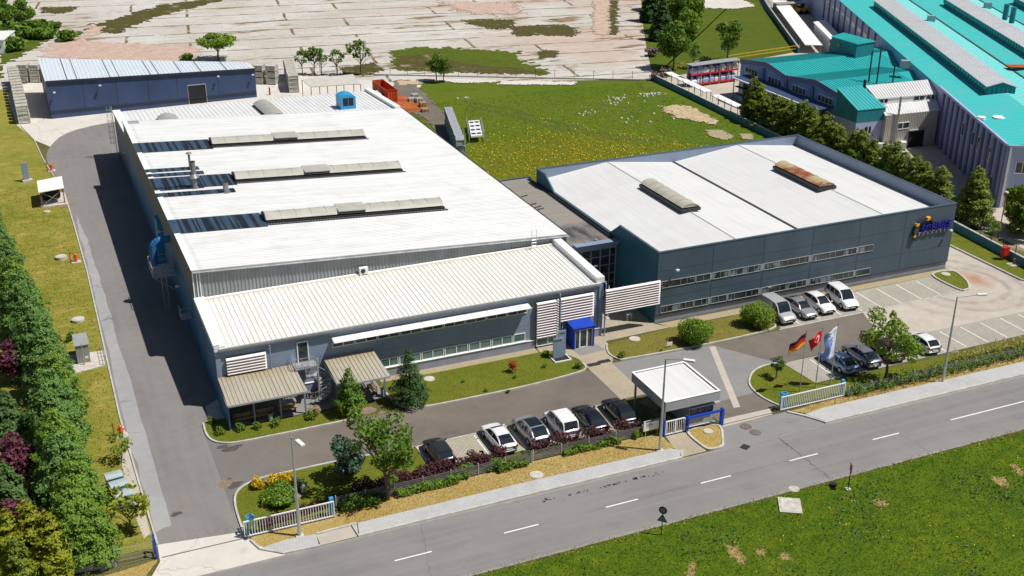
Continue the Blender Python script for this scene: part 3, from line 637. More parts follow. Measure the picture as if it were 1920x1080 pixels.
# ================================================================== the production hall
hall = thing('factory_hall', (30.7, 120, 0), 'big production hall with long white roof, curved skylight strips and grey front annex', 'factory')
ZH = lambda x, y=0: 9.08+(x-11.9)*(6.98-9.08)/(49.6-11.9)
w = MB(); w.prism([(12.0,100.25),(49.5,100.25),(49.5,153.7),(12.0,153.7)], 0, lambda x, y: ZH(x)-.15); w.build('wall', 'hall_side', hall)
w = MB(); w.prism([(11.86,100.2),(12.02,100.2),(12.02,153.75),(11.86,153.75)], 6.35, lambda x, y: 9.12); w.build('parapet', 'parapet_dark', hall)
w = MB(); vs = []
x = 12.05
while x < 49.5:       # corrugated upper front: real folds
    for dx, dy in ((0, 0), (.12, 0), (.17, -.06), (.29, -.06), (.34, 0)):
        vs.append((min(x+dx, 49.6), 100.2+dy))
    x += .34
n = len(vs); w.add([(a, b, 6.0) for a, b in vs]+[(a, b, ZH(a)-.1) for a, b in vs], [(i, i+1, n+i+1, n+i) for i in range(n-1)]); w.build('front_cladding', 'corr_grey', hall)
w = MB(); w.box(11.9,12.0,100.08,100.2,6.2,9.0); w.box(12.25,12.33,100.06,100.14,6.2,9.0); w.box(12.5,12.58,100.06,100.14,6.2,9.0); w.build('corner_trim', 'white_trim', hall)
w = MB(); w.prism([(11.95,100.0),(49.75,100.0),(49.75,153.85),(11.95,153.85)], lambda x, y: ZH(x)-.12, lambda x, y: ZH(x)); ribs(w, 12.9, 49.6, 100.2, 153.7, lambda x, y: ZH(x), .42, 'x', .035, .1); w.build('roof', 'white_roof', hall)
w = MB(); w.prism([(11.84,99.98),(12.4,99.98),(12.4,153.87),(11.84,153.87)], lambda x, y: ZH(12)-.02, lambda x, y: ZH(12)+.08); w.build('verge_cap', 'white_trim', hall)
w = MB(); w.prism([(11.9,99.9),(49.8,99.9),(49.8,100.0),(11.9,100.0)], lambda x, y: ZH(x)-.2, lambda x, y: ZH(x)+.05); w.tube((11.9,99.82,ZH(11.9)-.12),(49.8,99.82,ZH(49.8)-.12),.07,6); w.build('gutter', 'galv', hall)
w = MB(); w.tube((49.78,99.9,6.95),(49.78,153.8,6.95),.09,6); w.build('gutter', 'dark_metal', hall)
def on_roof(px, py):
    z = 8.3
    for _ in range(12):
        p = at(px, py, z); z = ZH(p[0])
    return at(px, py, z)
def vault(par, x0, x1, y0, y1, zf, rise, nseg, mt, name='skylight', axis='x', curb=.18, dark_end=False):
    """barrel-vault rooflight made of bent sheets with seams"""
    a = MB(); n = 9
    L0, L1 = (x0, x1) if axis == 'x' else (y0, y1); W0, W1 = (y0, y1) if axis == 'x' else (x0, x1)
    prof = [(W0+(W1-W0)*i/n, rise*math.sin(math.pi*(.06+.88*i/n))**.8) for i in range(n+1)]
    for k in range(nseg):
        a0 = L0+(L1-L0)*k/nseg+.03; a1 = L0+(L1-L0)*(k+1)/nseg-.03; vs = []
        for t in (a0, a1):
            for u, z in prof:
                X, Y = (t, u) if axis == 'x' else (u, t); vs.append((X, Y, zf(X, Y)+curb+z))
        q = n+1; a.add(vs, [(i, i+1, q+i+1, q+i) for i in range(n)]+[tuple(range(q))[::-1], tuple(range(q, 2*q))])
    s = MB()
    for k in range(nseg+1):
        t = L0+(L1-L0)*k/nseg
        for i in range(n):
            pts = []
            for u, z in (prof[i], prof[i+1]):
                X, Y = (t, u) if axis == 'x' else (u, t); pts.append((X, Y, zf(X, Y)+curb+z+.015))
            s.bar(pts[0], pts[1], .05, .03)
    for c_ in s.comps(): a.add(c_.v, c_.f, 1)
    o = a.build(name, [mt, 'metal_grey'], par)
    if dark_end:
        e = MB(); vs = [(x0-.02+dx, u, zf(x0, u)+curb+z*1.06) for dx in (0, -.1) for u, z in prof]; q = n+1
        e.add(vs, [tuple(range(q)), tuple(range(q, 2*q))[::-1]]+[(i, q+i, q+i+1, i+1) for i in range(n)]); e.build('end_wall', 'dark_metal', o)
    c = MB(); C0 = .12
    if axis == 'x': c.prism(rect(x0-C0, x1+C0, y0-C0, y1+C0), lambda x, y: zf(x, y)-.02, lambda x, y: zf(x, y)+curb)
    else: c.prism(rect(x0-C0, x1+C0, y0-C0, y1+C0), lambda x, y: zf(x, y)-.02, lambda x, y: zf(x, y)+curb)
    c.build('curb', 'dark_metal', o); return o
SKY = []
for a, b, hx in (((400,276),(685,259),538), ((443,341),(755,322),597), ((500,418),(834,393),662)):
    p, q = on_roof(*a), on_roof(*b); y0 = (p[1]+q[1])/2; x0, x1 = p[0], q[0]; SKY.append((x0, x1, y0))
    o = vault(hall, x0, x1, y0+.1, y0+2.5, lambda x, y: ZH(x), .64, 12, 'skylight', dark_end=True)
    hxp = on_roof(hx, (a[1]+b[1])/2)[0]
    h = MB(); h.prism(rect(hxp-1.5, hxp+1.5, y0+.0, y0+1.9), lambda x, y: ZH(x)+.62, lambda x, y: ZH(x)+.70+.10*(y-y0)); h.prism(rect(hxp-1.4, hxp+1.4, y0+.2, y0+1.7), lambda x, y: ZH(x)+.3, lambda x, y: ZH(x)+.6, 1); h.build('vent_hatch', ['skylight', 'dark_metal'], o)
    g = MB(); g.prism(rect(x0-.2, x1+.3, y0-.58, y0-.08), lambda x, y: ZH(x)+.005, lambda x, y: ZH(x)+.05); 
    xx = x0
    while xx < x1: g.prism(rect(xx, xx+.14, y0-.42, y0-.3), lambda x, y: ZH(x)+.05, lambda x, y: ZH(x)+.09, 1); xx += .3
    g.build('gutter_shadow_strip', ['dark_metal', 'galv'], hall)  # dark gutter strip whose colour also stands for the shadow under the vault
def roof_strip(x0, x1, y0, y1):
    g = MB(); g.prism(rect(x0, x1, y0, y1), lambda x, y: ZH(x)+.02, lambda x, y: ZH(x)+.12); ribs(g, x0+.1, x1-.1, y0, y1, lambda x, y: ZH(x)+.12, .5, 'y', .03, .08); return g.build('roof_panel', 'strip', hall)
for (x0, x1, y0) in SKY: roof_strip(11.85, x0-.1, y0-.85, y0+3.2)
for a, b, dy in (((272,325),(374,318),1.0), ((274,334),(383,326),.9), ((290,358),(383,352),.8), ((296,371),(442,360),1.1)):
    p, q = on_roof(*a), on_roof(*b); yy = q[1]; roof_strip(11.85, q[0], yy-.1, yy+dy)
# flues
for (bx, by, tx, ty, r, capd) in ((357,318,356,290,.13,1), (366,353,364,303,.27,2), (424,361,424,341,.29,0)):
    p = on_roof(bx, by); zt = max(np.linspace(9, 18, 200), key=lambda z: -abs(at(tx, ty, z)[1]-p[1])); zb = p[2]
    c = MB(); c.tube((p[0],p[1],zb),(p[0],p[1],zt),r,14); c.tube((p[0],p[1],zb),(p[0],p[1],zb+.12),r*1.5,14)
    o = c.build('chimney', 'flue_grey', hall, False)
    if capd == 1: k = MB(); k.tube((p[0],p[1],zt+.15),(p[0],p[1],zt+.35),r*3,12,.05); k.tube((p[0],p[1],zt),(p[0],p[1],zt+.2),r*.5,8); k.build('rain_cap', 'flue_grey', o)
    if capd == 2: k = MB(); k.tube((p[0],p[1],zb+(zt-zb)*.42),(p[0],p[1],zb+(zt-zb)*.55),r*2.1,14,r*1.05); k.build('collar', 'flue_grey', o); k = MB(); k.tube((p[0],p[1],zt+.002),(p[0],p[1],zt+.05),r*1.12,14); k.build('rim', 'dark_metal', o)
    if capd == 0: k = MB(); k.tube((p[0],p[1],zt+.002),(p[0],p[1],zt+.04),r*1.1,14); k.build('rim', 'dark_metal', o)
w = MB(); p = on_roof(243, 229); w.prism(rect(p[0]-1.0, p[0]+1.1, p[1]-.9, p[1]+.5), lambda x, y: ZH(x)+.005, lambda x, y: ZH(x)+.05); w.build('repair_sheet', 'metal_grey', hall)
# rear bay
ZB = lambda x, y: 7.3-(y-153.9)*.055-(x-12)*.012
w = MB(); w.prism([(12.0,153.9),(49.3,153.9),(49.3,168.9),(12.0,168.9)], 0, lambda x, y: ZB(x, y)-.1); w.build('rear_wall', 'navy', hall)
w = MB(); w.prism([(12.0,153.88),(49.4,153.88),(49.4,169.1),(12.0,169.1)], lambda x, y: ZB(x, y)-.08, ZB); ribs(w, 12.9, 48.8, 153.9, 169, ZB, .6, 'y', .06, .12); w.build('rear_roof', 'back_roof', hall)
w = MB(); w.prism([(11.85,153.8),(12.9,153.8),(12.9,169.15),(11.85,169.15)], lambda x, y: ZB(x, y)+.01, lambda x, y: ZB(x, y)+.3); w.prism([(48.75,153.9),(49.5,153.9),(49.5,169.15),(48.75,169.15)], lambda x, y: ZB(x, y)+.01, lambda x, y: ZB(x, y)+.45); w.build('rear_parapet', 'white_trim', hall)
for (px, py) in ((308,214),(499,201)):
    p = at2(px, py, 6.9); vault(hall, p[0]-1.3, p[0]+1.3, 154.3, 154.3+ (7.0 if px < 400 else 10.5), ZB, .7, 2 if px < 400 else 3, 'skylight', axis='y')
p = at2(646, 200, 6.6); x0, y0 = p[0]-1.1, 157.0
dm = MB(); n = 8; prof = [(x0, ZB(x0,y0)-.05)]+[(x0+2.2*i/n, ZB(x0, y0)+1.7+.35*math.sin(math.pi*i/n)) for i in range(n+1)]+[(x0+2.2, ZB(x0+2.2, y0)-.1)]
dm.ext(prof, y0, y0+2.6, 'y'); dorm = dm.build('roof_vent', 'sky_blue', hall)
k = MB(); k.box(x0+.35, x0+1.05, y0-.03, y0-.005, ZB(x0,y0)+.5, ZB(x0,y0)+1.6); k.box(x0+1.15, x0+1.85, y0-.03, y0-.005, ZB(x0,y0)+.5, ZB(x0,y0)+1.6); k.build('louvre', 'dark', dorm)
# caged ladder on the rear corner, pipes and platform on the long side
def ladder(par, x, y, z0, z1, nx, ny, cage=True, name='ladder'):
    a = MB(); tx, ty = -ny, nx
    for s in (-.25, .25): a.tube((x+tx*s, y+ty*s, z0), (x+tx*s, y+ty*s, z1+1), .03, 5)
    z = z0+.3
    while z < z1: a.tube((x+tx*.25, y+ty*.25, z), (x-tx*.25, y-ty*.25, z), .02, 4); z += .3
    if cage:
        z = z0+2.2
        while z < z1+1:
            pts = [(x+tx*.38*math.cos(t)+nx*.75*math.sin(t), y+ty*.38*math.cos(t)+ny*.75*math.sin(t), z) for t in np.linspace(0, math.pi, 7)]
            for i in range(6): a.bar(pts[i], pts[i+1], .05, .02)
            z += .8
        for t in np.linspace(.3, math.pi-.3, 5):
            X, Y = x+tx*.38*math.cos(t)+nx*.75*math.sin(t), y+ty*.38*math.cos(t)+ny*.75*math.sin(t); a.bar((X, Y, z0+2.2), (X, Y, z1+1), .035, .02)
    return a.build(name, 'galv', par)
ladder(hall, 11.7, 168.2, .1, 6.6, -1, 0)
ladder(hall, 45.6, 99.4, 6.3, 7.3, 0, -1, False)
d = MB(); Y = 114.5; pts = [(11.9,Y,7.0)]+[(11.0-.9*math.sin(t)+.0, Y, 6.2+.8*math.cos(t)) for t in np.linspace(0, math.pi/2, 6)]+[(10.1, Y, 4.4)]
for i in range(len(pts)-1): d.tube(pts[i], pts[i+1], .36, 12)
d.build('exhaust_duct', 'duct_blue', hall)
d = MB(); d.box(9.6,11.86,112.6,116.0,3.7,3.8)
for z in (4.3, 4.85):
    d.bar((9.62,112.6,z),(9.62,116,z),.05); d.bar((9.62,112.6,z),(11.8,112.6,z),.05); d.bar((9.62,116,z),(11.8,116,z),.05)
for yy in np.linspace(112.6,116,4): d.bar((9.62,yy,3.8),(9.62,yy,4.85),.05)
for xx in (10.4,11.1): d.bar((xx,112.6,3.8),(xx,112.6,4.85),.05)
for yy in (112.8,115.8): d.bar((9.7,yy,3.7),(11.8,yy,1.9),.08)
d.build('platform', 'galv', hall); ladder(hall, 10.6, 112.3, .1, 3.8, 0, -1, False)
d = MB(); d.box(10.9,11.95,104.6,104.7,2.9,2.98)
for z in (3.4, 3.9): d.bar((10.9,103.6,z),(10.9,104.7,z),.05); d.bar((10.9,103.6,z),(11.9,103.6,z),.05)
d.box(10.9,11.95,103.6,104.7,2.8,2.88); d.bar((10.9,103.6,2.8),(10.9,103.6,3.9),.05); d.bar((10.9,104.7,2.8),(10.9,104.7,3.9),.05); d.build('platform', 'galv', hall)
d = MB(); d.box(11.5,11.98,122,124.4,3.9,6.2); d.box(11.35,11.98,123.0,123.6,1.0,3.9); d.build('duct_box', 'sky_blue', hall)
for yy, zz in ((107.5,4.6),(119.5,6.0),(150,6.0)):
    d = MB(); d.tube((11.85,yy,zz),(11.35,yy,zz+.1),.03,6); d.box(11.1,11.45,yy-.14,yy+.14,zz-.02,zz+.14); d.build('wall_lamp', 'lamp_white', hall)
# front annex
ZA = lambda x, y: 6.2-(100.1-y)*.045
w = MB(); w.prism([(12.0,90.35),(48.7,90.35),(48.7,100.1),(12.0,100.1)], .0, lambda x, y: ZA(x, y)-.06); w.build('annex_wall', 'slate_light', hall)
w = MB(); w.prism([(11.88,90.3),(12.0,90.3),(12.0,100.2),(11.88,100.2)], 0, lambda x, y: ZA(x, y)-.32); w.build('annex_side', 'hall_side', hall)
w = MB(); w.box(11.95,41.6,90.22,90.34,.0,.84); w.box(47.75,48.75,90.22,90.34,.0,.84); w.build('plinth', 'plinth', hall)
w = MB(); w.box(11.9,41.65,90.17,90.34,.845,.90); w.box(47.7,48.8,90.17,90.34,.845,.90); w.build('plinth_ledge', 'white_trim', hall)
w = MB(); w.prism([(12.2,90.1),(48.5,90.1),(48.5,100.12),(12.2,100.12)], lambda x, y: ZA(x, y)-.05, ZA); ribs(w, 12.8, 48.3, 90.12, 99.75, ZA, .46, 'y', .065, .1); w.build('annex_roof', 'annex_roof', hall)
w = MB(); w.prism([(11.82,90.15),(12.75,90.15),(12.75,100.15),(11.82,100.15)], lambda x, y: ZA(x, y)-.3, lambda x, y: ZA(x, y)+.17); w.prism([(48.0,90.15),(48.85,90.15),(48.85,100.1),(48.0,100.1)], lambda x, y: ZA(x, y)-.05, lambda x, y: ZA(x, y)+.55); w.box(12.75,48.0,99.75,100.12,6.2,6.29); w.build('parapet_cap', 'white_trim', hall)
w = MB(); w.box(11.86,12.3,90.22,90.35,.9,6.0); w.box(48.35,48.8,90.2,90.35,.9,6.3); w.build('corner_trim', 'slate_light', hall)
w = MB(); w.box(12.2,48.4,89.96,90.1,5.58,5.74); w.box(12.2,48.4,90.0,90.12,5.44,5.56); w.build('gutter', 'metal_grey', hall)
def downpipe(par, x, y, z0, z1, mt='slate_light'):
    d = MB(); d.tube((x,y,z1),(x,y-.22,z1-.25),.07,8); d.tube((x,y-.22,z1-.25),(x,y-.22,z0),.07,8); return d.build('downpipe', mt, par)
downpipe(hall, 16.45, 90.25, .9, 5.5); downpipe(hall, 44.05, 90.1, .9, 5.5); downpipe(hall, 48.95, 90.2, 0, 5.8)
xs = [26.25, 28.05, 30.2, 32.45, 34.85, 37.15, 39.35, 40.68]
for a, b in zip(xs[:-1], xs[1:]): window(hall, a+.05, b-.05, .95, 1.82, 90.34, 2 if b-a > 1.5 else 1, 'glass_green', fw=.07)
w = MB(); w.box(26.1,40.8,90.14,90.33,.905,.95); w.build('window_sill', 'white_trim', hall)
for i in range(9):
    a = 21.95+i*2.1; window(hall, a+.05, a+2.05, 3.86, 4.42, 90.34, 2, fw=.06)
aw = MB()
for i in range(9):
    a = 21.95+i*2.1; aw.add([(a+.02,90.3,4.86),(a+2.07,90.3,4.86),(a+2.07,89.32,4.72),(a+.02,89.32,4.72),(a+.02,90.3,4.9),(a+2.07,90.3,4.9),(a+2.07,89.32,4.76),(a+.02,89.32,4.76)], [(0,3,2,1),(4,5,6,7),(0,1,5,4),(1,2,6,5),(2,3,7,6),(3,0,4,7)])
aw = aw.build('awning', 'white_trim', hall)
br = MB()
for i in range(10):
    a = 21.95+i*2.1; br.bar((a,90.3,4.45),(a,89.4,4.7),.05); br.bar((a,90.3,4.84),(a,89.34,4.7),.06)
br.build('bracket', 'metal_grey', aw)
m['louvre_gap_shade'] = M('louvre_gap_shade', (.10,.05,.055), .7, .1)  # near-dark colour carrying the shade between the louvre slats
def louvre(par, x0, x1, z0, z1, y, n, dep=.28):
    a = MB(); st = (z1-z0)/n
    for i in range(n):
        z = z0+st*i; a.add([(x0,y,z+st*.46),(x1,y,z+st*.46),(x1,y+dep*.8,z+st*.92),(x0,y+dep*.8,z+st*.92),(x0,y,z+st*.26),(x1,y,z+st*.26)], [(0,1,2,3),(4,5,1,0),(3,2,5,4),(0,3,4),(1,5,2)])
    o = a.build('louvre_panel', 'louvre', par); f = MB()
    k = int((x1-x0)/1.2)+1
    for i in range(k+1):
        x = x0+.05+(x1-x0-.1)*i/k; f.box(x-.03,x+.03,y+dep+.005,y+dep+.05,z0,z1)
    f.build('support', 'metal_grey', o); f = MB(); f.box(x0+.03,x1-.03,y+dep*.86,y+dep*.96,z0+.03,z1-.05); f.build('gap_shade_panel', 'louvre_gap_shade', o); return o  # added dark panel behind the slats paints their gaps as shaded
louvre(hall, 12.7, 16.1, 3.12, 4.72, 89.95, 6); louvre(hall, 41.7, 44.0, 1.06, 4.8, 89.95, 14); louvre(hall, 44.2, 47.74, 2.36, 4.86, 89.95, 9)
d = MB(); d.box(18.92,19.78,90.30,90.33,3.1,4.9); dr = d.build('door', 'glass', hall); d = MB(); d.box(18.84,18.93,90.26,90.34,3.0,5.0); d.box(19.77,19.86,90.26,90.34,3.0,5.0); d.box(18.93,19.77,90.26,90.34,4.9,5.0); d.build('frame', 'white_trim', dr)
window(hall, 41.75, 43.9, .18, 1.0, 90.2, [42.95, 43.55], 'glass_green')
window(hall, 43.95, 44.5, .1, 2.3, 90.2, 1, 'glass')
# blue entrance porch
w = MB(); w.box(44.9,45.05,88.45,90.2,.03,2.15); w.box(46.92,47.07,88.45,90.2,.03,2.15); w.box(45.05,46.92,88.5,88.65,1.95,2.15); porch = w.build('entrance_porch', 'blue_paint', hall)
w = MB(); w.prism(rect(44.8,47.15,88.38,90.2), lambda x, y: 2.16, lambda x, y: 2.24+(y-88.38)*.10); w.build('porch_roof', 'blue_paint', porch)
w = MB(); w.box(45.05,46.92,88.6,88.63,.05,1.95); w.build('glazing', 'glass', porch)
w = MB()
for x in (45.09,45.52,45.60,46.30,46.38,46.88): w.box(x-.03,x+.03,88.54,88.68,.05,1.95)
w.box(45.05,46.92,88.55,88.68,1.88,1.94); w.box(45.5,46.4,88.55,88.68,.05,.1); w.build('door_frame', 'white_trim', porch)
# outdoor unit on the annex roof
p = at2(682, 517, 6.05); a = MB(); a.box(p[0]-.42,p[0]+.42,p[1]-.2,p[1]+.2,ZA(0,p[1])+.12,ZA(0,p[1])+.75); a.box(p[0]-.4,p[0]-.3,p[1]-.25,p[1]+.25,ZA(0,p[1]),ZA(0,p[1])+.12); a.box(p[0]+.3,p[0]+.4,p[1]-.25,p[1]+.25,ZA(0,p[1]),ZA(0,p[1])+.12)
ac = a.build('air_conditioner', 'white_trim', hall); a = MB(); a.tube((p[0]-.1,p[1]-.215,ZA(0,p[1])+.43),(p[0]-.1,p[1]-.203,ZA(0,p[1])+.43),.24,16); a.build('fan_grille', 'dark_metal', ac)
# spiral stair with landing in front of the upper door
st = MB(); cx, cy = 20.1, 88.35
st.tube((cx,cy,.05),(cx,cy,4.1),.09,10)
for i in range(15):
    t0 = R(200)+i*R(27); t1 = t0+R(30); z = .2+i*.19
    st.add([(cx+.1*math.cos(t0),cy+.1*math.sin(t0),z),(cx+1.05*math.cos(t0),cy+1.05*math.sin(t0),z),(cx+1.05*math.cos(t1),cy+1.05*math.sin(t1),z),(cx+.1*math.cos(t1),cy+.1*math.sin(t1),z)]+[(cx+.1*math.cos(t0),cy+.1*math.sin(t0),z+.05),(cx+1.05*math.cos(t0),cy+1.05*math.sin(t0),z+.05),(cx+1.05*math.cos(t1),cy+1.05*math.sin(t1),z+.05),(cx+.1*math.cos(t1),cy+.1*math.sin(t1),z+.05)], [(0,3,2,1),(4,5,6,7),(0,1,5,4),(1,2,6,5),(2,3,7,6),(3,0,4,7)])
stair = st.build('spiral_stair', 'galv', hall); st = MB()
st.box(18.3,20.3,88.9,90.25,2.98,3.06); st.build('landing', 'galv', stair); st = MB()
for i in range(15):
    t0 = R(200)+i*R(27)+R(12); t1 = t0+R(27); z = .2+i*.19
    p0 = (cx+1.05*math.cos(t0),cy+1.05*math.sin(t0)); p1 = (cx+1.05*math.cos(t1),cy+1.05*math.sin(t1))
    st.bar((*p0,z),(*p0,z+.95),.03); st.bar((*p0,z+.95),(*p1,z+1.14),.045); st.bar((*p0,z+.5),(*p1,z+.69),.025)
for z in (3.4,3.75,4.05): st.bar((18.3,88.9,z),(20.0,88.9,z),.035); st.bar((18.3,88.9,z),(18.3,90.2,z),.035)
for x in (18.3,18.9,19.5,20.0): st.bar((x,88.9,3.06),(x,88.9,4.05),.035)
st.build('railing', 'galv', stair)
# panel joints of the annex front
j = MB()
for x in (23.0, 28.0, 33.0, 38.0, 41.5): j.box(x-.02,x+.02,90.335,90.347,1.9,5.4)
j.box(12.3,48.3,90.335,90.347,2.6,2.63); j.build('joint_lines', 'plinth', hall)

# ================================================================== link building
link = thing('link_building', (52.3, 110, 0), 'low flat-roofed link with glazed front between the white hall and the dark office block', 'building')
w = MB(); w.box(49.62,55.0,99.4,121.6,0,5.75); w.build('wall', 'teal_side', link)
w = MB(); w.prism(rect(49.85,54.85,99.2,121.4), 5.76, lambda x, y: 5.86); w.build('roof', 'link_roof', link)
w = MB(); w.add([(49.9,98.6,5.35),(54.6,98.6,5.35),(55.0,98.35,6.1),(49.9,98.35,6.1),(49.9,99.3,5.35),(54.6,99.3,5.35),(55.0,99.25,6.1),(49.9,99.25,6.1)], [(0,1,2,3),(4,7,6,5),(3,2,6,7),(0,4,5,1),(0,3,7,4),(1,5,6,2)]); w.build('fascia', 'slate_light', link)
w = MB(); w.box(49.85,55.2,121.4,121.7,0,6.0); w.build('rear_parapet', 'slate', link)
g = MB(); g.box(49.9,54.95,99.2,99.3,.1,5.3); go = g.build('curtain_wall', 'glass', link); g = MB()
for x in (49.95,50.9,52.0,53.1,54.2,54.9): g.box(x-.04,x+.04,99.08,99.24,.1,5.3)
for z in (.1,1.3,2.3,3.3,4.3,5.25): g.box(49.9,54.95,99.1,99.22,z-.03,z+.03)
g.build('mullion', 'metal_grey', go)
g = MB(); g.tube((54.75,99.8,5.95),(54.75,121,5.95),.12,8); g.tube((54.5,99.8,5.92),(54.5,121,5.92),.05,6); g.build('gutter', 'dark_metal', link)
for px, py in ((983,368),(1000,383),(1009,388),(1014,392)):
    p = at2(px, py, 5.87); g = MB(); g.obox((*p, 0), .3, .9, .16, 5.862, 5.93); g.build('loose_sheet', 'dark_metal', link)
for px, py in ((1078,460),(1099,455),(1118,451)):
    p = at2(px, py, 5.87); g = MB(); g.tube((*p,5.86),(*p,6.0),.16,8); g.build('roof_drain', 'galv', link)

# ================================================================== office block
m['frame_grey'] = M('frame_grey', (.36,.37,.38), .5, .08)
m['glass_office'] = NT('glass_office'); _t = m['glass_office']; m['glass_office'] = _t.out(_t.mix(_t.ramp(_t.noise(1.1, 1, _t.scalev(_t.pos, 1, .1, .3)), .55, .62), _t.mix(_t.ramp(_t.noise(.5, 2), .4, .6), (.014,.02,.024), (.045,.06,.058)), (.16,.22,.24)), .06, 0, .6)
off = thing('office_building', (73.6, 105, 0), 'dark slate office block with white folded roof, two ribbon windows and wall lettering', 'office')
X0, X1, Y0, Y1 = 54.95, 92.3, 90.65, 119.35
ZP = 7.6
def ZR(x, y=0):
    t = ((x-X0) % 18.65)/18.65
    return 6.25+1.15*(1-abs(2*t-1))
w = MB(); w.box(X0+.3,X1-.3,Y0+.3,Y1-.3,0,5.9); w.build('core', 'teal_side', off)
w = MB(); w.box(X0,X1,Y0-.1,Y0+.1,.86,ZP); w.build('front_wall', 'slate', off)
w = MB(); w.box(X0+.05,X1-.05,Y0,Y0+.28,0,.86); w.build('plinth', 'plinth', off)
w = MB(); w.box(X0-.02,X1+.02,Y0-.14,Y0-.102,.80,.88); w.build('drip_edge', 'dark_metal', off)
# left wall: full height at both ends, cut down to the gutter between
w = MB(); prof = [(Y0+.1,0),(Y0+.1,ZP),(98.75,ZP),(100.7,6.2),(114.4,6.2),(116.9,ZP),(Y1,ZP),(Y1,0)]
w.ext(prof, X0, X0+.18, 'x'); w.build('side_wall', 'teal_side', off)
w = MB(); w.box(X1-.18,X1,Y0+.1,Y1,0,ZP); w.box(X0+.18,X1-.18,Y1-.18,Y1,0,ZP); w.build('rear_wall', 'slate_light', off)
w = MB(); w.box(X0-.04,X1+.04,Y0-.14,Y0+.14,ZP+.002,ZP+.07); w.box(X1-.22,X1+.04,Y0+.14,Y1+.04,ZP+.002,ZP+.07); w.box(X0-.04,X1-.22,Y1-.22,Y1+.04,ZP+.002,ZP+.07)
w.box(X0-.04,X0+.22,Y0+.14,98.75,ZP+.002,ZP+.07); w.box(X0-.04,X0+.22,116.9,Y1-.22,ZP+.002,ZP+.07); w.build('coping', 'slate', off)
w = MB(); xs = [X0+.19, X0+9.325, X0+18.65, X0+27.975, X1-.19]
for a, b in zip(xs[:-1], xs[1:]):
    w.prism(rect(a, b, Y0+.12, Y1-.2), lambda x, y: 5.95, lambda x, y: (6.25 if min(abs(x-X0-.19), abs(x-X0-18.65), abs(x-X1+.19)) < .01 else 7.4))
w.build('roof', 'white_membrane', off)
w = MB(); w.box(X0+18.45,X0+18.85,Y0+.15,Y1-.22,6.255,6.30); w.build('valley_gutter', 'dark_metal', off)
w = MB()
for x in (X0+9.325, X0+27.975): w.box(x-.06,x+.06,Y0+.15,Y1-.22,7.39,7.43)
w.build('ridge_flashing', 'metal_grey', off)
w = MB(); w.box(X0-.12,X0+.0,100.8,114.3,6.02,6.2); w.box(X0-.3,X0-.18,100.6,114.6,5.9,6.05); w.build('gutter', 'dark_metal', off)
def off_roof(px, py):
    z = 7
    for _ in range(15): p = at(px, py, z); z = ZR(p[0])
    return at(px, py, z)
for (a, b, mt) in (((1205,352),(1290,398),'skylight_beige'), ((1455,318),(1546,358),'skylight_brown')):
    p, q = off_roof(*a), off_roof(*b); xc = (p[0]+q[0])/2+.55
    vault(off, xc-1.05, xc+1.05, q[1], p[1], lambda x, y: ZR(xc)+.1, .5, 6, mt, axis='y', curb=.3)
j = MB()
for x in (61.26,67.37,73.39,79.42,85.48): j.box(x-.025,x+.025,Y0-.108,Y0-.101,.88,ZP)
j.box(X0,X1,Y0-.108,Y0-.101,2.75,2.77); j.box(X0,X1,Y0-.108,Y0-.101,5.6,5.62); j.build('joint_lines', 'dark_metal', off)
segs = [(55.5,59.3),(59.42,61.08),(61.4,63.25),(63.45,67.12),(67.6,73.08),(73.6,79.25),(79.55,81.45)]
for zz0, zz1 in ((3.76,4.5),(1.05,1.8)):
    for i, (a, b) in enumerate(segs):
        n = max(1, int(round((b-a)/.95))); cuts = []; x = a; k = 0
        while True:
            x += (.72, 1.42)[k % 2] if (b-a) > 2 else .85; k += 1
            if x > b-.4: break
            cuts.append(x)
        window(off, a, b, zz0, zz1, Y0-.1, cuts if i < 6 else 1, 'glass_office', 'frame_grey', fw=.034)
    w = MB()
    for (a, b), (c, d_) in zip(segs[:-1], segs[1:]): w.box(b, c, Y0-.13, Y0-.101, zz0, zz1)
    w.build('window_pier', 'plinth', off)
w = MB(); w.box(55.7,81.3,Y0+.12,Y0+.2,1.2,1.7); w.build('blind', 'white_trim', off)
louv = louvre(off, 48.86, 54.9, 2.48, 5.02, 89.7, 10)
# wall lettering and emblem
def text_mesh(name, body, size, parent, mt, loc, rot, ext=.05, sx=1.0):
    cu = bpy.data.curves.new(name, 'FONT'); cu.body = body; cu.size = size; cu.extrude = ext; cu.offset = size*.02
    t = bpy.data.objects.new(name+'_tmp', cu); C.objects.link(t); dg = bpy.context.evaluated_depsgraph_get()
    me = bpy.data.meshes.new_from_object(t.evaluated_get(dg)); bpy.data.objects.remove(t); me.name = name
    me.transform(Matrix.Translation(Vector(loc)-Vector(org(parent))) @ rot @ Matrix.Diagonal((sx,1,1,1)))
    me.materials.clear(); me.materials.append(m[mt]); o = bpy.data.objects.new(name, me); C.objects.link(o); o.parent = parent; return o
UP = Matrix.Rotation(R(90), 4, 'X')
text_mesh('lettering', 'SCHNEE', 1.22, off, 'sign_blue', (87.55, Y0-.32, 5.02), UP, .12, .93)
lp = MB(); lp.box(87.4,91.3,Y0-.17,Y0-.102,4.88,4.96)
for x in np.linspace(87.6,91.1,7): lp.box(x-.04,x+.04,Y0-.17,Y0-.102,4.55,4.88)
lp.build('sign_rail', 'lamp_white', off)
em = MB(); c0 = (88.0, 5.15)
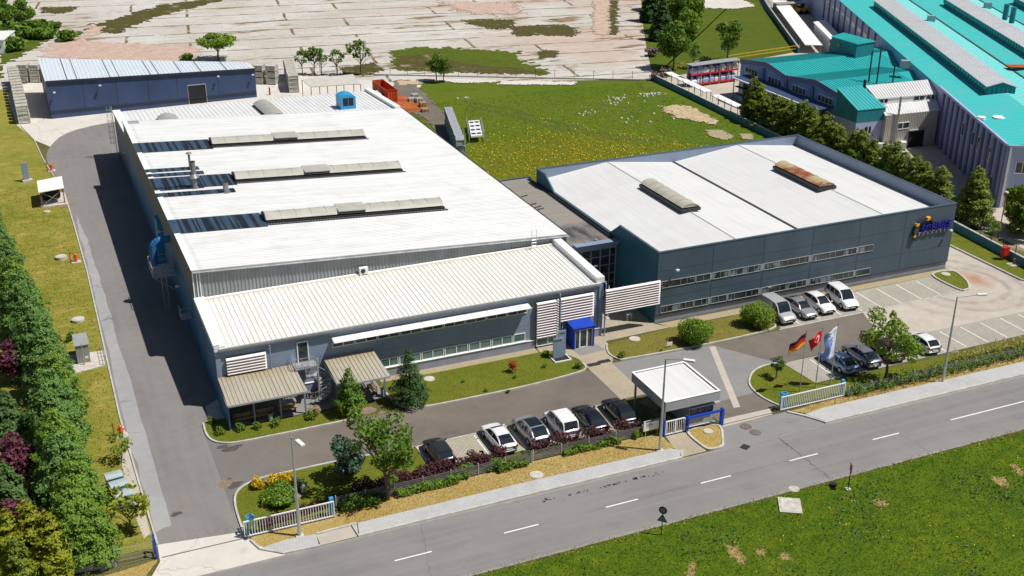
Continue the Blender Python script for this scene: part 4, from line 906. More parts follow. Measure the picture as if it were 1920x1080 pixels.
for t0, t1, r0, r1 in ((R(35),R(225),1.28,1.48),):
    n = 20; vs = []
    for yy in (Y0-.42, Y0-.14):
        for i in range(n+1):
            t = t0+(t1-t0)*i/n
            for r in (r0, r1): vs.append((c0[0]+r*math.cos(t), yy, c0[1]+r*math.sin(t)))
    q = 2*(n+1); fs = []
    for i in range(n):
        a = 2*i; fs += [(a,a+1,a+3,a+2),(q+a,q+a+2,q+a+3,q+a+1),(a+1,q+a+1,q+a+3,a+3),(a,a+2,q+a+2,q+a)]
    fs += [(0,q,q+1,1),(2*n,2*n+1,q+2*n+1,q+2*n)]
    em.add(vs, fs)
emb = em.build('emblem', 'dark_metal', off)
for tt, s in ((78,.48),(143,.42),(200,.30)):
    t = R(tt); k = MB(); X, Z = c0[0]+1.39*math.cos(t), c0[1]+1.39*math.sin(t)
    k.add([(X-s*.5,Y0-.5,Z-s*.35),(X+s*.35,Y0-.5,Z-s*.25),(X+s*.5,Y0-.5,Z+s*.4),(X-s*.3,Y0-.5,Z+s*.3),(X-s*.5,Y0-.12,Z-s*.35),(X+s*.35,Y0-.12,Z-s*.25),(X+s*.5,Y0-.12,Z+s*.4),(X-s*.3,Y0-.12,Z+s*.3)], [(0,1,2,3),(4,7,6,5),(0,4,5,1),(1,5,6,2),(2,6,7,3),(3,7,4,0)]); k.build('marker', 'amber', emb)
def flood(par, x, y, z):
    d = MB(); d.tube((x,y,z),(x,y-.45,z+.12),.03,6); d.box(x-.16,x+.16,y-.62,y-.4,z+.06,z+.22); return d.build('floodlight', 'lamp_white', par)
flood(off, 56.9, Y0-.1, 5.55); flood(off, 91.6, Y0-.1, 4.6)
# ================================================================== parasol, bench and bits in the court
ps = thing('parasol', (51.2, 93.5, 0), 'closed white parasol on a thin pole behind the slatted screen', 'parasol')
a = MB(); a.tube((51.2,93.5,0),(51.2,93.5,3.6),.03,6); a.build('pole', 'lamp_white', ps)
a = MB(); a.tube((51.2,93.5,2.3),(51.2,93.5,3.55),.24,9,.03); a.build('cover', 'lamp_white', ps)
a = MB(); a.box(50.9,51.5,93.2,93.8,0,.1); a.build('base', 'stone', ps)
bk = thing('courtyard_table', (52.9, 92.2, 0), 'small pale table standing in the shaded court below the screen', 'table')
a = MB(); a.box(52.6,53.2,92.0,92.4,.72,.77); a.build('tabletop', 'lamp_white', bk)
for dx in (-.2,.2):
    a = MB(); a.box(52.9+dx-.03,52.9+dx+.03,92.05,92.35,0,.72); a.build('leg', 'metal_grey', bk)

# ================================================================== canopies in front of the annex
def canopy(name, label, x0, x1, y0, y1, zb, zf, posts, screen=False):
    t = thing(name, ((x0+x1)/2, (y0+y1)/2, 0), label, 'canopy', 'metal canopies along the annex')
    Z = lambda x, y: zf+(zb-zf)*(y-y0)/(y1-y0)
    w = MB(); w.prism(rect(x0,x1,y0,y1), lambda x, y: Z(x,y)-.07, Z); ribs(w, x0+.1, x1-.05, y0, y1, Z, .36, 'y', .06, .08); w.build('roof', 'canopy_roof', t)
    w = MB(); w.box(x0,x1,y0-.1,y0-.002,zf-.16,zf-.0); w.box(x0-.08,x0-.002,y0,y1,zf-.12,zf); w.box(x1+.002,x1+.08,y0,y1,zf-.12,zf); w.build('gutter', 'metal_grey', t)
    for x, y in posts:
        w = MB(); w.box(x-.07,x+.07,y-.07,y+.07,.05,Z(x,y)-.08); w.build('post', 'sky_blue' if False else 'slate_light', t)
    w = MB()
    for y in (y0+.3, (y0+y1)/2, y1-.3): w.bar((x0,y,Z(0,y)-.13),(x1,y,Z(0,y)-.13),.08)
    for x, y in posts: w.bar((x,y0+.1,zf-.12),(x,y1,zb-.12),.08)
    w.build('rafter', 'slate_light', t)
    if screen: w = MB(); w.box(x0+.0,x0+.05,y0+.3,y1-.3,.1,2.2); w.build('side_screen', 'hall_side', t)
    return t
canopy('canopy', 'wide canopy with rust-streaked ribbed roof at the left end of the annex', 11.85, 18.45, 85.75, 90.2, 3.0, 2.6, [(11.95,86.5),(14.05,86.5),(16.28,86.5),(18.4,86.5)], True)
canopy('canopy', 'short grey-roofed canopy between the spiral stair and the window strip', 21.1, 25.65, 85.4, 90.2, 3.0, 2.72, [(21.2,86.5),(25.5,86.5)])
def bench(x, y, rz, label):
    t = thing('bench', (x, y, .055), label, 'bench', 'wooden benches under the canopies', rz)
    def part(n, bxs, mt):
        w = MB()
        for b in bxs: w.box(*b)
        o = w.build(n, mt); o.parent = t; o.location = (0, 0, 0); return o
    part('seat', [(-.8,.8,a,a+.1,.42,.46) for a in (-.2,-.07,.06)], 'wood'); part('backrest', [(-.8,.8,.2,.23,z,z+.1) for z in (.55,.72)], 'wood')
    for s in (-.65, .65): part('leg', [(s-.03,s+.03,-.2,.2,0,.42),(s-.03,s+.03,.2,.25,0,.85)], 'dark_metal')
bench(13.2, 86.95, 0, 'bench under the wide canopy, behind its leftmost bay'); bench(14.95, 87.0, 0, 'bench under the wide canopy right of the second post'); bench(17.0, 87.2, 0, 'bench under the wide canopy in its right bay')
bench(24.7, 87.9, R(-85), 'bench on the path under the short canopy')
def litter(x, y, label):
    t = thing('litter_bin', (x, y, .055), label, 'bin'); w = MB(); w.tube((x,y,.06),(x,y,.8),.2,12); w.build('body', 'metal_grey', t); w = MB(); w.tube((x,y,.802),(x,y,.86),.22,12); w.build('rim', 'dark_metal', t)
litter(15.35, 86.45, 'grey cylindrical litter bin at the front of the wide canopy'); litter(25.4, 86.9, 'grey litter bin beside the bench under the short canopy')
gr = thing('picnic_table', (17.2, 87.9, .05), 'metal picnic table under the right bay of the wide canopy', 'table')
w = MB(); w.box(16.5,17.9,87.6,88.3,.72,.77); w.build('tabletop', 'galv', gr)
for x in (16.7, 17.7): w = MB(); w.box(x-.03,x+.03,87.65,88.25,.05,.72); w.build('leg', 'galv', gr)

# ================================================================== guard hut, barrier, gates
hut = thing('guard_hut', (47.3, 73.9, 0), 'grey guard hut with flat white roof and deep fascia beside the entrance barrier', 'guard hut')
w = MB(); w.box(47.35,49.75,71.7,76.4,.0,2.5); w.build('wall', 'hut_grey', hut)
w = MB(); w.box(44.62,49.78,71.05,76.7,2.48,2.56); w.build('soffit', 'slate_light', hut)
w = MB(); w.box(44.6,49.8,71.0,71.12,2.5,3.36); w.box(44.6,49.8,76.63,76.75,2.5,3.36); w.box(44.6,44.72,71.12,76.63,2.5,3.36); w.box(49.68,49.8,71.12,76.63,2.5,3.36); w.build('fascia', 'hut_grey', hut)
w = MB(); w.box(44.73,49.67,71.13,76.62,2.6,3.27); 
w.box(49.2,49.23,71.2,76.5,3.272,3.288)
w.build('roof', 'white_membrane', hut)
w = MB(); w.box(44.57,49.83,70.97,71.15,3.362,3.40); w.box(44.57,49.83,76.6,76.78,3.362,3.40); w.box(44.57,44.75,71.15,76.6,3.362,3.40); w.box(49.65,49.83,71.15,76.6,3.362,3.40); w.build('coping', 'white_trim', hut)
window(hut, 47.45, 49.65, 1.15, 1.95, 71.69, 3, 'glass', 'blue_paint', .09)
w = MB(); w.box(47.2,50.1,71.25,71.7,2.0,2.1); w.build('window_hood', 'hut_grey', hut)
w = MB(); w.box(44.75,44.9,76.3,76.45,0,2.48); w.box(44.75,44.9,71.4,71.55,0,2.48); w.build('post', 'metal_grey', hut)
w = MB(); w.box(47.2,49.9,71.2,71.68,.0,.14); w.build('step', 'stone', hut)
br = thing('barrier', (50.2, 71.05, 0), 'raised-blue parking barrier boom in front of the guard hut window', 'barrier')
br['label'] = 'blue barrier boom with its posts in front of the guard hut window'
w = MB(); w.box(46.85,50.35,70.95,71.1,1.32,1.5); w.build('boom', 'blue_paint', br)
w = MB(); w.box(50.08,50.3,70.85,70.95,0,1.6); w.box(50.08,50.3,71.1,71.2,0,1.6); w.build('post', 'blue_paint', br); w = MB(); w.box(46.86,46.98,70.98,71.08,0,1.55); w.build('post', 'blue_paint', br)
def slide_gate(name, x0, x1, y, h, label, n):
    t = thing(name, ((x0+x1)/2, y, 0), label, 'gate', 'white bar gates along the road')
    w = MB(); w.box(x0,x1,y-.05,y+.05,.12,.2); w.box(x0,x1,y-.05,y+.05,h-.08,h); w.box(x0,x0+.08,y-.05,y+.05,.2,h-.08); w.box(x1-.08,x1,y-.05,y+.05,.2,h-.08); w.build('frame', 'lamp_white', t)
    w = MB()
    for i in range(1, n): x = x0+(x1-x0)*i/n; w.box(x-.022,x+.022,y-.022,y+.022,.2,h-.08)
    w.build('bars', 'lamp_white', t); return t
def gate_portal(t, x, y, h):
    w = MB()
    for dx in (-.22, .22):
        for dy in (.12, .46): w.box(x+dx-.05,x+dx+.05,y+dy-.05,y+dy+.05,0,h)
    w.box(x-.3,x+.3,y+.07,y+.17,h,h+.1); w.box(x-.3,x+.3,y+.41,y+.51,h,h+.1); w.box(x-.3,x-.2,y+.17,y+.41,h,h+.1); w.box(x+.2,x+.3,y+.17,y+.41,h,h+.1); w.build('guide_portal', 'sky_blue', t)
def gate_rail(t, x0, x1, y):
    w = MB(); w.box(x0,x1,y-.04,y+.04,.01,.045); w.build('rail', 'iron', t)
g = slide_gate('sliding_gate', 9.95, 16.6, 70.75, 1.42, 'white sliding gate with blue guide frames in front of the round shrub bed', 34); gate_portal(g, 10.5, 70.75, 1.5); gate_rail(g, 4.2, 16.6, 70.75)
w = MB(); w.box(16.3,16.6,70.85,71.1,0,1.62); w.build('end_post', 'sky_blue', g)
g = slide_gate('sliding_gate', 56.1, 62.9, 70.95, 1.42, 'white sliding gate with blue guide frames in front of the three flagpoles', 36); gate_portal(g, 56.6, 70.95, 1.5); gate_rail(g, 50.3, 62.9, 70.95)
w = MB(); w.box(62.6,62.9,71.05,71.3,0,1.62); w.build('end_post', 'sky_blue', g)
g = slide_gate('pedestrian_gate', 44.85, 46.75, 71.25, 1.4, 'small white double pedestrian gate between lamp post and guard hut', 10)
w = MB(); w.box(44.7,44.84,71.18,71.32,0,1.55); w.build('post', 'blue_paint', g); w = MB(); w.box(46.76,46.9,71.18,71.32,0,1.55); w.build('post', 'blue_paint', g); w = MB(); w.box(45.74,45.86,71.19,71.31,.2,1.3); w.build('meeting_stile', 'lamp_white', g)
bp = thing('gate_post', (3.85, 71.2, 0), 'blue gate catch post at the left edge of the concrete apron', 'post')
for yy in (70.8, 71.5): w = MB(); w.box(3.78,3.92,yy-.07,yy+.07,0,1.6); w.build('upright', 'blue_paint', bp)
w = MB(); w.box(3.80,3.9,70.88,71.42,.3,.42); w.box(3.80,3.9,70.88,71.42,1.35,1.47); w.build('crosspiece', 'blue_paint', bp)
# sign board on the fence by the pedestrian gate (writing too small to read: header bar and text lines)
sb = thing('notice_board', (43.9, 71.75, 0), 'white notice board with blue header on the fence beside the middle lamp post', 'sign')
w = MB(); w.box(43.05,44.5,71.70,71.74,.6,1.55); w.build('board', 'lamp_white', sb)
w = MB(); w.box(43.24,44.46,71.685,71.698,1.42,1.53); w.build('header', 'flag_blue', sb)
w = MB()
for i, (a, b) in enumerate(((43.3,43.75),(43.3,43.9),(43.3,43.7))): w.box(a,b,71.685,71.698,1.25-.14*i,1.29-.14*i)
w.build('text_line', 'slate', sb)
for x in (43.3, 44.4): w = MB(); w.box(x-.03,x+.03,71.745,71.8,0,1.5); w.build('post', 'metal_grey', sb)
# totem sign in front of the entrance
tt = thing('totem_sign', (43.2, 86.2, 0), 'stepped grey totem sign standing in a white-edged bed by the entrance', 'sign')
p = at2(1046, 672)
tx, ty = p
w = MB(); w.box(tx-.5,tx+.5,ty-.06,ty+.06,.05,2.15); w.box(tx+.05,tx+.85,ty+.12,ty+.24,.05,2.75); w.build('panel', 'slate_light', tt)
w = MB(); w.box(tx-.42,tx+.32,ty-.075,ty-.062,1.82,1.98); w.box(tx+.2,tx+.75,ty+.105,ty+.118,2.42,2.54); w.build('name_band', 'slate', tt)
w = MB(); w.box(tx-.7,tx+1.0,ty-.9,ty-.8,.05,.16); w.box(tx-.7,tx+1.0,ty+.4,ty+.5,.05,.16); w.box(tx-.7,tx-.6,ty-.8,ty+.4,.05,.16); w.box(tx+.9,tx+1.0,ty-.8,ty+.4,.05,.16); w.build('bed_edge', 'white_trim', tt)
w = MB(); w.box(tx-.6,tx+.9,ty-.8,ty+.4,.05,.09); w.build('bed', 'dark', tt)

# ================================================================== flags
def flag(px, py, h, label, kind, name='flagpole'):
    x, y = at2(px, py); t = thing(name, (x, y, 0), label, 'flagpole', 'flagpoles in the front bed')
    w = MB(); w.tube((x,y,0),(x,y,h),.055,8,.03); w.build('pole', 'metal_grey', t); w = MB(); w.tube((x,y,h),(x,y,h+.1),.05,8,.01); w.build('finial', 'dark_metal', t)
    f = MB(); f2 = MB()
    NX, NY = 14, 12
    L, D = (1.75, 1.15) if kind != 'long' else (1.25, 3.2)
    if kind == 'turk': L, D = 1.45, 1.05
    def pt(u, v):   # u along the fly, v down
        sag = (.55*u+.25*u*u) if kind != 'long' else .55*u
        X = x-.05-L*u*.93; Y = y-.12*u+.16*math.sin(u*7+v*1.5)*u+(.18*math.sin(v*9)*u if kind == 'long' else 0)
        Z = h-.12-D*v*(1-.12*u)-sag*(1 if kind != 'long' else .9)+.06*math.sin(u*9+v)*u
        if kind == 'turk': X += .5*u*v; Z += -.55*u*v*(u > .6)*(u-.6)
        if kind == 'long': X += .55*(1-u)*0+.0
        return (X, Y, Z)
    P_ = [[pt(i/NX, j/NY) for i in range(NX+1)] for j in range(NY+1)]
    vs = [q for r in P_ for q in r]; fs = []; ks = []
    for j in range(NY):
        for i in range(NX):
            a = j*(NX+1)+i; fs.append((a, a+1, a+NX+2, a+NX+1)); u, v = (i+.5)/NX, (j+.5)/NY
            if kind == 'ger': k = 0 if v < 1/3 else (1 if v < 2/3 else 2)
            elif kind == 'turk': k = 0
            else: k = 1 if (u > .42 and v > .12) else 0
            ks.append(k)
    f.v = vs; f.f = fs; f.i = ks
    fo = f.build('flag', {'ger': ['flag_black','flag_red','flag_gold'], 'turk': ['flag_red'], 'long': ['flag_white','flag_pale_blue']}[kind], t, True)
    sd = fo.modifiers.new('thickness', 'SOLIDIFY'); sd.thickness = .01; sd.offset = 0
    k = MB()
    def on(u, v): q = pt(u, v); return Vector((q[0], q[1], q[2]))
    def blot(poly, off):
        c = []
        for s in (-off, off): c.append([(on(u, v)[0], on(u, v)[1]+s, on(u, v)[2]) for u, v in poly])
        for s in c: k.quad(*s)
    if kind == 'turk':
        c0 = (.38, .48); A = []; B = []
        for i in range(13):
            a = R(40)+R(280)*i/12; A.append((c0[0]+.20*math.cos(a), c0[1]+.27*math.sin(a)*1)); B.append((c0[0]+.05+.155*math.cos(a), c0[1]+.21*math.sin(a)))
        for i in range(12): blot([A[i], A[i+1], B[i+1], B[i]], .02)
        s = [(.66+(.09 if j % 2 == 0 else .035)*math.cos(R(36*j+180)), .48+(.12 if j % 2 == 0 else .047)*math.sin(R(36*j+180))) for j in range(10)]; blot(s, .02)
        k.build('crescent_and_star', 'flag_white', fo)
    if kind == 'long':
        for i in range(11):     # swirl emblem
            a0, a1 = R(30+26*i), R(30+26*(i+1)); r0, r1 = .13, .2
            blot([(.66+r0*math.cos(a0), .20+r0*.4*math.sin(a0)), (.66+r1*math.cos(a0), .20+r1*.4*math.sin(a0)), (.66+r1*math.cos(a1), .20+r1*.4*math.sin(a1)), (.66+r0*math.cos(a1), .20+r0*.4*math.sin(a1))], .02)
        k.build('emblem', 'flag_white', fo); k = MB()
        def stroke(poly): blot(poly, .025)
        # the letters  e n k  running down the cloth
        for (u, v, w_, h_) in ((.30,.27,.30,.014),(.30,.31,.30,.014),(.30,.27,.05,.05),(.55,.27,.05,.05),(.44,.27,.05,.05), (.30,.345,.30,.014),(.30,.385,.30,.014),(.30,.345,.05,.05), (.20,.42,.42,.014),(.42,.43,.05,.04),(.30,.46,.14,.014),(.48,.46,.13,.014), (.45,.55,.32,.012),(.50,.66,.04,.12)):
            stroke([(u, v), (u+w_, v), (u+w_, v+h_), (u, v+h_)])
        k.build('lettering', 'flag_blue', fo)
flag(1499, 736, 6.0, 'flagpole with black, red and gold flag, leftmost of three', 'ger'); flag(1528.5, 728.5, 5.95, 'flagpole with red crescent-and-star flag, between the other two', 'turk'); flag(1556.5, 722.5, 6.05, 'flagpole with long white and blue company banner', 'long')
# ================================================================== street lamps
def lamp(px, py, h, label, ad, al=1.5):
    x, y = at2(px, py); t = thing('street_lamp', (x, y, 0), label, 'street lamp', 'street lamps along the road')
    w = MB(); w.tube((x,y,.05),(x,y,h),.13,10,.06); w.build('pole', 'galv', t); ax, ay = ad
    w = MB(); w.tube((x,y,h-.05),(x+ax*al,y+ay*al,h+.12),.045,8); w.build('arm', 'galv', t)
    w = MB(); a = math.atan2(ay, ax); w.obox((x+ax*(al+.35),y+ay*(al+.35)), a, .9, .3, h+.08, h+.2); w.obox((x+ax*(al+.35),y+ay*(al+.35)), a, .7, .22, h+.03, h+.08); w.build('lamp_head', 'lamp_white', t)
    w = MB(); w.box(x-.28,x+.28,y-.28,y+.28,0,.1); w.build('footing', 'stone', t)
lamp(562, 1005, 8.25, 'street lamp post by the left sliding gate', (.25,-.97), .9)
lamp(1237, 845, 8.4, 'street lamp post in front of the guard hut and notice board', (.75,-.66), 1.5)
lamp(1767, 717, 8.5, 'street lamp post on the verge by the right-hand parking bays', (.95,-.3), 1.9)
sw = thing('street_lamp', (*at2(1872, 445), 0), 'thin rusty lamp post between the trees by the right boundary wall', 'street lamp', 'street lamps along the road')
x, y = at2(1872, 445); w = MB(); w.tube((x,y,0),(x,y,5.6),.07,8,.05); w.build('pole', 'rust', sw); w = MB(); w.box(x-.15,x+.15,y-.2,y+.2,5.6,5.75); w.build('lamp_head', 'lamp_white', sw)
# ================================================================== road signs, hydrants, covers
rs = thing('road_sign', (*at2(1240,1003), 0), 'road sign seen from behind, round plate over a triangular plate, on the verge', 'road sign')
x, y = at2(1240,1003); w = MB(); w.tube((x,y,0),(x,y,2.35),.035,8); w.build('post', 'dark_metal', rs)
def disc(mb, c, r, nrm, n=24, th=.03, k=0):
    d = Vector(nrm).normalized()*th/2; mb.tube(Vector(c)-d, Vector(c)+d, r, n, k=k)
w = MB(); disc(w, (x,y,2.12), .31, (.75,.66,0)); o = w.build('round_plate', 'dark_metal', rs); w = MB(); disc(w, (x-.016,y-.014,2.12), .2, (.75,.66,0), 24, .02); w.build('bracket_plate', 'plinth', o)
w = MB(); u = Vector((-.66,.75,0)); nn = Vector((.75,.66,0))*.015
tri = [Vector((x,y,1.78)), Vector((x,y,1.42))+u*.42, Vector((x,y,1.12))-u*.1+Vector((0,0,-.1))]
tri = [Vector((x,y,1.80)), Vector((x,y,1.15))+u*.40, Vector((x,y,1.15))-u*.40]
w.add([*(p-nn for p in tri), *(p+nn for p in tri)], [(0,1,2),(5,4,3),(0,3,4,1),(1,4,5,2),(2,5,3,0)]); o = w.build('triangular_plate', 'dark_metal', rs)
w = MB(); c = sum(tri, Vector())/3; tr2 = [c+(p-c)*.68-nn*1.6 for p in tri]; w.add([*tr2, *(p+nn*.4 for p in tr2)], [(0,1,2),(5,4,3),(0,3,4,1),(1,4,5,2),(2,5,3,0)]); w.build('inner_plate', 'plinth', o)
rs = thing('road_sign', (*at2(1590,918), 0), 'narrow red and white road sign on a black post at the grass edge', 'road sign')
x, y = at2(1590,918); w = MB(); w.tube((x,y,0),(x,y,2.0),.04,8); w.build('post', 'black', rs); w = MB(); w.obox((x,y), R(65), .55, .04, 1.65, 2.35); w.build('plate', 'pale_red', rs); w = MB(); w.box(x-.2,x+.2,y-.2,y+.2,0,.1); w.build('footing', 'stone', rs)
def hydrant(px, py, label):
    x, y = at2(px, py); t = thing('fire_hydrant', (x, y, 0), label, 'hydrant', 'orange hydrants along the side road')
    w = MB(); w.box(x-.5,x+.5,y-.4,y+.4,.0,.12); w.build('slab', 'stone', t); w = MB(); w.tube((x,y,.12),(x,y,.95),.17,10,.14); w.tube((x-.3,y,.65),(x+.3,y,.65),.08,8); w.build('barrel', 'hydrant', t)
    w = MB(); w.tube((x,y,.96),(x,y,1.08),.2,10,.08); w.build('cap', 'hydrant', t); w = MB(); w.tube((x-.55,y+.25,.1),(x-.55,y+.25,1.25),.06,6); w.build('marker_post', 'rust', t)
hydrant(97, 321, 'orange hydrant near the small white-roofed shelter'); hydrant(143, 492, 'orange hydrant midway along the left lawn kerb'); hydrant(228, 818, 'orange hydrant beside the loose bush by the kerb')
def cover(px, py, r, label, mt='stone', z=.02, sq=False, h=.06, name='manhole_cover'):
    x, y = at2(px, py); w = MB()
    if sq: w.obox((x,y), R(sq), r*2, r*1.7, 0, z+h)
    else: w.tube((x,y,0),(x,y,z+h),r,20)
    t = thing(name, (x, y, 0), label, 'manhole cover', 'manhole covers'); w.build('rim', mt, t); w = MB()
    if sq: w.obox((x,y), R(sq), r*1.7, r*1.4, z+h, z+h+.02)
    else: w.tube((x,y,z+h),(x,y,z+h+.02),r*.8,18)
    w.build('lid', mt, t)
cover(115, 485, .62, 'raised concrete cover on the lawn left of the hydrant', h=.3); cover(147, 602, .62, 'raised concrete cover on the lawn just above the utility cabinet', h=.25); cover(88, 397, .42, 'low cover on the lawn below the white-roofed shelter')
cover(805, 712, .5, 'round cover beside the larger front spruce', z=.06); cover(1190, 637, .55, 'pale round cover on the brown lawn near the entrance', z=.06); cover(1773, 516, .5, 'pale round cover on the island at the office corner', z=.11)
cover(1006, 891, .55, 'round concrete cover in the dry verge', h=.04); cover(1328, 811, .42, 'pale round cover on the small front island', z=.09); 
cover(1366, 774, .5, 'brown iron cover beside the barrier post', 'iron', .01, h=.016); cover(1398, 800, .52, 'upper of two brown iron covers in the road mouth', 'iron', .01, h=.008); cover(1416, 811, .5, 'lower of two brown iron covers in the road mouth', 'iron', .01, h=.008)
cover(1397, 838, .38, 'dark square gully grate in the road mouth', 'dark_metal', .006, 30, h=.012); cover(1481, 949, .98, 'large square concrete cover slab in the roadside grass', 'stone', .05, 60, h=.05); cover(1489, 917, .42, 'round cover at the road edge near the red sign', 'stone', .01, h=.012); cover(1562, 910, .3, 'black drain opening at the grass edge by the red sign', 'black', .05)
cover(660, 932, .0001+.3, 'small round cover in the bed behind the leafy street tree', 'stone') if False else None
for q in ((1133, 678), (1113, 684)):
    x, y = at2(*q); w = MB(); w.box(x-.6,x+.6,y-.28,y+.28,.026,.05); tag(single(w.build('door_mat', 'dark_metal')), 'dark grating let into the path before the entrance, %s of two' % ('right' if q[0] > 1120 else 'left'), 'grating', 'entrance gratings')
sgn = thing('lawn_sign', (*at2(1286, 657), 0), 'tiny white sign standing in the brown lawn', 'sign'); sgn.location = (*at2(1255, 652), 0); ORG[sgn.name] = tuple(sgn.location)
x, y = at2(1255, 652); w = MB(); w.box(x-.3,x+.3,y-.02,y+.02,.25,.6); w.build('plate', 'lamp_white', sgn); w = MB(); w.box(x-.02,x+.02,y+.022,y+.05,.0,.55); w.build('stake', 'metal_grey', sgn)
hb = thing('hose_cabinet', (*at2(1882, 487), 0), 'red fire hose cabinet on legs on the grass by the right wall', 'cabinet')
x, y = at2(1882, 487); w = MB(); w.box(x-.4,x+.4,y-.25,y+.25,.55,1.5); w.build('cabinet', 'red', hb); w = MB(); w.prism([(x-.45,y-.3),(x+.45,y-.3),(x+.45,y+.3),(x-.45,y+.3)], 1.502, 1.56); w.build('roof', 'red', hb)
for dx in (-.35, .35): w = MB(); w.box(x+dx-.04,x+dx+.04,y-.2,y+.2,0,.55); w.build('leg', 'rust', hb)
hb = thing('fire_hydrant', (*at2(1900, 497), 0), 'rusty standpipe on a concrete pad near the red hose cabinet', 'hydrant'); x, y = at2(1900, 497)
w = MB(); w.box(x-.6,x+.6,y-.5,y+.5,.0,.1); w.build('slab', 'stone', hb); w = MB(); w.tube((x,y,.1),(x,y,.8),.1,8); w.tube((x-.2,y,.7),(x+.2,y,.7),.06,6); w.build('barrel', 'rust', hb)

# ================================================================== left strip: shelter, cabinet, bins, post
sh = thing('shelter', (*at2(97, 372), 0), 'small open shelter with a white sheet roof on thin braced posts', 'shelter')
w = MB(); w.prism([(.45,149.9),(3.5,150.6),(3.6,155.6),(.5,154.8)], 2.1, 2.2); w.build('roof', 'white_trim', sh)
for x, y in ((.65,150.3),(3.35,150.8),(3.4,155.2),(.7,154.5)): w = MB(); w.box(x-.06,x+.06,y-.06,y+.06,0,2.1); w.build('post', 'rust', sh)
w = MB(); w.bar((.65,150.3,.2),(3.35,150.8,2.0),.05); w.bar((.65,150.3,2.0),(3.35,150.8,.2),.05); w.build('brace', 'metal_grey', sh)
w = MB(); w.box(.5,3.6,150.2,155.2,0,.15); w.build('slab', 'stone', sh)
tb = thing('storage_tank', (1.5, 153.2, .15), 'dark tank stored under the small white-roofed shelter', 'tank'); w = MB(); w.tube((.9,152.8,.8),(2.9,153.2,.8),.6,14); w.build('tank', 'dark', tb)
for xx in (1.2,2.5): w = MB(); w.box(xx-.08,xx+.08,152.6,153.4,.15,.5); w.build('cradle', 'rust', tb)
ub = thing('utility_cabinet', (1.8, 104.9, 0), 'grey utility cabinet with sloping lid on a concrete pad by the lawn', 'cabinet')
w = MB(); w.box(1.2,2.35,103.6,105.4,.1,1.9); w.build('body', 'corr_grey', ub); w = MB(); w.prism([(1.12,103.5),(2.42,103.5),(2.42,106.1),(1.12,106.1)], lambda x, y: 1.91, lambda x, y: 1.96+(y-103.5)*.02); w.build('lid', 'metal_grey', ub)
w = MB(); w.box(1.9,2.2,103.58,103.598,.5,.75); w.build('notice', 'lamp_white', ub); w = MB(); w.tube((1.75,103.2,.1),(1.75,103.2,2.3),.04,6); w.tube((1.75,103.2,.1),(1.75,103.2,.7),.07,6); w.build('standpipe', 'yellow', ub)
w = MB(); w.prism([(-.1,101.6),(3.6,102.4),(3.7,105.6),(-.1,105.8)], .0, .09); w.build('pad', 'stone', ub)
fp = MB(); 
for q in np.linspace(0, 1, 5): fp.tube((3.55,102.4+3.4*q,.0),(3.55,102.4+3.4*q,1.1),.03,5)
for z in (.5, 1.05): fp.bar((3.55,102.4,z),(3.55,105.8,z),.03)
tag(single(fp.build('railing', 'metal_grey')), 'thin grey railing between utility cabinet and kerb', 'railing')
bp = thing('board', (*at2(50,342), 0), 'tall pale grey board on a stone foot on the left lawn', 'board'); x, y = at2(50, 340)
w = MB(); w.obox((x,y), R(10), .75, .25, .25, 2.6); w.build('panel', 'slate_light', bp); w = MB(); w.obox((x+.1,y), R(10), 1.3, .8, 0, .25); w.build('foot', 'stone', bp)
def wheelie(x, y, label, rz):
    t = thing('waste_container', (x, y, 0), label, 'waste container', 'waste containers by the kerb', rz)
    def part(n, mb, mt): o = mb.build(n, mt); o.parent = t; o.location = (0,0,0); return o
    w = MB(); w.add([(-.55,-.38,.2),(.55,-.38,.2),(.55,.38,.2),(-.55,.38,.2),(-.62,-.48,1.12),(.62,-.48,1.12),(.62,.48,1.12),(-.62,.48,1.12)], [(0,3,2,1),(4,5,6,7),(0,1,5,4),(1,2,6,5),(2,3,7,6),(3,0,4,7)]); part('body', w, 'bin')
    w = MB(); w.ext([(-.52,1.125),(.52,1.125),(.5,1.2),(.2,1.3),(-.2,1.3),(-.5,1.2)], -.64, .64, 'x'); part('lid', w, 'bin_lid')
    for dx in (-.5, .5):
        for dy in (-.3, .3): w = MB(); w.tube((dx-.04,dy,.1),(dx+.04,dy,.1),.1,8); part('wheel', w, 'black')
wheelie(2.15, 81.1, 'grey-blue waste container, farthest of three by the kerb', R(8)); wheelie(2.35, 79.75, 'grey-blue waste container, middle of three by the kerb', R(10)); wheelie(2.55, 78.3, 'grey-blue waste container nearest the spindly tree by the gate', R(6))
for (a, b, lab) in (((179,925),(190,962),'long red pipe lying along the mesh fence'), ((205,1025),(210,1045),'short red pipe piece near the corner of the mesh fence')):
    p, q = at2(*a), at2(*b); t = thing('red_pipe', (*p, 0), lab, 'pipe'); w = MB(); w.tube((*p,.35),(*q,.35),.2,10); w.build('pipe', 'red', t); w = MB()
    for s in (.15, .85): w.box(p[0]+(q[0]-p[0])*s-.2, p[0]+(q[0]-p[0])*s+.2, p[1]+(q[1]-p[1])*s-.06, p[1]+(q[1]-p[1])*s+.06, 0, .2)
    w.build('block', 'dark_metal', t)
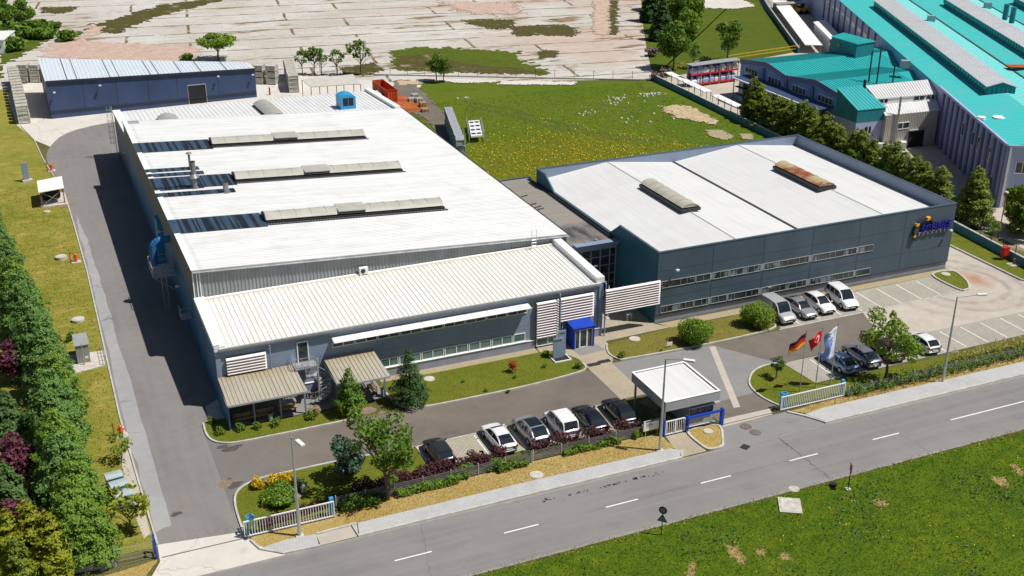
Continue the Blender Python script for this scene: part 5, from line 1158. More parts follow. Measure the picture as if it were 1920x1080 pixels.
def mesh_fence(pts, h, label, step=2.2, mt='galv', post='galv', base=0, rails=5, name='fence', postr=.04, cat='fence', grp=None):
    t = thing(name, (*pts[0], 0), label, cat, grp); r = MB()
    for (a, b) in zip(pts[:-1], pts[1:]):
        a, b = np.array(a), np.array(b); L = np.linalg.norm(b-a); n = max(1, int(round(L/step)))
        for i in range(n+(b is pts[-1])): 
            p = a+(b-a)*i/n; w = MB(); w.tube((*p,base),(*p,base+h),postr,6); w.build('post', post, t)
        for k in range(rails):
            z = base+.08+(h-.16)*k/max(1, rails-1); r.bar((*a,z),(*b,z),.022)
        if rails > 3:
            nn = int(L/.25)
            for i in range(nn): p = a+(b-a)*i/nn; r.bar((*p,base+.08),(*p,base+h-.08),.012)
    w = MB(); p = pts[-1]; w.tube((*p,base),(*p,base+h),postr,6); w.build('post', post, t)
    if r.f: r.build('wire', mt, t)
    return t
mesh_fence([at2(190,925), at2(218,1062), at2(290,1046)], 1.5, 'galvanised mesh fence turning the corner by the spindly tree')
cw = MB(); cw.obox(((at2(90,1080)[0]+at2(216,1062)[0])/2, (at2(90,1080)[1]+at2(216,1062)[1])/2), math.atan2(at2(216,1062)[1]-at2(90,1080)[1], at2(216,1062)[0]-at2(90,1080)[0]), 4.6, .25, 0, .55)
tag(single(cw.build('low_wall', 'concrete_wall')), 'low concrete wall at the lower left corner below the trees', 'wall')
# ================================================================== fences
t = mesh_fence([at2(a, b) for a, b in ((600,134),(700,140),(860,144),(1040,147),(1222,150))], 1.6, 'thin wire fence along the far edge of the flowering meadow', 3.4, 'galv', 'dark_metal', 0, 2)
w = MB(); pts = [at2(700,141), at2(1200,151)]; w.bar((*pts[0],.12),(*pts[1],.12),.15,.24); w.build('footing', 'concrete_wall', t)
def low_wall(pts, h, label, mt='teal_low_wall', th=.25, top=None, posts=2.0, ph=1.3, lean=.0, name='boundary_wall'):
    t = thing(name, (*pts[0], 0), label, 'wall'); w = MB()
    for a, b in zip(pts[:-1], pts[1:]): w.bar((*a,h/2),(*b,h/2),th,h)
    w.build('wall', mt, t)
    w = MB()
    for a, b in zip(pts[:-1], pts[1:]): w.bar((*a,h+.04),(*b,h+.04),th+.06,.07)
    w.build('coping', 'concrete_wall', t)
    for a, b in zip(pts[:-1], pts[1:]):
        a, b = np.array(a), np.array(b); n = max(1, int(np.linalg.norm(b-a)/posts)); d = (b-a)/np.linalg.norm(b-a); nr = np.array([-d[1], d[0]])
        for i in range(n):
            p = a+(b-a)*(i+.5)/n; k = MB(); k.tube((*p,h+.07),(*p,h+ph),.045,5); q = p-nr*.3; k.tube((*p,h+ph),(*q,h+ph+.3),.04,5); k.build('fence_post', 'dark_metal', t)
    return t
bw = [(105.9,180.3),(105.3,166),(104.4,148),(103.0,121),(101.7,100),(100.4,86),(100.0,78)]
low_wall(bw, 1.0, 'teal-painted boundary wall with bent fence posts beside the conifer row')
low_wall([at2(1425,-6), at2(1440,20), at2(1497,100)], 1.1, 'long teal boundary wall with fence posts beside the upper grass field')
for (pts, h, lab, nm) in (([(107.2,178.6),(106.3,163.6)], 1.5, 'white flat canopy roof just inside the boundary wall by the storage racks', 'wall_canopy'), ([(106.2,161.5),(105.6,150.5)], 1.5, 'white flat canopy roof inside the boundary wall behind the first conifers', 'wall_canopy'), ([at2(1446,14), at2(1508,100)], 1.6, 'long white flat canopy roof inside the upper boundary wall', 'wall_canopy')):
    a, b = np.array(pts[0]), np.array(pts[1]); d = (b-a)/np.linalg.norm(b-a); nr = np.array([-d[1], d[0]])*(1 if d[1] < 0 else -1); t = thing(nm, (*pts[0], 0), lab, 'canopy')
    wd = 1.5 if 'long' not in lab else 3.4
    w = MB(); w.prism([tuple(a), tuple(b), tuple(b+nr*wd), tuple(a+nr*wd)], h, h+.12); w.build('roof', 'white_trim', t)
    for s in np.linspace(.02, .98, 6): 
        p = a+(b-a)*s+nr*(wd-.1); w = MB(); w.tube((*p,0),(*p,h),.06,6); w.build('post', 'metal_grey', t)
t = mesh_fence([at2(1255,133), at2(1300,128), at2(1390,112), at2(1498,96)], 1.3, 'yellow rail fence at the foot of the upper grass field', 3.2, 'yellow', 'yellow', 0, 2, postr=.07)
for z in (.6, 1.2):
    w = MB()
    for a, b in zip([at2(1255,133), at2(1300,128), at2(1390,112)], [at2(1300,128), at2(1390,112), at2(1498,96)]): w.bar((*a,z),(*b,z),.12)
    w.build('rail', 'yellow', t)
# front hedge fence of grey slats
m['slat_wood'] = M('slat_wood', (.13, .125, .13), .7, .3, 1.5, stretch=(1, 1, 5))
def slat_fence(x0, x1, y, label, h=1.0):
    t = thing('slat_fence', ((x0+x1)/2, y, 0), label, 'fence', 'grey slat fences in front of the parking bays'); n = max(1, int(round((x1-x0)/2.4)))
    for i in range(n+1): x = x0+(x1-x0)*i/n; w = MB(); w.box(x-.04,x+.04,y-.05,y+.05,0,h+.08); w.build('post', 'metal_grey', t)
    w = MB()
    for k in range(6): w.box(x0,x1,y-.03-.0,y-.005,h*(.1+k*.155),h*(.1+k*.155)+.09)
    w.build('slats', 'slat_wood', t)
slat_fence(17.0, 33.0, 71.85, 'grey slat fence between the leafy street tree and the silver crossover'); slat_fence(33.2, 43.1, 72.0, 'grey slat fence in front of the white van and black cars')
slat_fence(63.2, 92, 70.75, 'long green-grown slat fence below the right-hand parking bays', 1.05)

# ================================================================== storage hall and yard
def atx(px, py, X):
    d = _R*(px-960)/F + _D*(py-540)/F + _f; t = X/d[0]; return (X, float(d[1]*t), float(H+d[2]*t))
sto = thing('storage_hall', (20, 198, 0), 'dark blue storage hall with pale corrugated roof behind the white production hall', 'warehouse')
A_, B_, C_, D_ = (4.33,193.8), (37.3,195.1), (37.0,199.9), (4.1,211.2)
def zs(x, y): return 6.1-(x-4.3)*.0345
w = MB(); w.prism([A_,B_,C_,D_], 0, lambda x, y: zs(x,y)-.12); w.build('wall', 'navy', sto)
w = MB(); w.prism([(4.2,193.65),(37.4,194.95),(37.1,200.0),(4.0,211.4)], lambda x, y: zs(x,y)-.1, zs); 
x = 4.6
while x < 37:
    yb = 211.3-(x-4.1)*(11.3/32.9); yf = 193.7+(x-4.3)*.0394; vs = []
    for y in (yf, yb): z = zs(x,y); vs += [(x-.05,y,z),(x,y,z+.06),(x+.05,y,z)]
    w.add(vs, [(0,3,4,1),(1,4,5,2)]); x += .6
w.build('roof', 'far_roof', sto)
w = MB()
for x in (7.5, 9.0, 14.0, 15.4, 20.3, 21.6, 25.2, 28.4, 32.6): yf = 193.75+(x-4.3)*.0394; yb = 211-(x-4.1)*(11.3/32.9); w.bar((x,yf,zs(x,0)+.07),(x,yb,zs(x,0)+.07),.07,.03)
w.build('seam_lines', 'dark_metal', sto)
w = MB(); w.bar((4.3,193.62,zs(4.3,0)-.1),(37.4,194.92,zs(37.4,0)-.1),.12,.3); w.bar((4.3,193.7,1.15),(37.3,195.0,.9),.1,.12); w.build('trim', 'dark_metal', sto)
def wallpt(t): return (4.33+t*32.97, 193.8+t*1.3)
w = MB(); p = wallpt(.70); ang = math.atan2(1.3, 32.97); w.obox((p[0], p[1]-.03), ang, 2.8, .08, .0, 3.1); dr = w.build('doorway', 'dark', sto); w = MB(); w.obox((p[0], p[1]-.05), ang, 3.0, .06, 3.1, 3.25); w.obox((p[0]-1.47,p[1]-.06), ang, .1, .06, 0, 3.1); w.obox((p[0]+1.47,p[1]+.0), ang, .1, .14, 0, 3.1); w.build('frame', 'metal_grey', dr)
w = MB()
for t in (.16,.315,.465,.605,.81): p = wallpt(t); w.obox((p[0],p[1]-.012), ang, .05, .02, .9, zs(p[0],0)-.3)
w.build('joint_lines', 'dark_metal', sto)
for t, z in ((.03,4.2),(.24,4.6),(.81,4.2),(.985,3.9)):
    p = wallpt(t); w = MB(); w.tube((p[0],p[1],z),(p[0],p[1]-.5,z+.1),.03,6); w.box(p[0]-.18,p[0]+.18,p[1]-.75,p[1]-.45,z+.02,z+.2); w.build('floodlight', 'lamp_white', sto)
# stacked crates: every crate its own object
def crate_mesh(lx, ly, h, mt):
    c = MB(); c.box(-lx/2,lx/2,-ly/2,ly/2,.12,h-.03)
    for s in (-1,1):
        for e in (-1,1): c.box(s*lx/2-.06,s*lx/2+.06,e*ly/2-.06,e*ly/2+.06,0,h)
        c.box(s*lx/2-.05,s*lx/2+.05,-ly/2+.06,ly/2-.06,h-.1,h); c.box(-lx/2+.06,lx/2-.06,s*ly/2-.05,s*ly/2+.05,h-.1,h)
        c.box(-lx/2+.06,lx/2-.06,s*ly/2-.05,s*ly/2+.05,.1,.18)
    for k in range(4): c.box(-lx/2+.1,lx/2-.1,-ly/2+ly*(k+.5)/4-.03,-ly/2+ly*(k+.5)/4+.03,h-.028,h+.0)
    o = c.build('crate', mt); me = o.data; bpy.data.objects.remove(o); return me
ORD = ['first','second','third','fourth','fifth','sixth','seventh','eighth','ninth','tenth','eleventh','twelfth','thirteenth','fourteenth','fifteenth','sixteenth']
TIER = ['bottom','second','third','top','fifth']
def crate_row(p0, p1, n, tiers, me, h, group, desc, jit=.04, start='front'):
    p0, p1 = np.array(p0), np.array(p1); a = math.atan2(p1[1]-p0[1], p1[0]-p0[0])-math.pi/2
    for i in range(n):
        q = p0+(p1-p0)*i/max(1, n-1)
        for k in range(tiers):
            o = bpy.data.objects.new('crate', me); C.objects.link(o); o.location = (q[0]+rng.normal(0,jit), q[1]+rng.normal(0,jit), k*h+.01); o.rotation_euler = (0,0,a+rng.normal(0,.015))
            tag(o, desc % ('top' if k == tiers-1 else TIER[k], ORD[i]), 'crate', group)
cm = crate_mesh(1.62, 1.5, .72, 'crate_grey')
q0, q1 = at2(13,125,2.85), at2(33,124,2.85)
crate_row((.25,193.2), ((q0[0]+q1[0])/2,(q0[1]+q1[1])/2-.5), 14, 4, cm, .72, 'grey crates in the long row left of the blue hall', 'grey crate, %s tier, %s stack of the long row by the blue hall')
cm2 = crate_mesh(1.7, 1.6, 1.05, 'crate_grey')
crate_row((1.6,221.6), (5.5,220.0), 3, 3, cm2, 1.05, 'grey crates behind the left corner of the blue hall', 'crate, %s tier, %s of three stacks behind the blue hall corner')
crate_row((39.9,204.6), (41.9,203.4), 2, 3, cm2, 1.15, 'grey crates right of the blue hall', 'large crate, %s tier, %s of two stacks at the blue hall end')
crate_row((44.0,196.4), (46.0,208.3), 9, 4, cm, .75, 'grey crates in the short row behind the open shed', 'grey crate, %s tier, %s stack of the short row by the open shed')
cm3 = crate_mesh(1.1, 1.2, .98, 'crate_blue')
crate_row((56.7,149.2), (61.0,165.4), 14, 3, cm3, 1.0, 'mesh crates beside the white hall', 'mesh crate, %s tier, %s stack of the row between hall and meadow')
osd = thing('open_shed', (48.5, 187, 0), 'open shed with pale sheet roof on thin posts behind the white hall', 'shed')
p = [at2(566,150,3.2), at2(662,140,3.2), at2(676,158,2.8), at2(583,164,2.8)]
w = MB(); w.add([(*p[0],3.2),(*p[1],3.2),(*p[2],2.8),(*p[3],2.8),(*p[0],3.3),(*p[1],3.3),(*p[2],2.9),(*p[3],2.9)], [(0,3,2,1),(4,5,6,7),(0,1,5,4),(1,2,6,5),(2,3,7,6),(3,0,4,7)]); w.build('roof', 'cream_sheet', osd)
for s in (0,.33,.66,1):
    for a, b, z in ((p[0],p[1],3.2),(p[3],p[2],2.8)): X = a[0]+(b[0]-a[0])*s; Y = a[1]+(b[1]-a[1])*s; w = MB(); w.tube((X,Y,0),(X,Y,z),.06,6); w.build('post', 'dark_metal', osd)
ct = thing('skip_container', (57.4, 187, 0), 'rust-orange open-topped skip container on the stained yard', 'container')
w = MB(); x0,x1,y0,y1 = 56.5,58.4,182.9,190.9
w.box(x0,x1,y0,y0+.1,.15,2.1); w.box(x0,x1,y1-.1,y1,.15,2.1); w.box(x0,x0+.1,y0+.1,y1-.1,.15,2.1); w.box(x1-.1,x1,y0+.1,y1-.1,.15,2.1); w.box(x0+.1,x1-.1,y0+.1,y1-.1,.15,.3); w.build('body', 'orange', ct)
w = MB()
for i in range(9): y = y0+.3+i*.93; w.box(x0-.07,x0-.002,y,y+.12,.15,2.0); w.box(x1+.002,x1+.07,y,y+.12,.15,2.0)
for i in range(4): x = x0+.15+i*.5; w.box(x,x+.1,y0-.07,y0-.002,.15,2.0)
w.box(x0-.08,x1+.08,y0-.08,y0,2.102,2.2); w.build('rib', 'orange', ct)
for i, (x, y, l) in enumerate(((55.8,184.6,'nearest'),(55.9,185.6,'middle'),(55.9,186.6,'farthest'))):
    t = thing('drum', (x,y,0), 'pale drum left of the orange container, %s of three' % l, 'drum', 'pale drums by the container'); w = MB(); w.tube((x,y,0),(x,y,1.25),.36,12); w.build('body', 'lamp_white', t); w = MB(); w.tube((x,y,.6),(x,y,.68),.38,12); w.build('hoop', 'metal_grey', t)
def pallet_stack(px, py, n, label, mt='wood', s=1.1):
    x, y = at2(px, py); t = thing('pallet_stack', (x,y,0), label, 'pallets', 'pallet stacks at the edge of the meadow')
    for i in range(n):
        w = MB(); z = i*.16
        for k in range(4): w.box(x-s/2,x+s/2,y-s/2+k*s/3.4,y-s/2+k*s/3.4+.16,z+.1,z+.13)
        for k in range(3): w.box(x-s/2+k*s/2.25,x-s/2+k*s/2.25+.1,y-s/2,y+s/2,z,z+.1)
        w.build('pallet', mt, t)
pallet_stack(797, 210, 4, 'pale wooden pallet stack at the near end of the stained yard'); pallet_stack(793, 200, 5, 'pale wooden pallet stack just behind the nearest one', 'wood'); pallet_stack(786, 192, 5, 'grey pallet stack in the middle of the stacks', 'crate_grey'); pallet_stack(778, 186, 6, 'grey pallet stack farthest towards the container', 'crate_grey'); pallet_stack(772, 190, 4, 'low grey pallet stack left of the others', 'crate_grey')
fu = thing('fan_unit', (63, 159.5, 0), 'flat frame with eight dark fans standing in the meadow', 'fan unit')
def fpt(u, v, z): a = np.array((60.9,155.7)); e = np.array((1.75,-.2)); d = np.array((2.7,8.0)); p = a+e*u+d*v; return (p[0], p[1], z)
w = MB(); w.add([fpt(0,0,.9),fpt(1,0,.9),fpt(1,1,.9),fpt(0,1,.9),fpt(0,0,1.15),fpt(1,0,1.15),fpt(1,1,1.15),fpt(0,1,1.15)], [(0,3,2,1),(4,5,6,7),(0,1,5,4),(1,2,6,5),(2,3,7,6),(3,0,4,7)]); w.build('casing', 'lamp_white', fu)
for i in range(4):
    for j in range(2): q = fpt(.26+.48*j, .13+.245*i, 0); w = MB(); w.tube((q[0],q[1],1.152),(q[0],q[1],1.2),.36,14); w.build('fan', 'dark', fu)
for u in (-.15, 1.15):
    w = MB(); w.bar(fpt(u,0,1.5),fpt(u,1,1.5),.08); w.bar(fpt(u,0,.4),fpt(u,1,.4),.08)
    for v in (0,.33,.66,1): w.bar(fpt(u,v,0),fpt(u,v,1.6),.08)
    w.build('guard_rail', 'galv', fu)
rp = MB(); p = at2(176.5,182); 
x, y = at2(506,178); rp.box(x-.12,x+.12,y-.12,y+.12,0,1.3); tag(single(rp.build('bollard', 'red')), 'red bollard on the concrete yard right of the blue hall', 'bollard')

# ================================================================== turquoise works next door
tl = thing('turquoise_factory', (140, 140, 0), 'huge neighbouring factory with bright turquoise roof and long white-topped roof monitors', 'factory')
O_ = np.array((112.6,103.8)); d_ = np.array((.447,.894)); e_ = np.array((.894,-.447))
def TP(s, t): q = O_+d_*s+e_*t; return (float(q[0]), float(q[1]))
LS = 170
def zt(t): k = (t % 14.6)/14.6; return 8.05+1.0*(1-abs(2*k-1))
w = MB()
for i in range(5):
    a, b, c = i*14.6, i*14.6+7.3, i*14.6+14.6
    for t0, t1 in ((a, b), (b, c)):
        z0, z1 = zt(t0+1e-6), zt(t1-1e-6); p = [TP(0,t0),TP(0,t1),TP(LS,t1),TP(LS,t0)]
        w.add([(*p[0],z0),(*p[1],z1),(*p[2],z1),(*p[3],z0)], [(0,1,2,3)])
        s = 1.0
        while s < LS:
            q0, q1 = TP(s,t0), TP(s,t1); q2, q3 = TP(s+.1,t0), TP(s+.1,t1); r0, r1 = TP(s+.05,t0), TP(s+.05,t1)
            w.add([(*q0,z0),(*q1,z1),(*r1,z1+.05),(*r0,z0+.05),(*q3,z1),(*q2,z0)], [(0,1,2,3),(3,2,4,5)]); s += 1.0
w.build('roof', 'teal_roof', tl)
w = MB(); w.prism([TP(.1,.1),TP(.1,72.8),TP(LS-.1,72.8),TP(LS-.1,.1)], 0, 7.95); w.build('wall', 'lavender', tl)
w = MB()
for i in range(4): a, b = TP(.2,7.3+i*14.6 if False else 14.6*(i+1)), TP(LS,14.6*(i+1)); w.bar((*a,8.1),(*b,8.1),.35,.12)
w.build('valley_gutter', 'dark_metal', tl)
w = MB(); 
for s0 in np.arange(0, 28, 2.3): a = TP(s0,-.05); w.obox(a, math.atan2(d_[1],d_[0]), .75, .3, 0, 8.25)
w.build('pilaster', 'lavender_dark', tl)
w = MB()
for t0 in np.arange(.4, 60, 3.6): a = TP(-.1,t0); w.obox(a, math.atan2(e_[1],e_[0]), .3, .3, 0, 8.1)
w.build('front_pilaster', 'white_wall', tl)
w = MB(); w.bar((*TP(-.02,-.1),8.2),(*TP(30,-.1),8.2),.3,.35); w.bar((*TP(-.1,-.2),8.1),(*TP(-.1,72),8.1),.3,.25); w.build('parapet', 'lavender', tl)
def wall_window(par, s, t, wd, z0, z1, panes, on='side', gl='glass', fr='white_trim'):
    if on == 'side': c = TP(s, t); u = d_
    else: c = TP(s, t); u = e_
    a = math.atan2(u[1], u[0]); g = MB(); g.obox(c, a, wd, .06, z0, z1); o = g.build('window', gl, par); f = MB()
    for k in range(panes+1): q = np.array(c)+u*(-wd/2+wd*k/panes); f.obox(tuple(q), a, .08, .12, z0, z1)
    f.obox(c, a, wd+.08, .12, z1, z1+.08); f.obox(c, a, wd+.16, .2, z0-.1, z0); f.build('frame', fr, o)
for t0 in (2.3, 5.9, 9.5, 13.1):
    for z in ((1.2,2.7),(4.6,6.0)): wall_window(tl, -.02 if False else .07, t0, 1.7, z[0], z[1], 2, 'front')
for s0, z in ((5.75,(4.4,6.2)),(10.35,(4.4,6.2)),(12.65,(4.4,6.2)),(17.25,(4.4,6.2)),(3.45,(1.3,2.9)),(8.05,(1.3,2.9))): wall_window(tl, s0, .05, 1.0, z[0], z[1], 1, 'side')
for s0 in np.arange(74, 118, 5.2):
    wall_window(tl, s0, .06, 2.6, 5.2, 6.2, 4, 'side')
w = MB()
for s0 in np.arange(71.4, 120, 5.2): w.obox(TP(s0,0), math.atan2(d_[1],d_[0]), .45, .3, 0, 8.0)
w.build('column', 'lavender_dark', tl)
m['monitor_cap'] = roofmat('monitor_cap', (.70,.71,.72), (.45,.46,.5), 'y', .3)
def monitor(t0, s0, s1, wd=4.0, hh=1.25):
    zb = zt(t0+wd/2)-.35; w = MB(); pr = [(0,zb),(0,zb+hh),(wd/2,zb+hh+.62),(wd,zb+hh),(wd,zb)]
    vs = [(*TP(s,t0+u),z) for s in (s0,s1) for u, z in pr]; n = 5
    w.add(vs, [(0,1,2,3,4),(9,8,7,6,5)]+[(j,j+5,(j+1)%5+5,(j+1)%5) for j in (0,3)]); o = w.build('roof_monitor', 'teal_wall', tl)
    w = MB(); ov = .18; pr = [(-ov,zb+hh-.02),(wd/2,zb+hh+.68),(wd+ov,zb+hh-.02)]
    vs = [(*TP(s,t0+u),z+dz) for dz in (0,.08) for s in (s0-.2,s1+.2) for u, z in pr]
    w.add(vs, [(0,1,4,3),(1,2,5,4),(6,9,10,7),(7,10,11,8),(0,6,7,1),(1,7,8,2),(3,4,10,9),(4,5,11,10),(0,3,9,6),(2,8,11,5)])
    s = s0
    while s < s1:
        a = [TP(s,t0-ov),TP(s,t0+wd/2),TP(s,t0+wd+ov)]; b = [TP(s+.16,t0-ov),TP(s+.16,t0+wd/2),TP(s+.16,t0+wd+ov)]
        za, zr = zb+hh+.06, zb+hh+.76
        w.add([(*a[0],za+.07),(*a[1],zr+.07),(*b[1],zr+.07),(*b[0],za+.07),(*a[0],za),(*a[1],zr),(*b[1],zr),(*b[0],za)], [(0,1,2,3),(0,4,5,1),(3,2,6,7)]); w.add([(*a[2],za+.07),(*a[1],zr+.07),(*b[1],zr+.07),(*b[2],za+.07),(*a[2],za),(*a[1],zr),(*b[1],zr),(*b[2],za)], [(3,2,1,0),(1,5,4,0),(7,6,2,3)]); s += .62
    w.build('cap', 'monitor_cap', o)
    w = MB(); s = s0+.3; dn = math.atan2(d_[1],d_[0])
    while s < s1-.5:
        w.obox(TP(s,t0-.02), dn, .10, .07, zb+.1, zb+hh); w.obox(TP(s+.7,t0-.015), dn, .85, .05, zb+.45, zb+hh-.1, 1); s += 1.35
    for u in np.arange(.4, wd, .62): w.obox(TP(s0-.02,t0+u), math.atan2(e_[1],e_[0]), .09, .07, zb, zb+hh)
    w.build('vent_slats', ['teal_roof','glass'], o)
monitor(4.6, 23.6, 94); monitor(19.2, 30, 97); monitor(33.8, 35, 100)
for (s, t, h, r) in ((23,11.0,2.4,.16),(21,14.5,2.2,.16)):
    w = MB(); q = TP(s,t); w.tube((*q,zt(t)),(*q,zt(t)+h),r,8); w.build('vent_pipe', 'teal_wall', tl)
for px, py in ((1884,20),(1897,26)):
    q = at2(px,py+14,9.2); w = MB(); w.tube((*q,8.9),(*q,11.8),.5,12); w.build('chimney', 'teal_wall', tl)
for px, py in ((1697,120),(1746,35),(1852,10)):
    q = at2(px,py,8.9); w = MB(); w.obox(q, R(-27), 1.3, 1.0, 8.3, 9.5); w.build('vent_box', 'metal_grey', tl)
w = MB(); q = at2(1915,126,8.5); w.obox(q, R(-25), 4.5, 2.0, 8.6, 8.72); w.build('rust_sheet', 'rust', tl)
for px, py, r in ((1840,222,.55),(1874,222,.9),(1894,219,.7)):
    q = at2(px,py,8.3); w = MB(); w.tube((*q,8.2),(*q,8.52),r,14); w.build('roof_patch', 'white_trim', tl)
# gabled wing
wg = thing('works_wing', (125, 151, 0), 'double-gabled turquoise-roofed wing with blue-grey end wall behind the conifers', 'building')
m['wing_wall'] = M('wing_wall', (.20,.34,.72), .7, .12, .4)
def XE(y): return 112.6+(y-103.8)*.5+.6
gy = [(165.0,6.0),(157.5,7.0),(152.0,6.0),(144.4,7.0),(137.4,6.0)]
w = MB(); r = MB()
for (ya, za), (yb, zb) in zip(gy[:-1], gy[1:]):
    w.add([(114.1,ya,0),(114.1,yb,0),(114.1,yb,zb-.1),(114.1,ya,za-.1)], [(0,1,2,3)])
    r.add([(113.9,ya,za),(113.9,yb,zb),(XE(yb),yb,zb),(XE(ya),ya,za)], [(0,1,2,3)])
    x = 114.2
    while x < XE(min(ya,yb))-.2:
        r.add([(x-.05,ya,za),(x,ya,za+.07),(x+.05,ya,za),(x-.05,yb,zb),(x,yb,zb+.07),(x+.05,yb,zb)], [(0,3,4,1),(1,4,5,2)]); x += .55
w.add([(114.1,137.4,0),(XE(137.4),137.4,0),(XE(137.4),137.4,5.9),(114.1,137.4,5.9)], [(0,1,2,3)]); w.add([(114.1,165,0),(XE(165),165,0),(XE(165),165,5.9),(114.1,165,5.9)], [(3,2,1,0)])
w.build('wall', 'wing_wall', wg); r.build('roof', 'teal_wing', wg)
w = MB()
for (ya, za), (yb, zb) in zip(gy[:-1], gy[1:]): w.bar((113.98,ya,za-.12),(113.98,yb,zb-.12),.1,.85)
w.build('fascia', 'lavender_dark', wg)
w = MB()
for y in (158.2,151.8,145.0,138.5): w.box(113.85,114.08,y-.35,y+.35,0,6.1)
w.build('column', 'lavender_dark', wg)
for (px, py, qx, qy) in ((1398,123,1421,139),(1441,140,1465,156),(1486,156,1511,173),(1534,173,1561,192)):
    a = atx(px,py,114.05); b = atx(qx,qy,114.05); window(wg, b[1], a[1], a[2]-1.25, a[2]-.1, 114.06, 4, 'glass', 'white_trim', .07, 'y', -1)
for (px, py) in ((1398,108),):
    pass
cn = thing('rack_canopy', (112.5,152,0), 'long lean-to canopy with white eaves along the blue-grey wing wall', 'canopy')
w = MB(); w.add([(111.0,162.5,3.85),(114.05,162.5,4.1),(114.05,139.5,4.1),(111.0,139.5,3.85),(111.0,162.5,3.95),(114.05,162.5,4.2),(114.05,139.5,4.2),(111.0,139.5,3.95)], [(0,1,2,3),(7,6,5,4),(0,4,5,1),(2,6,7,3),(3,7,4,0)]); w.build('roof', 'navy', cn)
w = MB(); w.box(110.8,110.99,139.4,162.6,3.82,4.02); w.build('eaves', 'white_trim', cn)
for y in np.linspace(139.8,162.2,9): w = MB(); w.box(111.05,111.17,y-.06,y+.06,0,3.85); w.build('post', 'dark_metal', cn)
w = MB()
for z in (1.2,2.4): w.box(111.3,113.3,139.8,162.2,z,z+.1)
w.build('shelf', 'dark_metal', cn)
for i in range(8):
    for k, z in enumerate((.05,1.32,2.52)):
        o = bpy.data.objects.new('crate', cm3); C.objects.link(o); o.location = (112.2, 141.2+i*2.8, z); tag(o, 'grey crate under the lean-to canopy, %s level, %s bay' % (('floor','middle','upper')[k], ORD[i]), 'crate', 'crates under the lean-to canopy')
for (px, py, z0, z1) in ((1628,158,6.3,11.6),(1643,161,6.2,12.0),(1673,159,6.2,9.5)):
    q = at2(px,py,z0); w = MB(); w.tube((*q,z0-.4),(*q,z1),.12,8); w.build('flue', 'dark_metal', wg)
def slab_box(name, label, cat, roof_px, z_front, z_back, zbase, wall_m, roof_m, order=(0,0,1,1), rib=True):
    """small building from its four roof corners: far-left, far-right, near-right, near-left"""
    zz = [z_back, z_back, z_front, z_front]; P_ = [at(px, py, z) for (px, py), z in zip(roof_px, zz)]
    c = np.mean(np.array(P_), 0); t = thing(name, (c[0], c[1], zbase), label, cat)
    q = [tuple(c[:2]+(np.array(p[:2])-c[:2])*.96) for p in P_]; w = MB()
    w.add([(*q[i],zbase) for i in range(4)]+[(*q[i],zz[i]-.12) for i in range(4)], [(3,2,1,0),(4,5,6,7),(0,1,5,4),(1,2,6,5),(2,3,7,6),(3,0,4,7)][1:]); w.build('wall', wall_m, t)
    w = MB(); w.add([(p[0],p[1],p[2]-.1) for p in P_]+P_, [(0,1,2,3),(7,6,5,4),(0,4,5,1),(1,5,6,2),(2,6,7,3),(3,7,4,0)])
    if rib:
        A = [np.array(p) for p in P_]; L = np.linalg.norm(A[1]-A[0]); n = int(L/.5)
        for i in range(1, n):
            a = A[0]+(A[1]-A[0])*i/n; b = A[3]+(A[2]-A[3])*i/n; w.bar(a+np.array((0,0,.03)), b+np.array((0,0,.03)), .07, .05)
    w.build('roof', roof_m, t); return t, P_, q
z3 = lambda x, y: (1280+x/3, y/3)
tq, P_, q = slab_box('roof_cabin', 'turquoise sheet cabin standing on the roof of the gabled wing', 'cabin', [z3(905,183), z3(1088,232), z3(982,248), z3(835,205)], 9.2, 9.2, 6.2, 'teal_wall', 'teal_wing')
w = MB(); u = np.array(q[2])-np.array(q[3]); a = np.array(q[3])+u*.3; n_ = np.array([u[1],-u[0]])/np.linalg.norm(u); w.obox(tuple(a+n_*.0), math.atan2(u[1],u[0]), .8, .14, 7.6, 8.5); w.build('window', 'glass', tq)
tq, P_, q = slab_box('stair_tower', 'stair tower with grey-lavender base and steep turquoise lean-to roof', 'tower', [z3(868,494), z3(1005,482), z3(1148,604), z3(985,620)], 6.2, 8.4, 0, 'lavender', 'teal_wing')
w = MB(); qq = [tuple(np.mean(np.array(q),0)+(np.array(p)-np.mean(np.array(q),0))*1.012) for p in q]
w.add([(*p,4.3) for p in qq]+[(*qq[0],8.25),(*qq[1],8.25),(*qq[2],6.05),(*qq[3],6.05)], [(0,4,5,1),(1,5,6,2),(2,6,7,3),(3,7,4,0),(0,1,2,3)]); w.build('cladding', 'teal_wall', tq)
u = np.array(q[2])-np.array(q[3]); a = np.array(q[3])+u*.45; w = MB(); w.obox(tuple(a), math.atan2(u[1],u[0]), 1.0, .16, 2.4, 3.5); o = w.build('window', 'glass', tq); w = MB(); w.obox(tuple(a), math.atan2(u[1],u[0]), 1.2, .2, 2.25, 2.39); w.obox(tuple(a), math.atan2(u[1],u[0]), .08, .2, 2.4, 3.5); w.build('frame', 'white_trim', o)
wx = at2(1620,168,7.5); w = MB(); w.tube((*wx,6.5),(*wx,9.0),.22,8); w.build('flue', 'dark_metal', tq)
tw, P_, q = slab_box('workshop', 'cream corrugated workshop with stepped white roof and dark open gateway', 'workshop', [z3(1105,582), z3(1428,560), z3(1450,618), z3(1140,650)], 5.3, 6.0, 0, 'cream_sheet', 'white_membrane')
U_ = [at(*z3(1030,482), 7.8), at(*z3(1395,446), 7.8), at(*z3(1440,526), 6.9), at(*z3(1092,556), 6.9)]
w = MB(); w.add([(p[0],p[1],p[2]-.12) for p in U_]+U_, [(0,1,2,3),(7,6,5,4),(0,4,5,1),(1,5,6,2),(2,6,7,3),(3,7,4,0)])
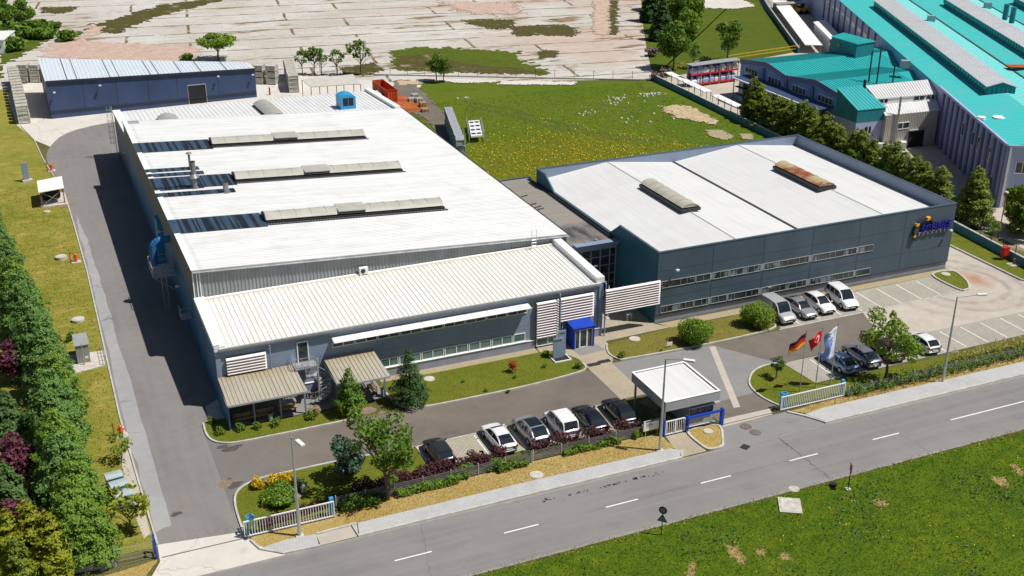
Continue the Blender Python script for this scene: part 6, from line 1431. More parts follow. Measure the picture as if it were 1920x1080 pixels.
for i in range(1, 24): a = np.array(U_[0])+(np.array(U_[1])-np.array(U_[0]))*i/24; b = np.array(U_[3])+(np.array(U_[2])-np.array(U_[3]))*i/24; w.bar(a+np.array((0,0,.03)), b+np.array((0,0,.03)), .07, .05)
w.build('upper_roof', 'white_membrane', tw)
cu = np.mean(np.array(U_),0); w = MB(); q2 = [tuple(cu[:2]+(np.array(p[:2])-cu[:2])*.95) for p in U_]
w.add([(*p,0) for p in q2]+[(q2[0][0],q2[0][1],7.65),(q2[1][0],q2[1][1],7.65),(q2[2][0],q2[2][1],6.78),(q2[3][0],q2[3][1],6.78)], [(0,4,5,1),(1,5,6,2),(2,6,7,3),(3,7,4,0)]); w.build('upper_wall', 'white_wall', tw)
u = np.array(q2[2])-np.array(q2[3]); an = math.atan2(u[1],u[0])
for f, wd in ((.1,1.3),(.70,1.7),(.9,1.2)): a = np.array(q2[3])+u*f; w = MB(); w.obox(tuple(a), an, wd, .14, 6.15, 6.7); o = w.build('window', 'glass', tw); w = MB(); w.obox(tuple(a), an, .08, .18, 6.15, 6.7); w.obox(tuple(a), an, wd+.1, .2, 6.05, 6.14); w.build('frame', 'white_trim', o)
u = np.array(q[2])-np.array(q[3]); an = math.atan2(u[1],u[0])
w = MB(); L = np.linalg.norm(u); 
for i in range(int(L/.3)): a = np.array(q[3])+u*(i+.5)*.3/L; w.obox(tuple(a), an, .12, .14, 0, 5.1)
w.build('cladding_slats', 'cream_sheet', tw)
a = np.array(q[3])+u*.62; w = MB(); w.obox(tuple(a), an, 2.6, .3, 0, 2.6); w.build('gateway', 'dark', tw); w = MB(); a2 = a; w.obox(tuple(a2), an, 3.1, .9, 2.62, 2.75); w.build('door_hood', 'metal_grey', tw)
a = np.array(q[3])+u*.33; w = MB(); w.obox(tuple(a), an, 2.0, .24, 3.1, 3.9); o = w.build('window', 'glass', tw); w = MB(); w.obox(tuple(a), an, 2.2, .3, 2.98, 3.09); w.obox(tuple(a), an, .1, .3, 3.1, 3.9); w.obox(tuple(a), an, 2.2, .3, 3.91, 4.0); w.build('frame', 'white_trim', o)
a = np.array(q[3])+u*.2-np.array([-u[1],u[0]])/L*.35; w = MB(); w.tube((*a,.5),(*a,8.0),.16,8); w.build('flue', 'galv', tw)
# yard clutter of the works
for i, (px, py) in enumerate(((1652,283),(1668,286),(1672,278),(1690,280))):
    x, y = at2(px, py); t = thing('storage_tote', (x,y,0), 'white liquid tote behind the conifers by the workshop, %s from the left' % ORD[i], 'tote', 'white totes by the workshop'); w = MB(); w.obox((x,y), R(-40), 1.1, 1.1, .15, 1.2); w.build('tank', 'lamp_white', t); w = MB(); w.obox((x,y), R(-40), 1.16, 1.16, 0, .14); w.build('pallet', 'dark_metal', t)
rk = thing('storage_rack', (114, 178.5, 0), 'red-beamed storage rack with a flat roof, full of wrapped bales', 'rack')
a, b = np.array(at2(1296,164)), np.array(at2(1382,152)); u = (b-a)/np.linalg.norm(b-a); L = np.linalg.norm(b-a); an = math.atan2(u[1],u[0]); nr = np.array([-u[1],u[0]])
for z in (.35, 2.15): w = MB(); w.obox(tuple((a+b)/2+nr*.6), an, L, 1.3, z, z+.14); w.obox(tuple((a+b)/2-nr*.08), an, L, .12, z-.08, z+.2); w.build('beam', 'red', rk)
for i in range(6): p = a+u*L*i/5; w = MB(); w.obox(tuple(p), an, .12, .12, 0, 3.6); w.obox(tuple(p+nr*1.25), an, .12, .12, 0, 3.8); w.build('upright', 'metal_grey', rk)
w = MB(); c = (a+b)/2+nr*.6; w.obox(tuple(c), an, L+.6, 2.0, 3.85, 3.95); w.build('roof', 'metal_grey', rk); w = MB(); w.obox(tuple((a+b)/2+nr*1.5), an, L, .1, 0, 3.7); w.build('back_panel', 'lavender_dark', rk)
bm = []
for mt in ('flag_white','lavender','white_debris'):
    w = MB(); w.add([(-.55,-.5,0),(.55,-.5,0),(.55,.5,0),(-.55,.5,0),(-.6,-.55,.6),(.6,-.55,.6),(.6,.55,.6),(-.6,.55,.6),(-.3,-.28,1.05),(.3,-.28,1.0),(.28,.3,1.05),(-.3,.28,1.0)], [(3,2,1,0),(0,1,5,4),(1,2,6,5),(2,3,7,6),(3,0,4,7),(4,5,9,8),(5,6,10,9),(6,7,11,10),(7,4,8,11),(8,9,10,11)]); o = w.build('bale', mt); bm.append(o.data); bpy.data.objects.remove(o)
for k, z in enumerate((.5, 2.3)):
    for i in range(8):
        p = a+u*L*(i+.5)/8+nr*.55; o = bpy.data.objects.new('bale', bm[int(rng.integers(3))]); C.objects.link(o); o.location = (*p, z); s = rng.uniform(.8,1.05); o.scale = (s,s,rng.uniform(.85,1.15)); o.rotation_euler = (0,0,an+rng.normal(0,.1)); tag(o, 'wrapped pale bale, %s shelf of the red rack, %s along it' % (('lower','upper')[k], ORD[i]), 'bale', 'bales on the red storage rack')
# sheds and machine in the upper yard
sd = thing('yard_shed', (*at2(1590,75), 0), 'narrow shed with white lean-to roof in the upper works yard', 'shed'); sd, P_, q = (sd, None, None)
p = [at2(1528,40,3.2), at2(1548,36,3.2), at2(1572,66,2.8), at2(1556,72,2.8)]; ORG[sd.name] = tuple(sd.location)
w = MB(); w.prism(p, 0, 2.75); w.build('wall', 'white_wall', sd); cc = np.mean(np.array(p),0); w = MB(); w.prism([tuple(cc+(np.array(k)-cc)*1.12) for k in p], 2.8, 2.92); w.build('roof', 'white_trim', sd)
lo = thing('timber_store', (*at2(1478,20), 0), 'low orange-brown timber store in the upper works yard', 'store'); x, y = at2(1478,22); w = MB(); w.obox((x,y), R(-10), 7, 2.2, 0, 2.0); w.build('wall', 'wood', lo); w = MB(); w.obox((x,y), R(-10), 7.3, 2.5, 2.002, 2.12); w.build('roof', 'metal_grey', lo)
lo = thing('loader', (*at2(1505,25), 0), 'yellow loader parked beside the timber store', 'loader'); x, y = at2(1503,26); w = MB(); w.obox((x,y), R(0), 2.6, 1.5, .6, 1.5); w.obox((x+1.7,y), 0, .9, 1.7, .2, .8); w.bar((x+.6,y,1.4),(x+1.7,y,.7),.25); w.build('body', 'yellow', lo); w = MB(); w.obox((x-.5,y), 0, 1.0, 1.2, 1.502, 2.5); w.build('cab', 'car_glass', lo)
for dx in (-.9,.8):
    for dy in (-.75,.75): w = MB(); w.tube((x+dx,y+dy-.15,.5),(x+dx,y+dy+.15,.5),.5,12); w.build('wheel', 'black', lo)
ls = thing('long_shed', (*at2(1470,-4), 0), 'long grey open shed at the top of the works yard', 'shed'); x, y = at2(1470,-2); w = MB(); w.obox((x,y+4), R(-8), 16, 6, 3.0, 3.2); w.build('roof', 'metal_grey', ls)
for i in range(5): w = MB(); w.tube((x-7+3.5*i,y+1.2-.45*i,0),(x-7+3.5*i,y+1.2-.45*i,3.0),.12,6); w.build('post', 'dark_metal', ls)
# pale debris heap in the meadow
w = MB()
for (cx, cy, n, s) in ((1222,178,34,1.5),(1160,188,26,2.6),(1100,215,9,1.4),(1190,222,10,5.0),(873,183,7,1.0)):
    X, Y = at2(cx, cy)
    for i in range(n): w.obox((X+rng.normal(0,s*.8), Y+rng.normal(0,s*.55)), rng.uniform(0,3), rng.uniform(.12,.5), rng.uniform(.1,.35), 0, rng.uniform(.06,.25))
dh = stuff(w.build('debris', 'white_debris')); tag(dh, 'pale rubble scattered in the grass at the right side of the meadow', 'rubble')

# ================================================================== vehicles
def paint(name, col, metal=.0, rough=.25):
    t = NT(name); t.b.inputs['Coat Weight'].default_value = .8; t.b.inputs['Coat Roughness'].default_value = .05
    return t.out(t.mix(t.math('MULTIPLY', t.ramp(t.noise(3, 3), .4, .7), .12), col, dim(col, .75)), rough, metal, .5)
for n_, c_, me_ in (('car_white',(.78,.79,.80),0),('car_silver',(.42,.43,.45),.5),('car_grey',(.26,.28,.31),.5),('car_black',(.010,.010,.012),0),('car_charcoal',(.03,.033,.036),.2),('car_blue',(.30,.45,.66),.3),('car_brown',(.075,.04,.03),.2),('van_silver',(.52,.52,.54),.25)):
    m[n_] = paint(n_, c_, me_)
m['alloy'] = M('alloy', (.5,.5,.52), .3, .1, 3, .7); m['head'] = NT('headlight').out((.75,.8,.85), .08, 0, .8); m['plate'] = M('number_plate', (.75,.75,.74), .5, .05)
def lerp(pts, y):
    for (a, u), (b, v) in zip(pts[:-1], pts[1:]):
        if a <= y <= b: t = (y-a)/(b-a); t = t*t*(3-2*t)*.5+t*.5; return u+(v-u)*t
    return pts[0][1] if y < pts[0][0] else pts[-1][1]
KIND = dict(   # y runs rear (-) to front (+); lower body top line, half width, glasshouse (rear base, roof rear, roof front, screen base), roof height, door pillars
 sedan=dict(L=4.35, W=.83, top=[(-2.17,.78),(-2.05,.92),(-1.3,.96),(0,.90),(.85,.88),(1.75,.76),(2.1,.64),(2.17,.5)], gh=(-1.92,-1.0,.22,1.05), roof=1.34, pil=[-.30], tilt=.25),
 hatch=dict(L=3.95, W=.82, top=[(-1.97,.82),(-1.9,.98),(-1.2,.98),(0,.90),(.75,.90),(1.5,.78),(1.88,.66),(1.97,.5)], gh=(-1.88,-1.35,.1,.95), roof=1.40, pil=[-.45], tilt=.22),
 suv=dict(L=4.3, W=.88, top=[(-2.15,.9),(-2.05,1.08),(-1.2,1.06),(0,1.0),(.85,1.02),(1.7,.94),(2.06,.80),(2.15,.6)], gh=(-2.0,-1.25,.2,1.0), roof=1.60, pil=[-.35,-1.15], tilt=.2),
 mpv=dict(L=4.2, W=.86, top=[(-2.1,.9),(-2.05,1.05),(-1.2,1.05),(0,1.0),(.95,1.0),(1.6,.90),(2.0,.72),(2.1,.55)], gh=(-2.04,-1.82,.35,1.22), roof=1.74, pil=[-.35,-1.2], tilt=.12),
 van=dict(L=4.25, W=.88, top=[(-2.12,.95),(-2.08,1.12),(-1.2,1.1),(0,1.05),(1.0,1.05),(1.6,.95),(2.02,.78),(2.12,.6)], gh=(-2.06,-1.95,.45,1.18), roof=1.92, pil=[.0], tilt=.08, closed=True),
)
def car(kind, col, x, y, rz, label, sunroof=False):
    K = KIND[kind]; L, W, top, gh, rf = K['L'], K['W'], K['top'], K['gh'], K['roof']; hl = L/2
    t = thing('parked_van' if kind == 'van' else 'parked_car', (x, y, .03), label, 'van' if kind == 'van' else 'car', 'cars parked in the works car parks', rz)
    def part(n, mb, mt, par=None, sm=False):
        o = mb.build(n, mt, None, sm); o.parent = par or t; o.location = (0,0,0); return o
    wb = L*.29; wr = .33 if kind in ('suv','van','mpv') else .31
    ys = sorted(set(np.round(np.concatenate([np.linspace(-hl, hl, 25), [-hl+.04, hl-.04, -wb-wr, -wb+wr, wb-wr, wb+wr]]), 3)))
    def half(y): e = abs(y)/hl; return W*(1-.10*max(0, (e-.72)/.28)**2-.10*max(0, (e-.93)/.07)**2)
    body = MB(); rings = []
    for yy in ys:
        wdt = half(yy); zt_ = lerp(top, yy); d = min(abs(yy-wb), abs(yy+wb)); arch = math.sqrt(max(0, (wr+.06)**2-d*d)) if d < wr+.06 else 0
        zb = .20+.12*max(0, (abs(yy)/hl-.85)/.15); zs_ = max(zb+.08, wr*1.0+arch*1.0) if arch else zb+.08
        zs_ = min(zs_, zt_-.14); zm = max(zs_+.03, zb+.38*(zt_-zb)+.05)
        r = [(0, zb), (wdt*.80, zb), (wdt*.985, zs_), (wdt, zm+.02), (wdt*.985, zt_-.10), (wdt*.93, zt_-.015), (wdt*.62, zt_+.012), (0, zt_+.03)]
        rings.append([(a, yy, b) for a, b in r]+[(-a, yy, b) for a, b in r[-2:0:-1]])
    n = len(rings[0]); vs = [p for r in rings for p in r]; fs = []
    for i in range(len(rings)-1):
        for j in range(n): fs.append((i*n+j, i*n+(j+1) % n, (i+1)*n+(j+1) % n, (i+1)*n+j))
    fs += [tuple(range(n))[::1], tuple(range((len(rings)-1)*n, len(rings)*n))[::-1]]
    body.add(vs, fs); bo = part('body', body, col, None, True)
    # glasshouse
    r0, r1, r2, r3 = gh; st = [r0, r0+(r1-r0)*.5, r1]+list(np.linspace(r1, r2, 7)[1:])+[r2+(r3-r2)*.5, r3]
    cuts = []
    for p in K['pil']: cuts += [p-.045, p+.045]
    st = sorted(set(np.round(st+cuts, 3)))
    def rz_(y_):
        if y_ <= r1: return lerp(top, r0)+(rf-.05-lerp(top, r0))*math.sin(min(1, max(0, (y_-r0)/max(.01, r1-r0)))*math.pi/2)**.9
        if y_ >= r2: return lerp(top, r3)+(rf-.03-lerp(top, r3))*math.sin((r3-y_)/(r3-r2)*math.pi/2)**.95
        q = (y_-r1)/(r2-r1); return rf-.05+.05*math.sin(q*math.pi)+.02*q
    secs = []
    for yy in st:
        w0 = half(yy)*.91; zt_ = lerp(top, yy)-.01; h = rz_(yy); k = min(1, (h-zt_)/(rf-.95)); w1 = w0-(K['tilt']*.72)*max(.0, k); h2 = max(zt_+.0, h-.05*k)
        secs.append([(w0, yy, zt_), (w1, yy, h2), (w1*.86, yy, h+.0), (0, yy, h+.02*k), (-w1*.86, yy, h), (-w1, yy, h2), (-w0, yy, zt_)])
    roof = MB(); side = MB(); ws = MB(); rw = MB(); pill = MB(); pano = MB()
    for i in range(len(st)-1):
        a, b = secs[i], secs[i+1]; ym = (st[i]+st[i+1])/2
        ispil = any(abs(ym-p) < .05 for p in K['pil']); endp = ym < r0+.25*(r1-r0) or ym > r3-.06
        tgt = pill if (ispil or endp) else side
        if K.get('closed') and ym < 0: tgt = pill
        for j in (0, 5):
            # leave a body-coloured rail along the roof and a sill
            def mixp(p, q, f): return tuple(p[c]+(q[c]-p[c])*f for c in range(3))
            lo, hi = (j, j+1) if j == 0 else (j+1, j)
            A0, A1, B0, B1 = a[lo], a[hi], b[lo], b[hi]
            tgt.add([mixp(A0,A1,.06), mixp(B0,B1,.06), mixp(B0,B1,.88), mixp(A0,A1,.88)], [(0,1,2,3)])
            pill.add([A0, B0, mixp(B0,B1,.06), mixp(A0,A1,.06)], [(0,1,2,3)]); pill.add([mixp(A0,A1,.88), mixp(B0,B1,.88), B1, A1], [(0,1,2,3)])
        for j in (1, 2, 3, 4):
            q = [a[j], b[j], b[j+1], a[j+1]]
            if ym > r2 and not K.get('x'): (ws if j in (2, 3) else pill).add(q, [(0,1,2,3)])
            elif ym < r1: (rw if j in (2, 3) and not K.get('closed') else pill).add(q, [(0,1,2,3)])
            elif sunroof and j in (2, 3) and r1+.1 < ym < r2-.05: pano.add(q, [(0,1,2,3)])
            else: roof.add(q, [(0,1,2,3)])
    def groups(mb, pil):
        g = {}
        for f in mb.f:
            c = [sum(mb.v[j][a] for j in f)/len(f) for a in range(2)]; key = (c[0] > 0, sum(c[1] > p for p in pil))
            b = g.setdefault(key, MB()); b.add([mb.v[j] for j in f], [tuple(range(len(f)))])
        return list(g.values())
    part('roof', roof, col, None, True); part('pillar', pill, col, None, True)
    if side.f: [part('side_window', b, 'car_glass', None, True) for b in groups(side, K['pil'])]
    if ws.f: part('windscreen', ws, 'car_glass', None, True)
    if rw.f: part('rear_window', rw, 'car_glass', None, True)
    if pano.f: part('sunroof', pano, 'car_glass', None, True)
    if kind in ('mpv',):
        pass
    for s in (-1, 1):
        for yy in (-wb, wb):
            w = MB(); w.tube((s*(W-.20), yy, wr), (s*(W+.005), yy, wr), wr, 18); wo = part('wheel', w, 'black'); w = MB(); xa, xb = s*(W+.006), s*(W+.016); w.tube((min(xa,xb),yy,wr), (max(xa,xb),yy,wr), wr*.62, 10); part('rim', w, 'alloy', wo)
        zf = lerp(top, hl-.10)-.03; w = MB(); w.add([(s*.50,hl-.12,zf-.14),(s*(W-.15),hl-.24,zf-.14),(s*(W-.15),hl-.30,zf-.02),(s*.52,hl-.16,zf-.02),(s*.50,hl+.004,zf-.15),(s*(W-.085),hl-.10,zf-.15),(s*(W-.095),hl-.16,zf-.01),(s*.52,hl-.06,zf-.02)], [(0,1,2,3),(7,6,5,4),(0,4,5,1),(1,5,6,2),(2,6,7,3),(3,7,4,0)]); part('headlight', w, 'head')
        zt_ = lerp(top, -hl+.08); tall = .5 if kind in ('mpv','van') else .17
        w = MB(); w.box(s*(W-.05)-.17 if s > 0 else s*(W-.05)-.0, s*(W-.05)+.0 if s > 0 else s*(W-.05)+.17, -hl-.0, -hl+.22, zt_-.10-tall*.7, zt_-.06); part('tail_light', w, 'tail')
        w = MB(); w.obox((s*(W+.06), r3-.12), 0, .18, .1, lerp(top, r3)+.02, lerp(top, r3)+.14); part('wing_mirror', w, col if kind != 'van' else 'dark_metal')
    w = MB(); w.box(-.62,.62,hl-.04,hl+.015,.28,.40); w.box(-.42,.42,hl-.05,hl+.012,.48,.58); part('grille', w, 'black')
    w = MB(); w.box(-.26,.26,hl+.016,hl+.03,.40,.47); part('number_plate', w, 'plate'); w = MB(); w.box(-.26,.26,-hl-.03,-hl-.006,.52,.62); part('number_plate', w, 'plate')
    w = MB(); w.box(-.66,.66,-hl-.015,-hl+.1,.26,.38); part('bumper', w, 'dark_metal')
    w = MB(); w.box(-W+.08,W-.08,-hl+.25,hl-.25,.12,.24); part('underbody', w, 'black')
    return t
car('hatch', 'car_charcoal', 26.5, 75.55, 0, 'dark green-black hatchback alone at the left end of the lower bays')
car('sedan', 'car_white', 31.75, 75.7, R(1), 'white saloon in the lower bays, first car right of the empty bays')
car('suv', 'car_silver', 34.6, 75.6, R(1.5), 'silver crossover with black glass roof between white saloon and white people carrier', True)
car('mpv', 'car_white', 37.4, 75.65, R(-1), 'white people carrier in the lower bays between silver crossover and black car')
car('sedan', 'car_black', 40.0, 75.5, R(0), 'black saloon next to the white people carrier')
car('sedan', 'car_black', 42.9, 75.6, R(-2), 'black saloon half in the shade of the guard hut')
car('van', 'van_silver', 67.15, 87.0, R(180), 'silver panel van beside the round bush at the office front')
car('sedan', 'car_silver', 69.95, 87.15, R(179), 'silver saloon parked between silver van and white hatchback')
car('hatch', 'car_white', 72.4, 87.2, R(178), 'white hatchback parked facing the road in front of the office')
car('mpv', 'car_white', 75.3, 87.25, R(174), 'white high-roofed people carrier, rightmost car at the office front')
car('sedan', 'car_blue', 66.05, 75.9, R(0), 'pale blue saloon behind the company banner')
car('sedan', 'car_grey', 68.85, 76.1, R(-3), 'grey saloon between pale blue saloon and the tree')
car('suv', 'car_brown', 71.7, 76.2, R(-3), 'dark brown car half hidden behind the leafy tree')
car('hatch', 'car_white', 75.9, 76.0, R(-3), 'white hatchback right of the leafy tree in the lower bays')

# ================================================================== vegetation
def leaf_arrays(P_, N_, size, aspect=.55, var=.35, droop=0.0):
    """one small rhombic leaf spray per point"""
    n = len(P_); N_ = N_/np.maximum(1e-6, np.linalg.norm(N_, axis=1))[:, None]
    r = rng.normal(size=(n, 3)); r[:, 2] -= droop; t = np.cross(N_, r); t /= np.maximum(1e-6, np.linalg.norm(t, axis=1))[:, None]
    b = np.cross(N_, t); s = (size*(1+var*rng.uniform(-1, 1, n)))[:, None]
    q = np.stack([P_-t*s, P_-b*s*aspect+N_*s*.12, P_+t*s, P_+b*s*aspect+N_*s*.12], 1)
    return q.reshape(-1, 3)
def leaf_mesh(name, V, mt):
    n = len(V)//4; me = bpy.data.meshes.new(name); me.vertices.add(n*4); me.vertices.foreach_set('co', V.astype(np.float32).ravel())
    me.loops.add(n*4); me.loops.foreach_set('vertex_index', np.arange(n*4, dtype=np.int32)); me.polygons.add(n); me.polygons.foreach_set('loop_start', np.arange(0, n*4, 4, dtype=np.int32))
    me.update(calc_edges=True); me.materials.append(m[mt]); return me
def blob_points(blobs, dens, fill=.35):
    """points in the shell of each blob (c, r3), outward normals; some points further in"""
    Ps, Ns = [], []
    for c, r in blobs:
        r = np.array(r, float); area = 4*math.pi*((r[0]*r[1])**1.6/3+(r[0]*r[2])**1.6/3+(r[1]*r[2])**1.6/3)**(1/1.6)
        n = max(8, int(area*dens)); u = rng.normal(size=(n, 3)); u /= np.linalg.norm(u, axis=1)[:, None]
        rad = np.where(rng.uniform(size=n) < fill, rng.uniform(.45, .85, n), rng.uniform(.85, 1.08, n))
        p = np.array(c)+u*r*rad[:, None]; Ps.append(p); Ns.append(u/r+rng.normal(size=(n, 3))*.55/np.mean(r))
    return np.concatenate(Ps), np.concatenate(Ns)
def trunk_mesh(name, h, r, limbs, mt='bark', lean=(0, 0)):
    w = MB(); k = 5
    pts = [Vector((lean[0]*(i/k)**1.4+math.sin(i*1.7)*r*.35*(i > 0), lean[1]*(i/k)**1.4+math.cos(i*2.1)*r*.35*(i > 0), h*i/k)) for i in range(k+1)]
    for i in range(k): w.tube(pts[i], pts[i+1], r*(1-.13*i), 8, r*(1-.13*(i+1)), cap=False)
    for (z, a, L, up) in limbs:
        f = z/h; i = min(k-1, int(f*k)); p = pts[i].lerp(pts[i+1], f*k-i); q = p+Vector((math.cos(a)*L, math.sin(a)*L, up)); mid = p.lerp(q, .5)+Vector((0, 0, .12*L)); rr = r*.42
        w.tube(p, mid, rr, 6, rr*.7, cap=False); w.tube(mid, q, rr*.7, 6, rr*.25, cap=False)
        for s in (-.6, .6):
            e = mid+Vector((math.cos(a+s)*L*.45, math.sin(a+s)*L*.45, up*.5)); w.tube(mid, e, rr*.45, 5, rr*.15, cap=False)
    o = w.build(name, mt, None, True); me = o.data; bpy.data.objects.remove(o); return me
PRO = {}
def proto(key, crown, trunk): PRO[key] = (crown, trunk)
def conifer(key, h, r, mt, dens=1.0, size=.17, base=.35, droop=.4, power=.85, tiers=None, lump=.22):
    """branch tiers: sprays laid along drooping boughs, gaps between them"""
    Ps, Ns = [], []; nt = tiers or int(h/.32)
    for i in range(nt):
        f = (i+rng.uniform(0, .6))/nt; z = base+(h-base)*f; rad = r*(1-f)**power*(1-lump*rng.uniform(0, 1))+.12; nb = max(4, int(rad*4.4))
        a0 = rng.uniform(0, 6.28)
        for b in range(nb):
            a = a0+6.283*b/nb+rng.normal(0, .18); L = rad*rng.uniform(.78, 1.12); n = max(8, int(L*62*dens)); s = rng.uniform(.12, 1, n)**.7
            wdt = (.30*(1-s*.55)+.05)*min(1.2, L*.6+.25); off = rng.normal(0, 1, n)*wdt
            x = math.cos(a)*s*L-math.sin(a)*off; y = math.sin(a)*s*L+math.cos(a)*off; zz = z+.18*L*np.sin(s*2.2)-droop*L*.35*s**2-np.abs(off)*.15+rng.normal(0, .11, n)+rng.normal(0, .16)
            Ps.append(np.stack([x, y, zz], 1)); nn = np.stack([np.cos(a)*s*.7+rng.normal(0, .35, n), np.sin(a)*s*.7+rng.normal(0, .35, n), .75+rng.normal(0, .3, n)], 1); Ns.append(nn)
    P_ = np.concatenate(Ps); N_ = np.concatenate(Ns)
    proto(key, leaf_mesh(key+'_crown', leaf_arrays(P_, N_, size, .42), mt), trunk_mesh(key+'_trunk', h*.92, max(.07, h*.022), [], 'bark_dark'))
def broadleaf(key, h, r, mt, trunk_h, nb=16, dens=26, size=.15, seed=1, squash=.8, limbs=7, tr=.13, top=0, lean=(0, 0), bark='bark', rb=(.28, .5), fill=.35):
    g = np.random.default_rng(seed); blobs = []; H0 = trunk_h
    for i in range(nb):
        u = g.normal(size=3); u /= np.linalg.norm(u); s = g.uniform(.45, .8); c = np.array([u[0]*r*s+lean[0]*.8, u[1]*r*s+lean[1]*.8, H0+(h-H0)*(.5+.42*u[2]*g.uniform(.6, 1))]); q = r*g.uniform(*rb)
        taper = 1-.35*max(0, (c[2]-H0)/(h-H0)-.5)*2; c[0] *= taper; c[1] *= taper; blobs.append((c, (q, q, q*squash)))
    P_, N_ = blob_points(blobs, dens, fill); lm = [(trunk_h*g.uniform(.6, 1.05), g.uniform(0, 6.28), r*g.uniform(.45, .8), (h-H0)*g.uniform(.25, .6)) for _ in range(limbs)]
    proto(key, leaf_mesh(key+'_crown', leaf_arrays(P_, N_, size, .62), mt), trunk_mesh(key+'_trunk', trunk_h+(h-trunk_h)*.55, tr, lm, bark, lean))
def custom_tree(key, blobs, mt, trunk_h, dens, size, tr, lean, seed):
    g = np.random.default_rng(seed); bl = []
    for dx, z, r in blobs:
        for k in range(2): bl.append((np.array([dx+g.normal(0, r*.35), g.normal(0, r*.9), z+g.normal(0, r*.25)]), (r*g.uniform(.55, .85), r*g.uniform(.55, .85), r*g.uniform(.45, .7))))
    P_, N_ = blob_points(bl, dens, .3); top = max(z for _, z, _ in blobs)
    lm = [(trunk_h*g.uniform(.75, 1.2), math.atan2(g.normal(0, .7), dx), abs(dx)*.8+.3, max(.4, (z-trunk_h)*.7)) for dx, z, r in blobs]
    proto(key, leaf_mesh(key+'_crown', leaf_arrays(P_, N_, size, .62), mt), trunk_mesh(key+'_trunk', trunk_h+(top-trunk_h)*.5, tr, lm, 'bark', lean))
def shrub(key, r, h, mt, dens=40, size=.09, nb=10, seed=3, bark='bark_dark'):
    g = np.random.default_rng(seed); blobs = []
    for i in range(nb):
        a = g.uniform(0, 6.28); s = r*g.uniform(.1, .62); z = h*g.uniform(.3, .72); q = r*g.uniform(.34, .5); blobs.append((np.array([math.cos(a)*s, math.sin(a)*s, z]), (q, q, h*g.uniform(.24, .34))))
    P_, N_ = blob_points(blobs, dens, .3); proto(key, leaf_mesh(key+'_foliage', leaf_arrays(P_, N_, size, .6), mt), trunk_mesh(key+'_stem', h*.55, .04, [(h*.2, g.uniform(0, 6.28), r*.5, h*.35) for _ in range(6)], bark))
def plant(key, x, y, label, cat='tree', name='tree', group=None, s=1.0, sz=None, rz=None, z=0, names=('crown', 'trunk')):
    t = thing(name, (x, y, z), label, cat, group, rng.uniform(0, 6.28) if rz is None else rz); t.scale = (s, s, sz or s)
    for me, nm in zip(PRO[key], names):
        if me is None: continue
        o = bpy.data.objects.new(nm, me); C.objects.link(o); o.parent = t
    return t
conifer('cedar_a', 7.2, 2.7, 'leaf_cedar', 1.0, .135, power=.62, lump=.35); conifer('cedar_b', 6.4, 2.9, 'leaf_cedar', 1.0, .135, power=.5, lump=.35); conifer('cypress_a', 6.8, 2.7, 'leaf_cypress', 1.1, .12, droop=.1, power=.52, lump=.3); conifer('cypress_b', 5.6, 2.4, 'leaf_cypress', 1.1, .12, droop=0, power=.45, lump=.3)
conifer('thuja_a', 6.2, 1.9, 'leaf_thuja', .85, .16, droop=-.1, power=.55, lump=.35); conifer('thuja_b', 5.2, 1.7, 'leaf_thuja', .85, .16, droop=-.1, power=.6, lump=.35)
conifer('thuja_gold', 5.8, 1.9, 'leaf_gold', .8, .17, droop=-.1, power=.55, lump=.4)
conifer('thuja_c', 5.6, 2.3, 'leaf_thuja', 1.0, .16, droop=0, power=.5, lump=.35)
conifer('spruce', 5.2, 1.95, 'leaf_dark', 1.0, .12, base=.5, droop=.3, power=.95, tiers=13, lump=.25); conifer('spruce_green', 4.4, 1.7, 'leaf_green', 1.0, .12, base=.9, droop=.2, power=.9, tiers=10, lump=.25)
conifer('pine_soft', 5.0, 2.3, 'leaf_pine', .9, .22, droop=.9, power=.7); conifer('pine_dark', 9.5, 3.2, 'leaf_dark', .6, .32, droop=.5, power=.7); conifer('juniper', 2.6, .75, 'leaf_blue', 1.3, .13, droop=-.4, power=.6)

broadleaf('gold_bush', 4.2, 1.9, 'leaf_gold', .8, 14, 26, .17, 5, .9, 6, .08); broadleaf('plum', 4.6, 1.8, 'leaf_purple', 1.2, 15, 30, .16, 6, .9, 6, .1); broadleaf('spindly', 3.6, 1.5, 'leaf_gold', .9, 11, 13, .17, 8, .7, 8, .06, rb=(.22, .36)); broadleaf('spindly_b', 3.2, 1.3, 'leaf_bright', .7, 12, 15, .15, 12, .7, 8, .05, rb=(.22, .38))
broadleaf('far_tree', 6.5, 2.3, 'leaf_green', 2.2, 13, 9, .26, 15, .8, 7, .14, rb=(.26, .42)); broadleaf('far_tree_thin', 5.5, 2.0, 'leaf_green', 2.0, 12, 6, .26, 16, .7, 8, .12, rb=(.22, .36)); broadleaf('umbrella', 5.0, 4.2, 'leaf_bright', 2.4, 22, 8, .28, 17, .42, 9, .2, rb=(.2, .34)); broadleaf('big_tree', 10, 3.4, 'leaf_green', 2.5, 20, 10, .3, 18, .9, 8, .2); broadleaf('big_bright', 8.5, 3.0, 'leaf_bright', 2.0, 18, 10, .3, 19, .9, 8, .18)
broadleaf('round_blue', 3.5, 1.5, 'leaf_blue', .5, 16, 40, .14, 20, .95, 5, .08); broadleaf('mini_pine', 2.4, .85, 'leaf_dark', .9, 9, 42, .1, 21, .45, 6, .06, bark='bark_dark', rb=(.34, .55))
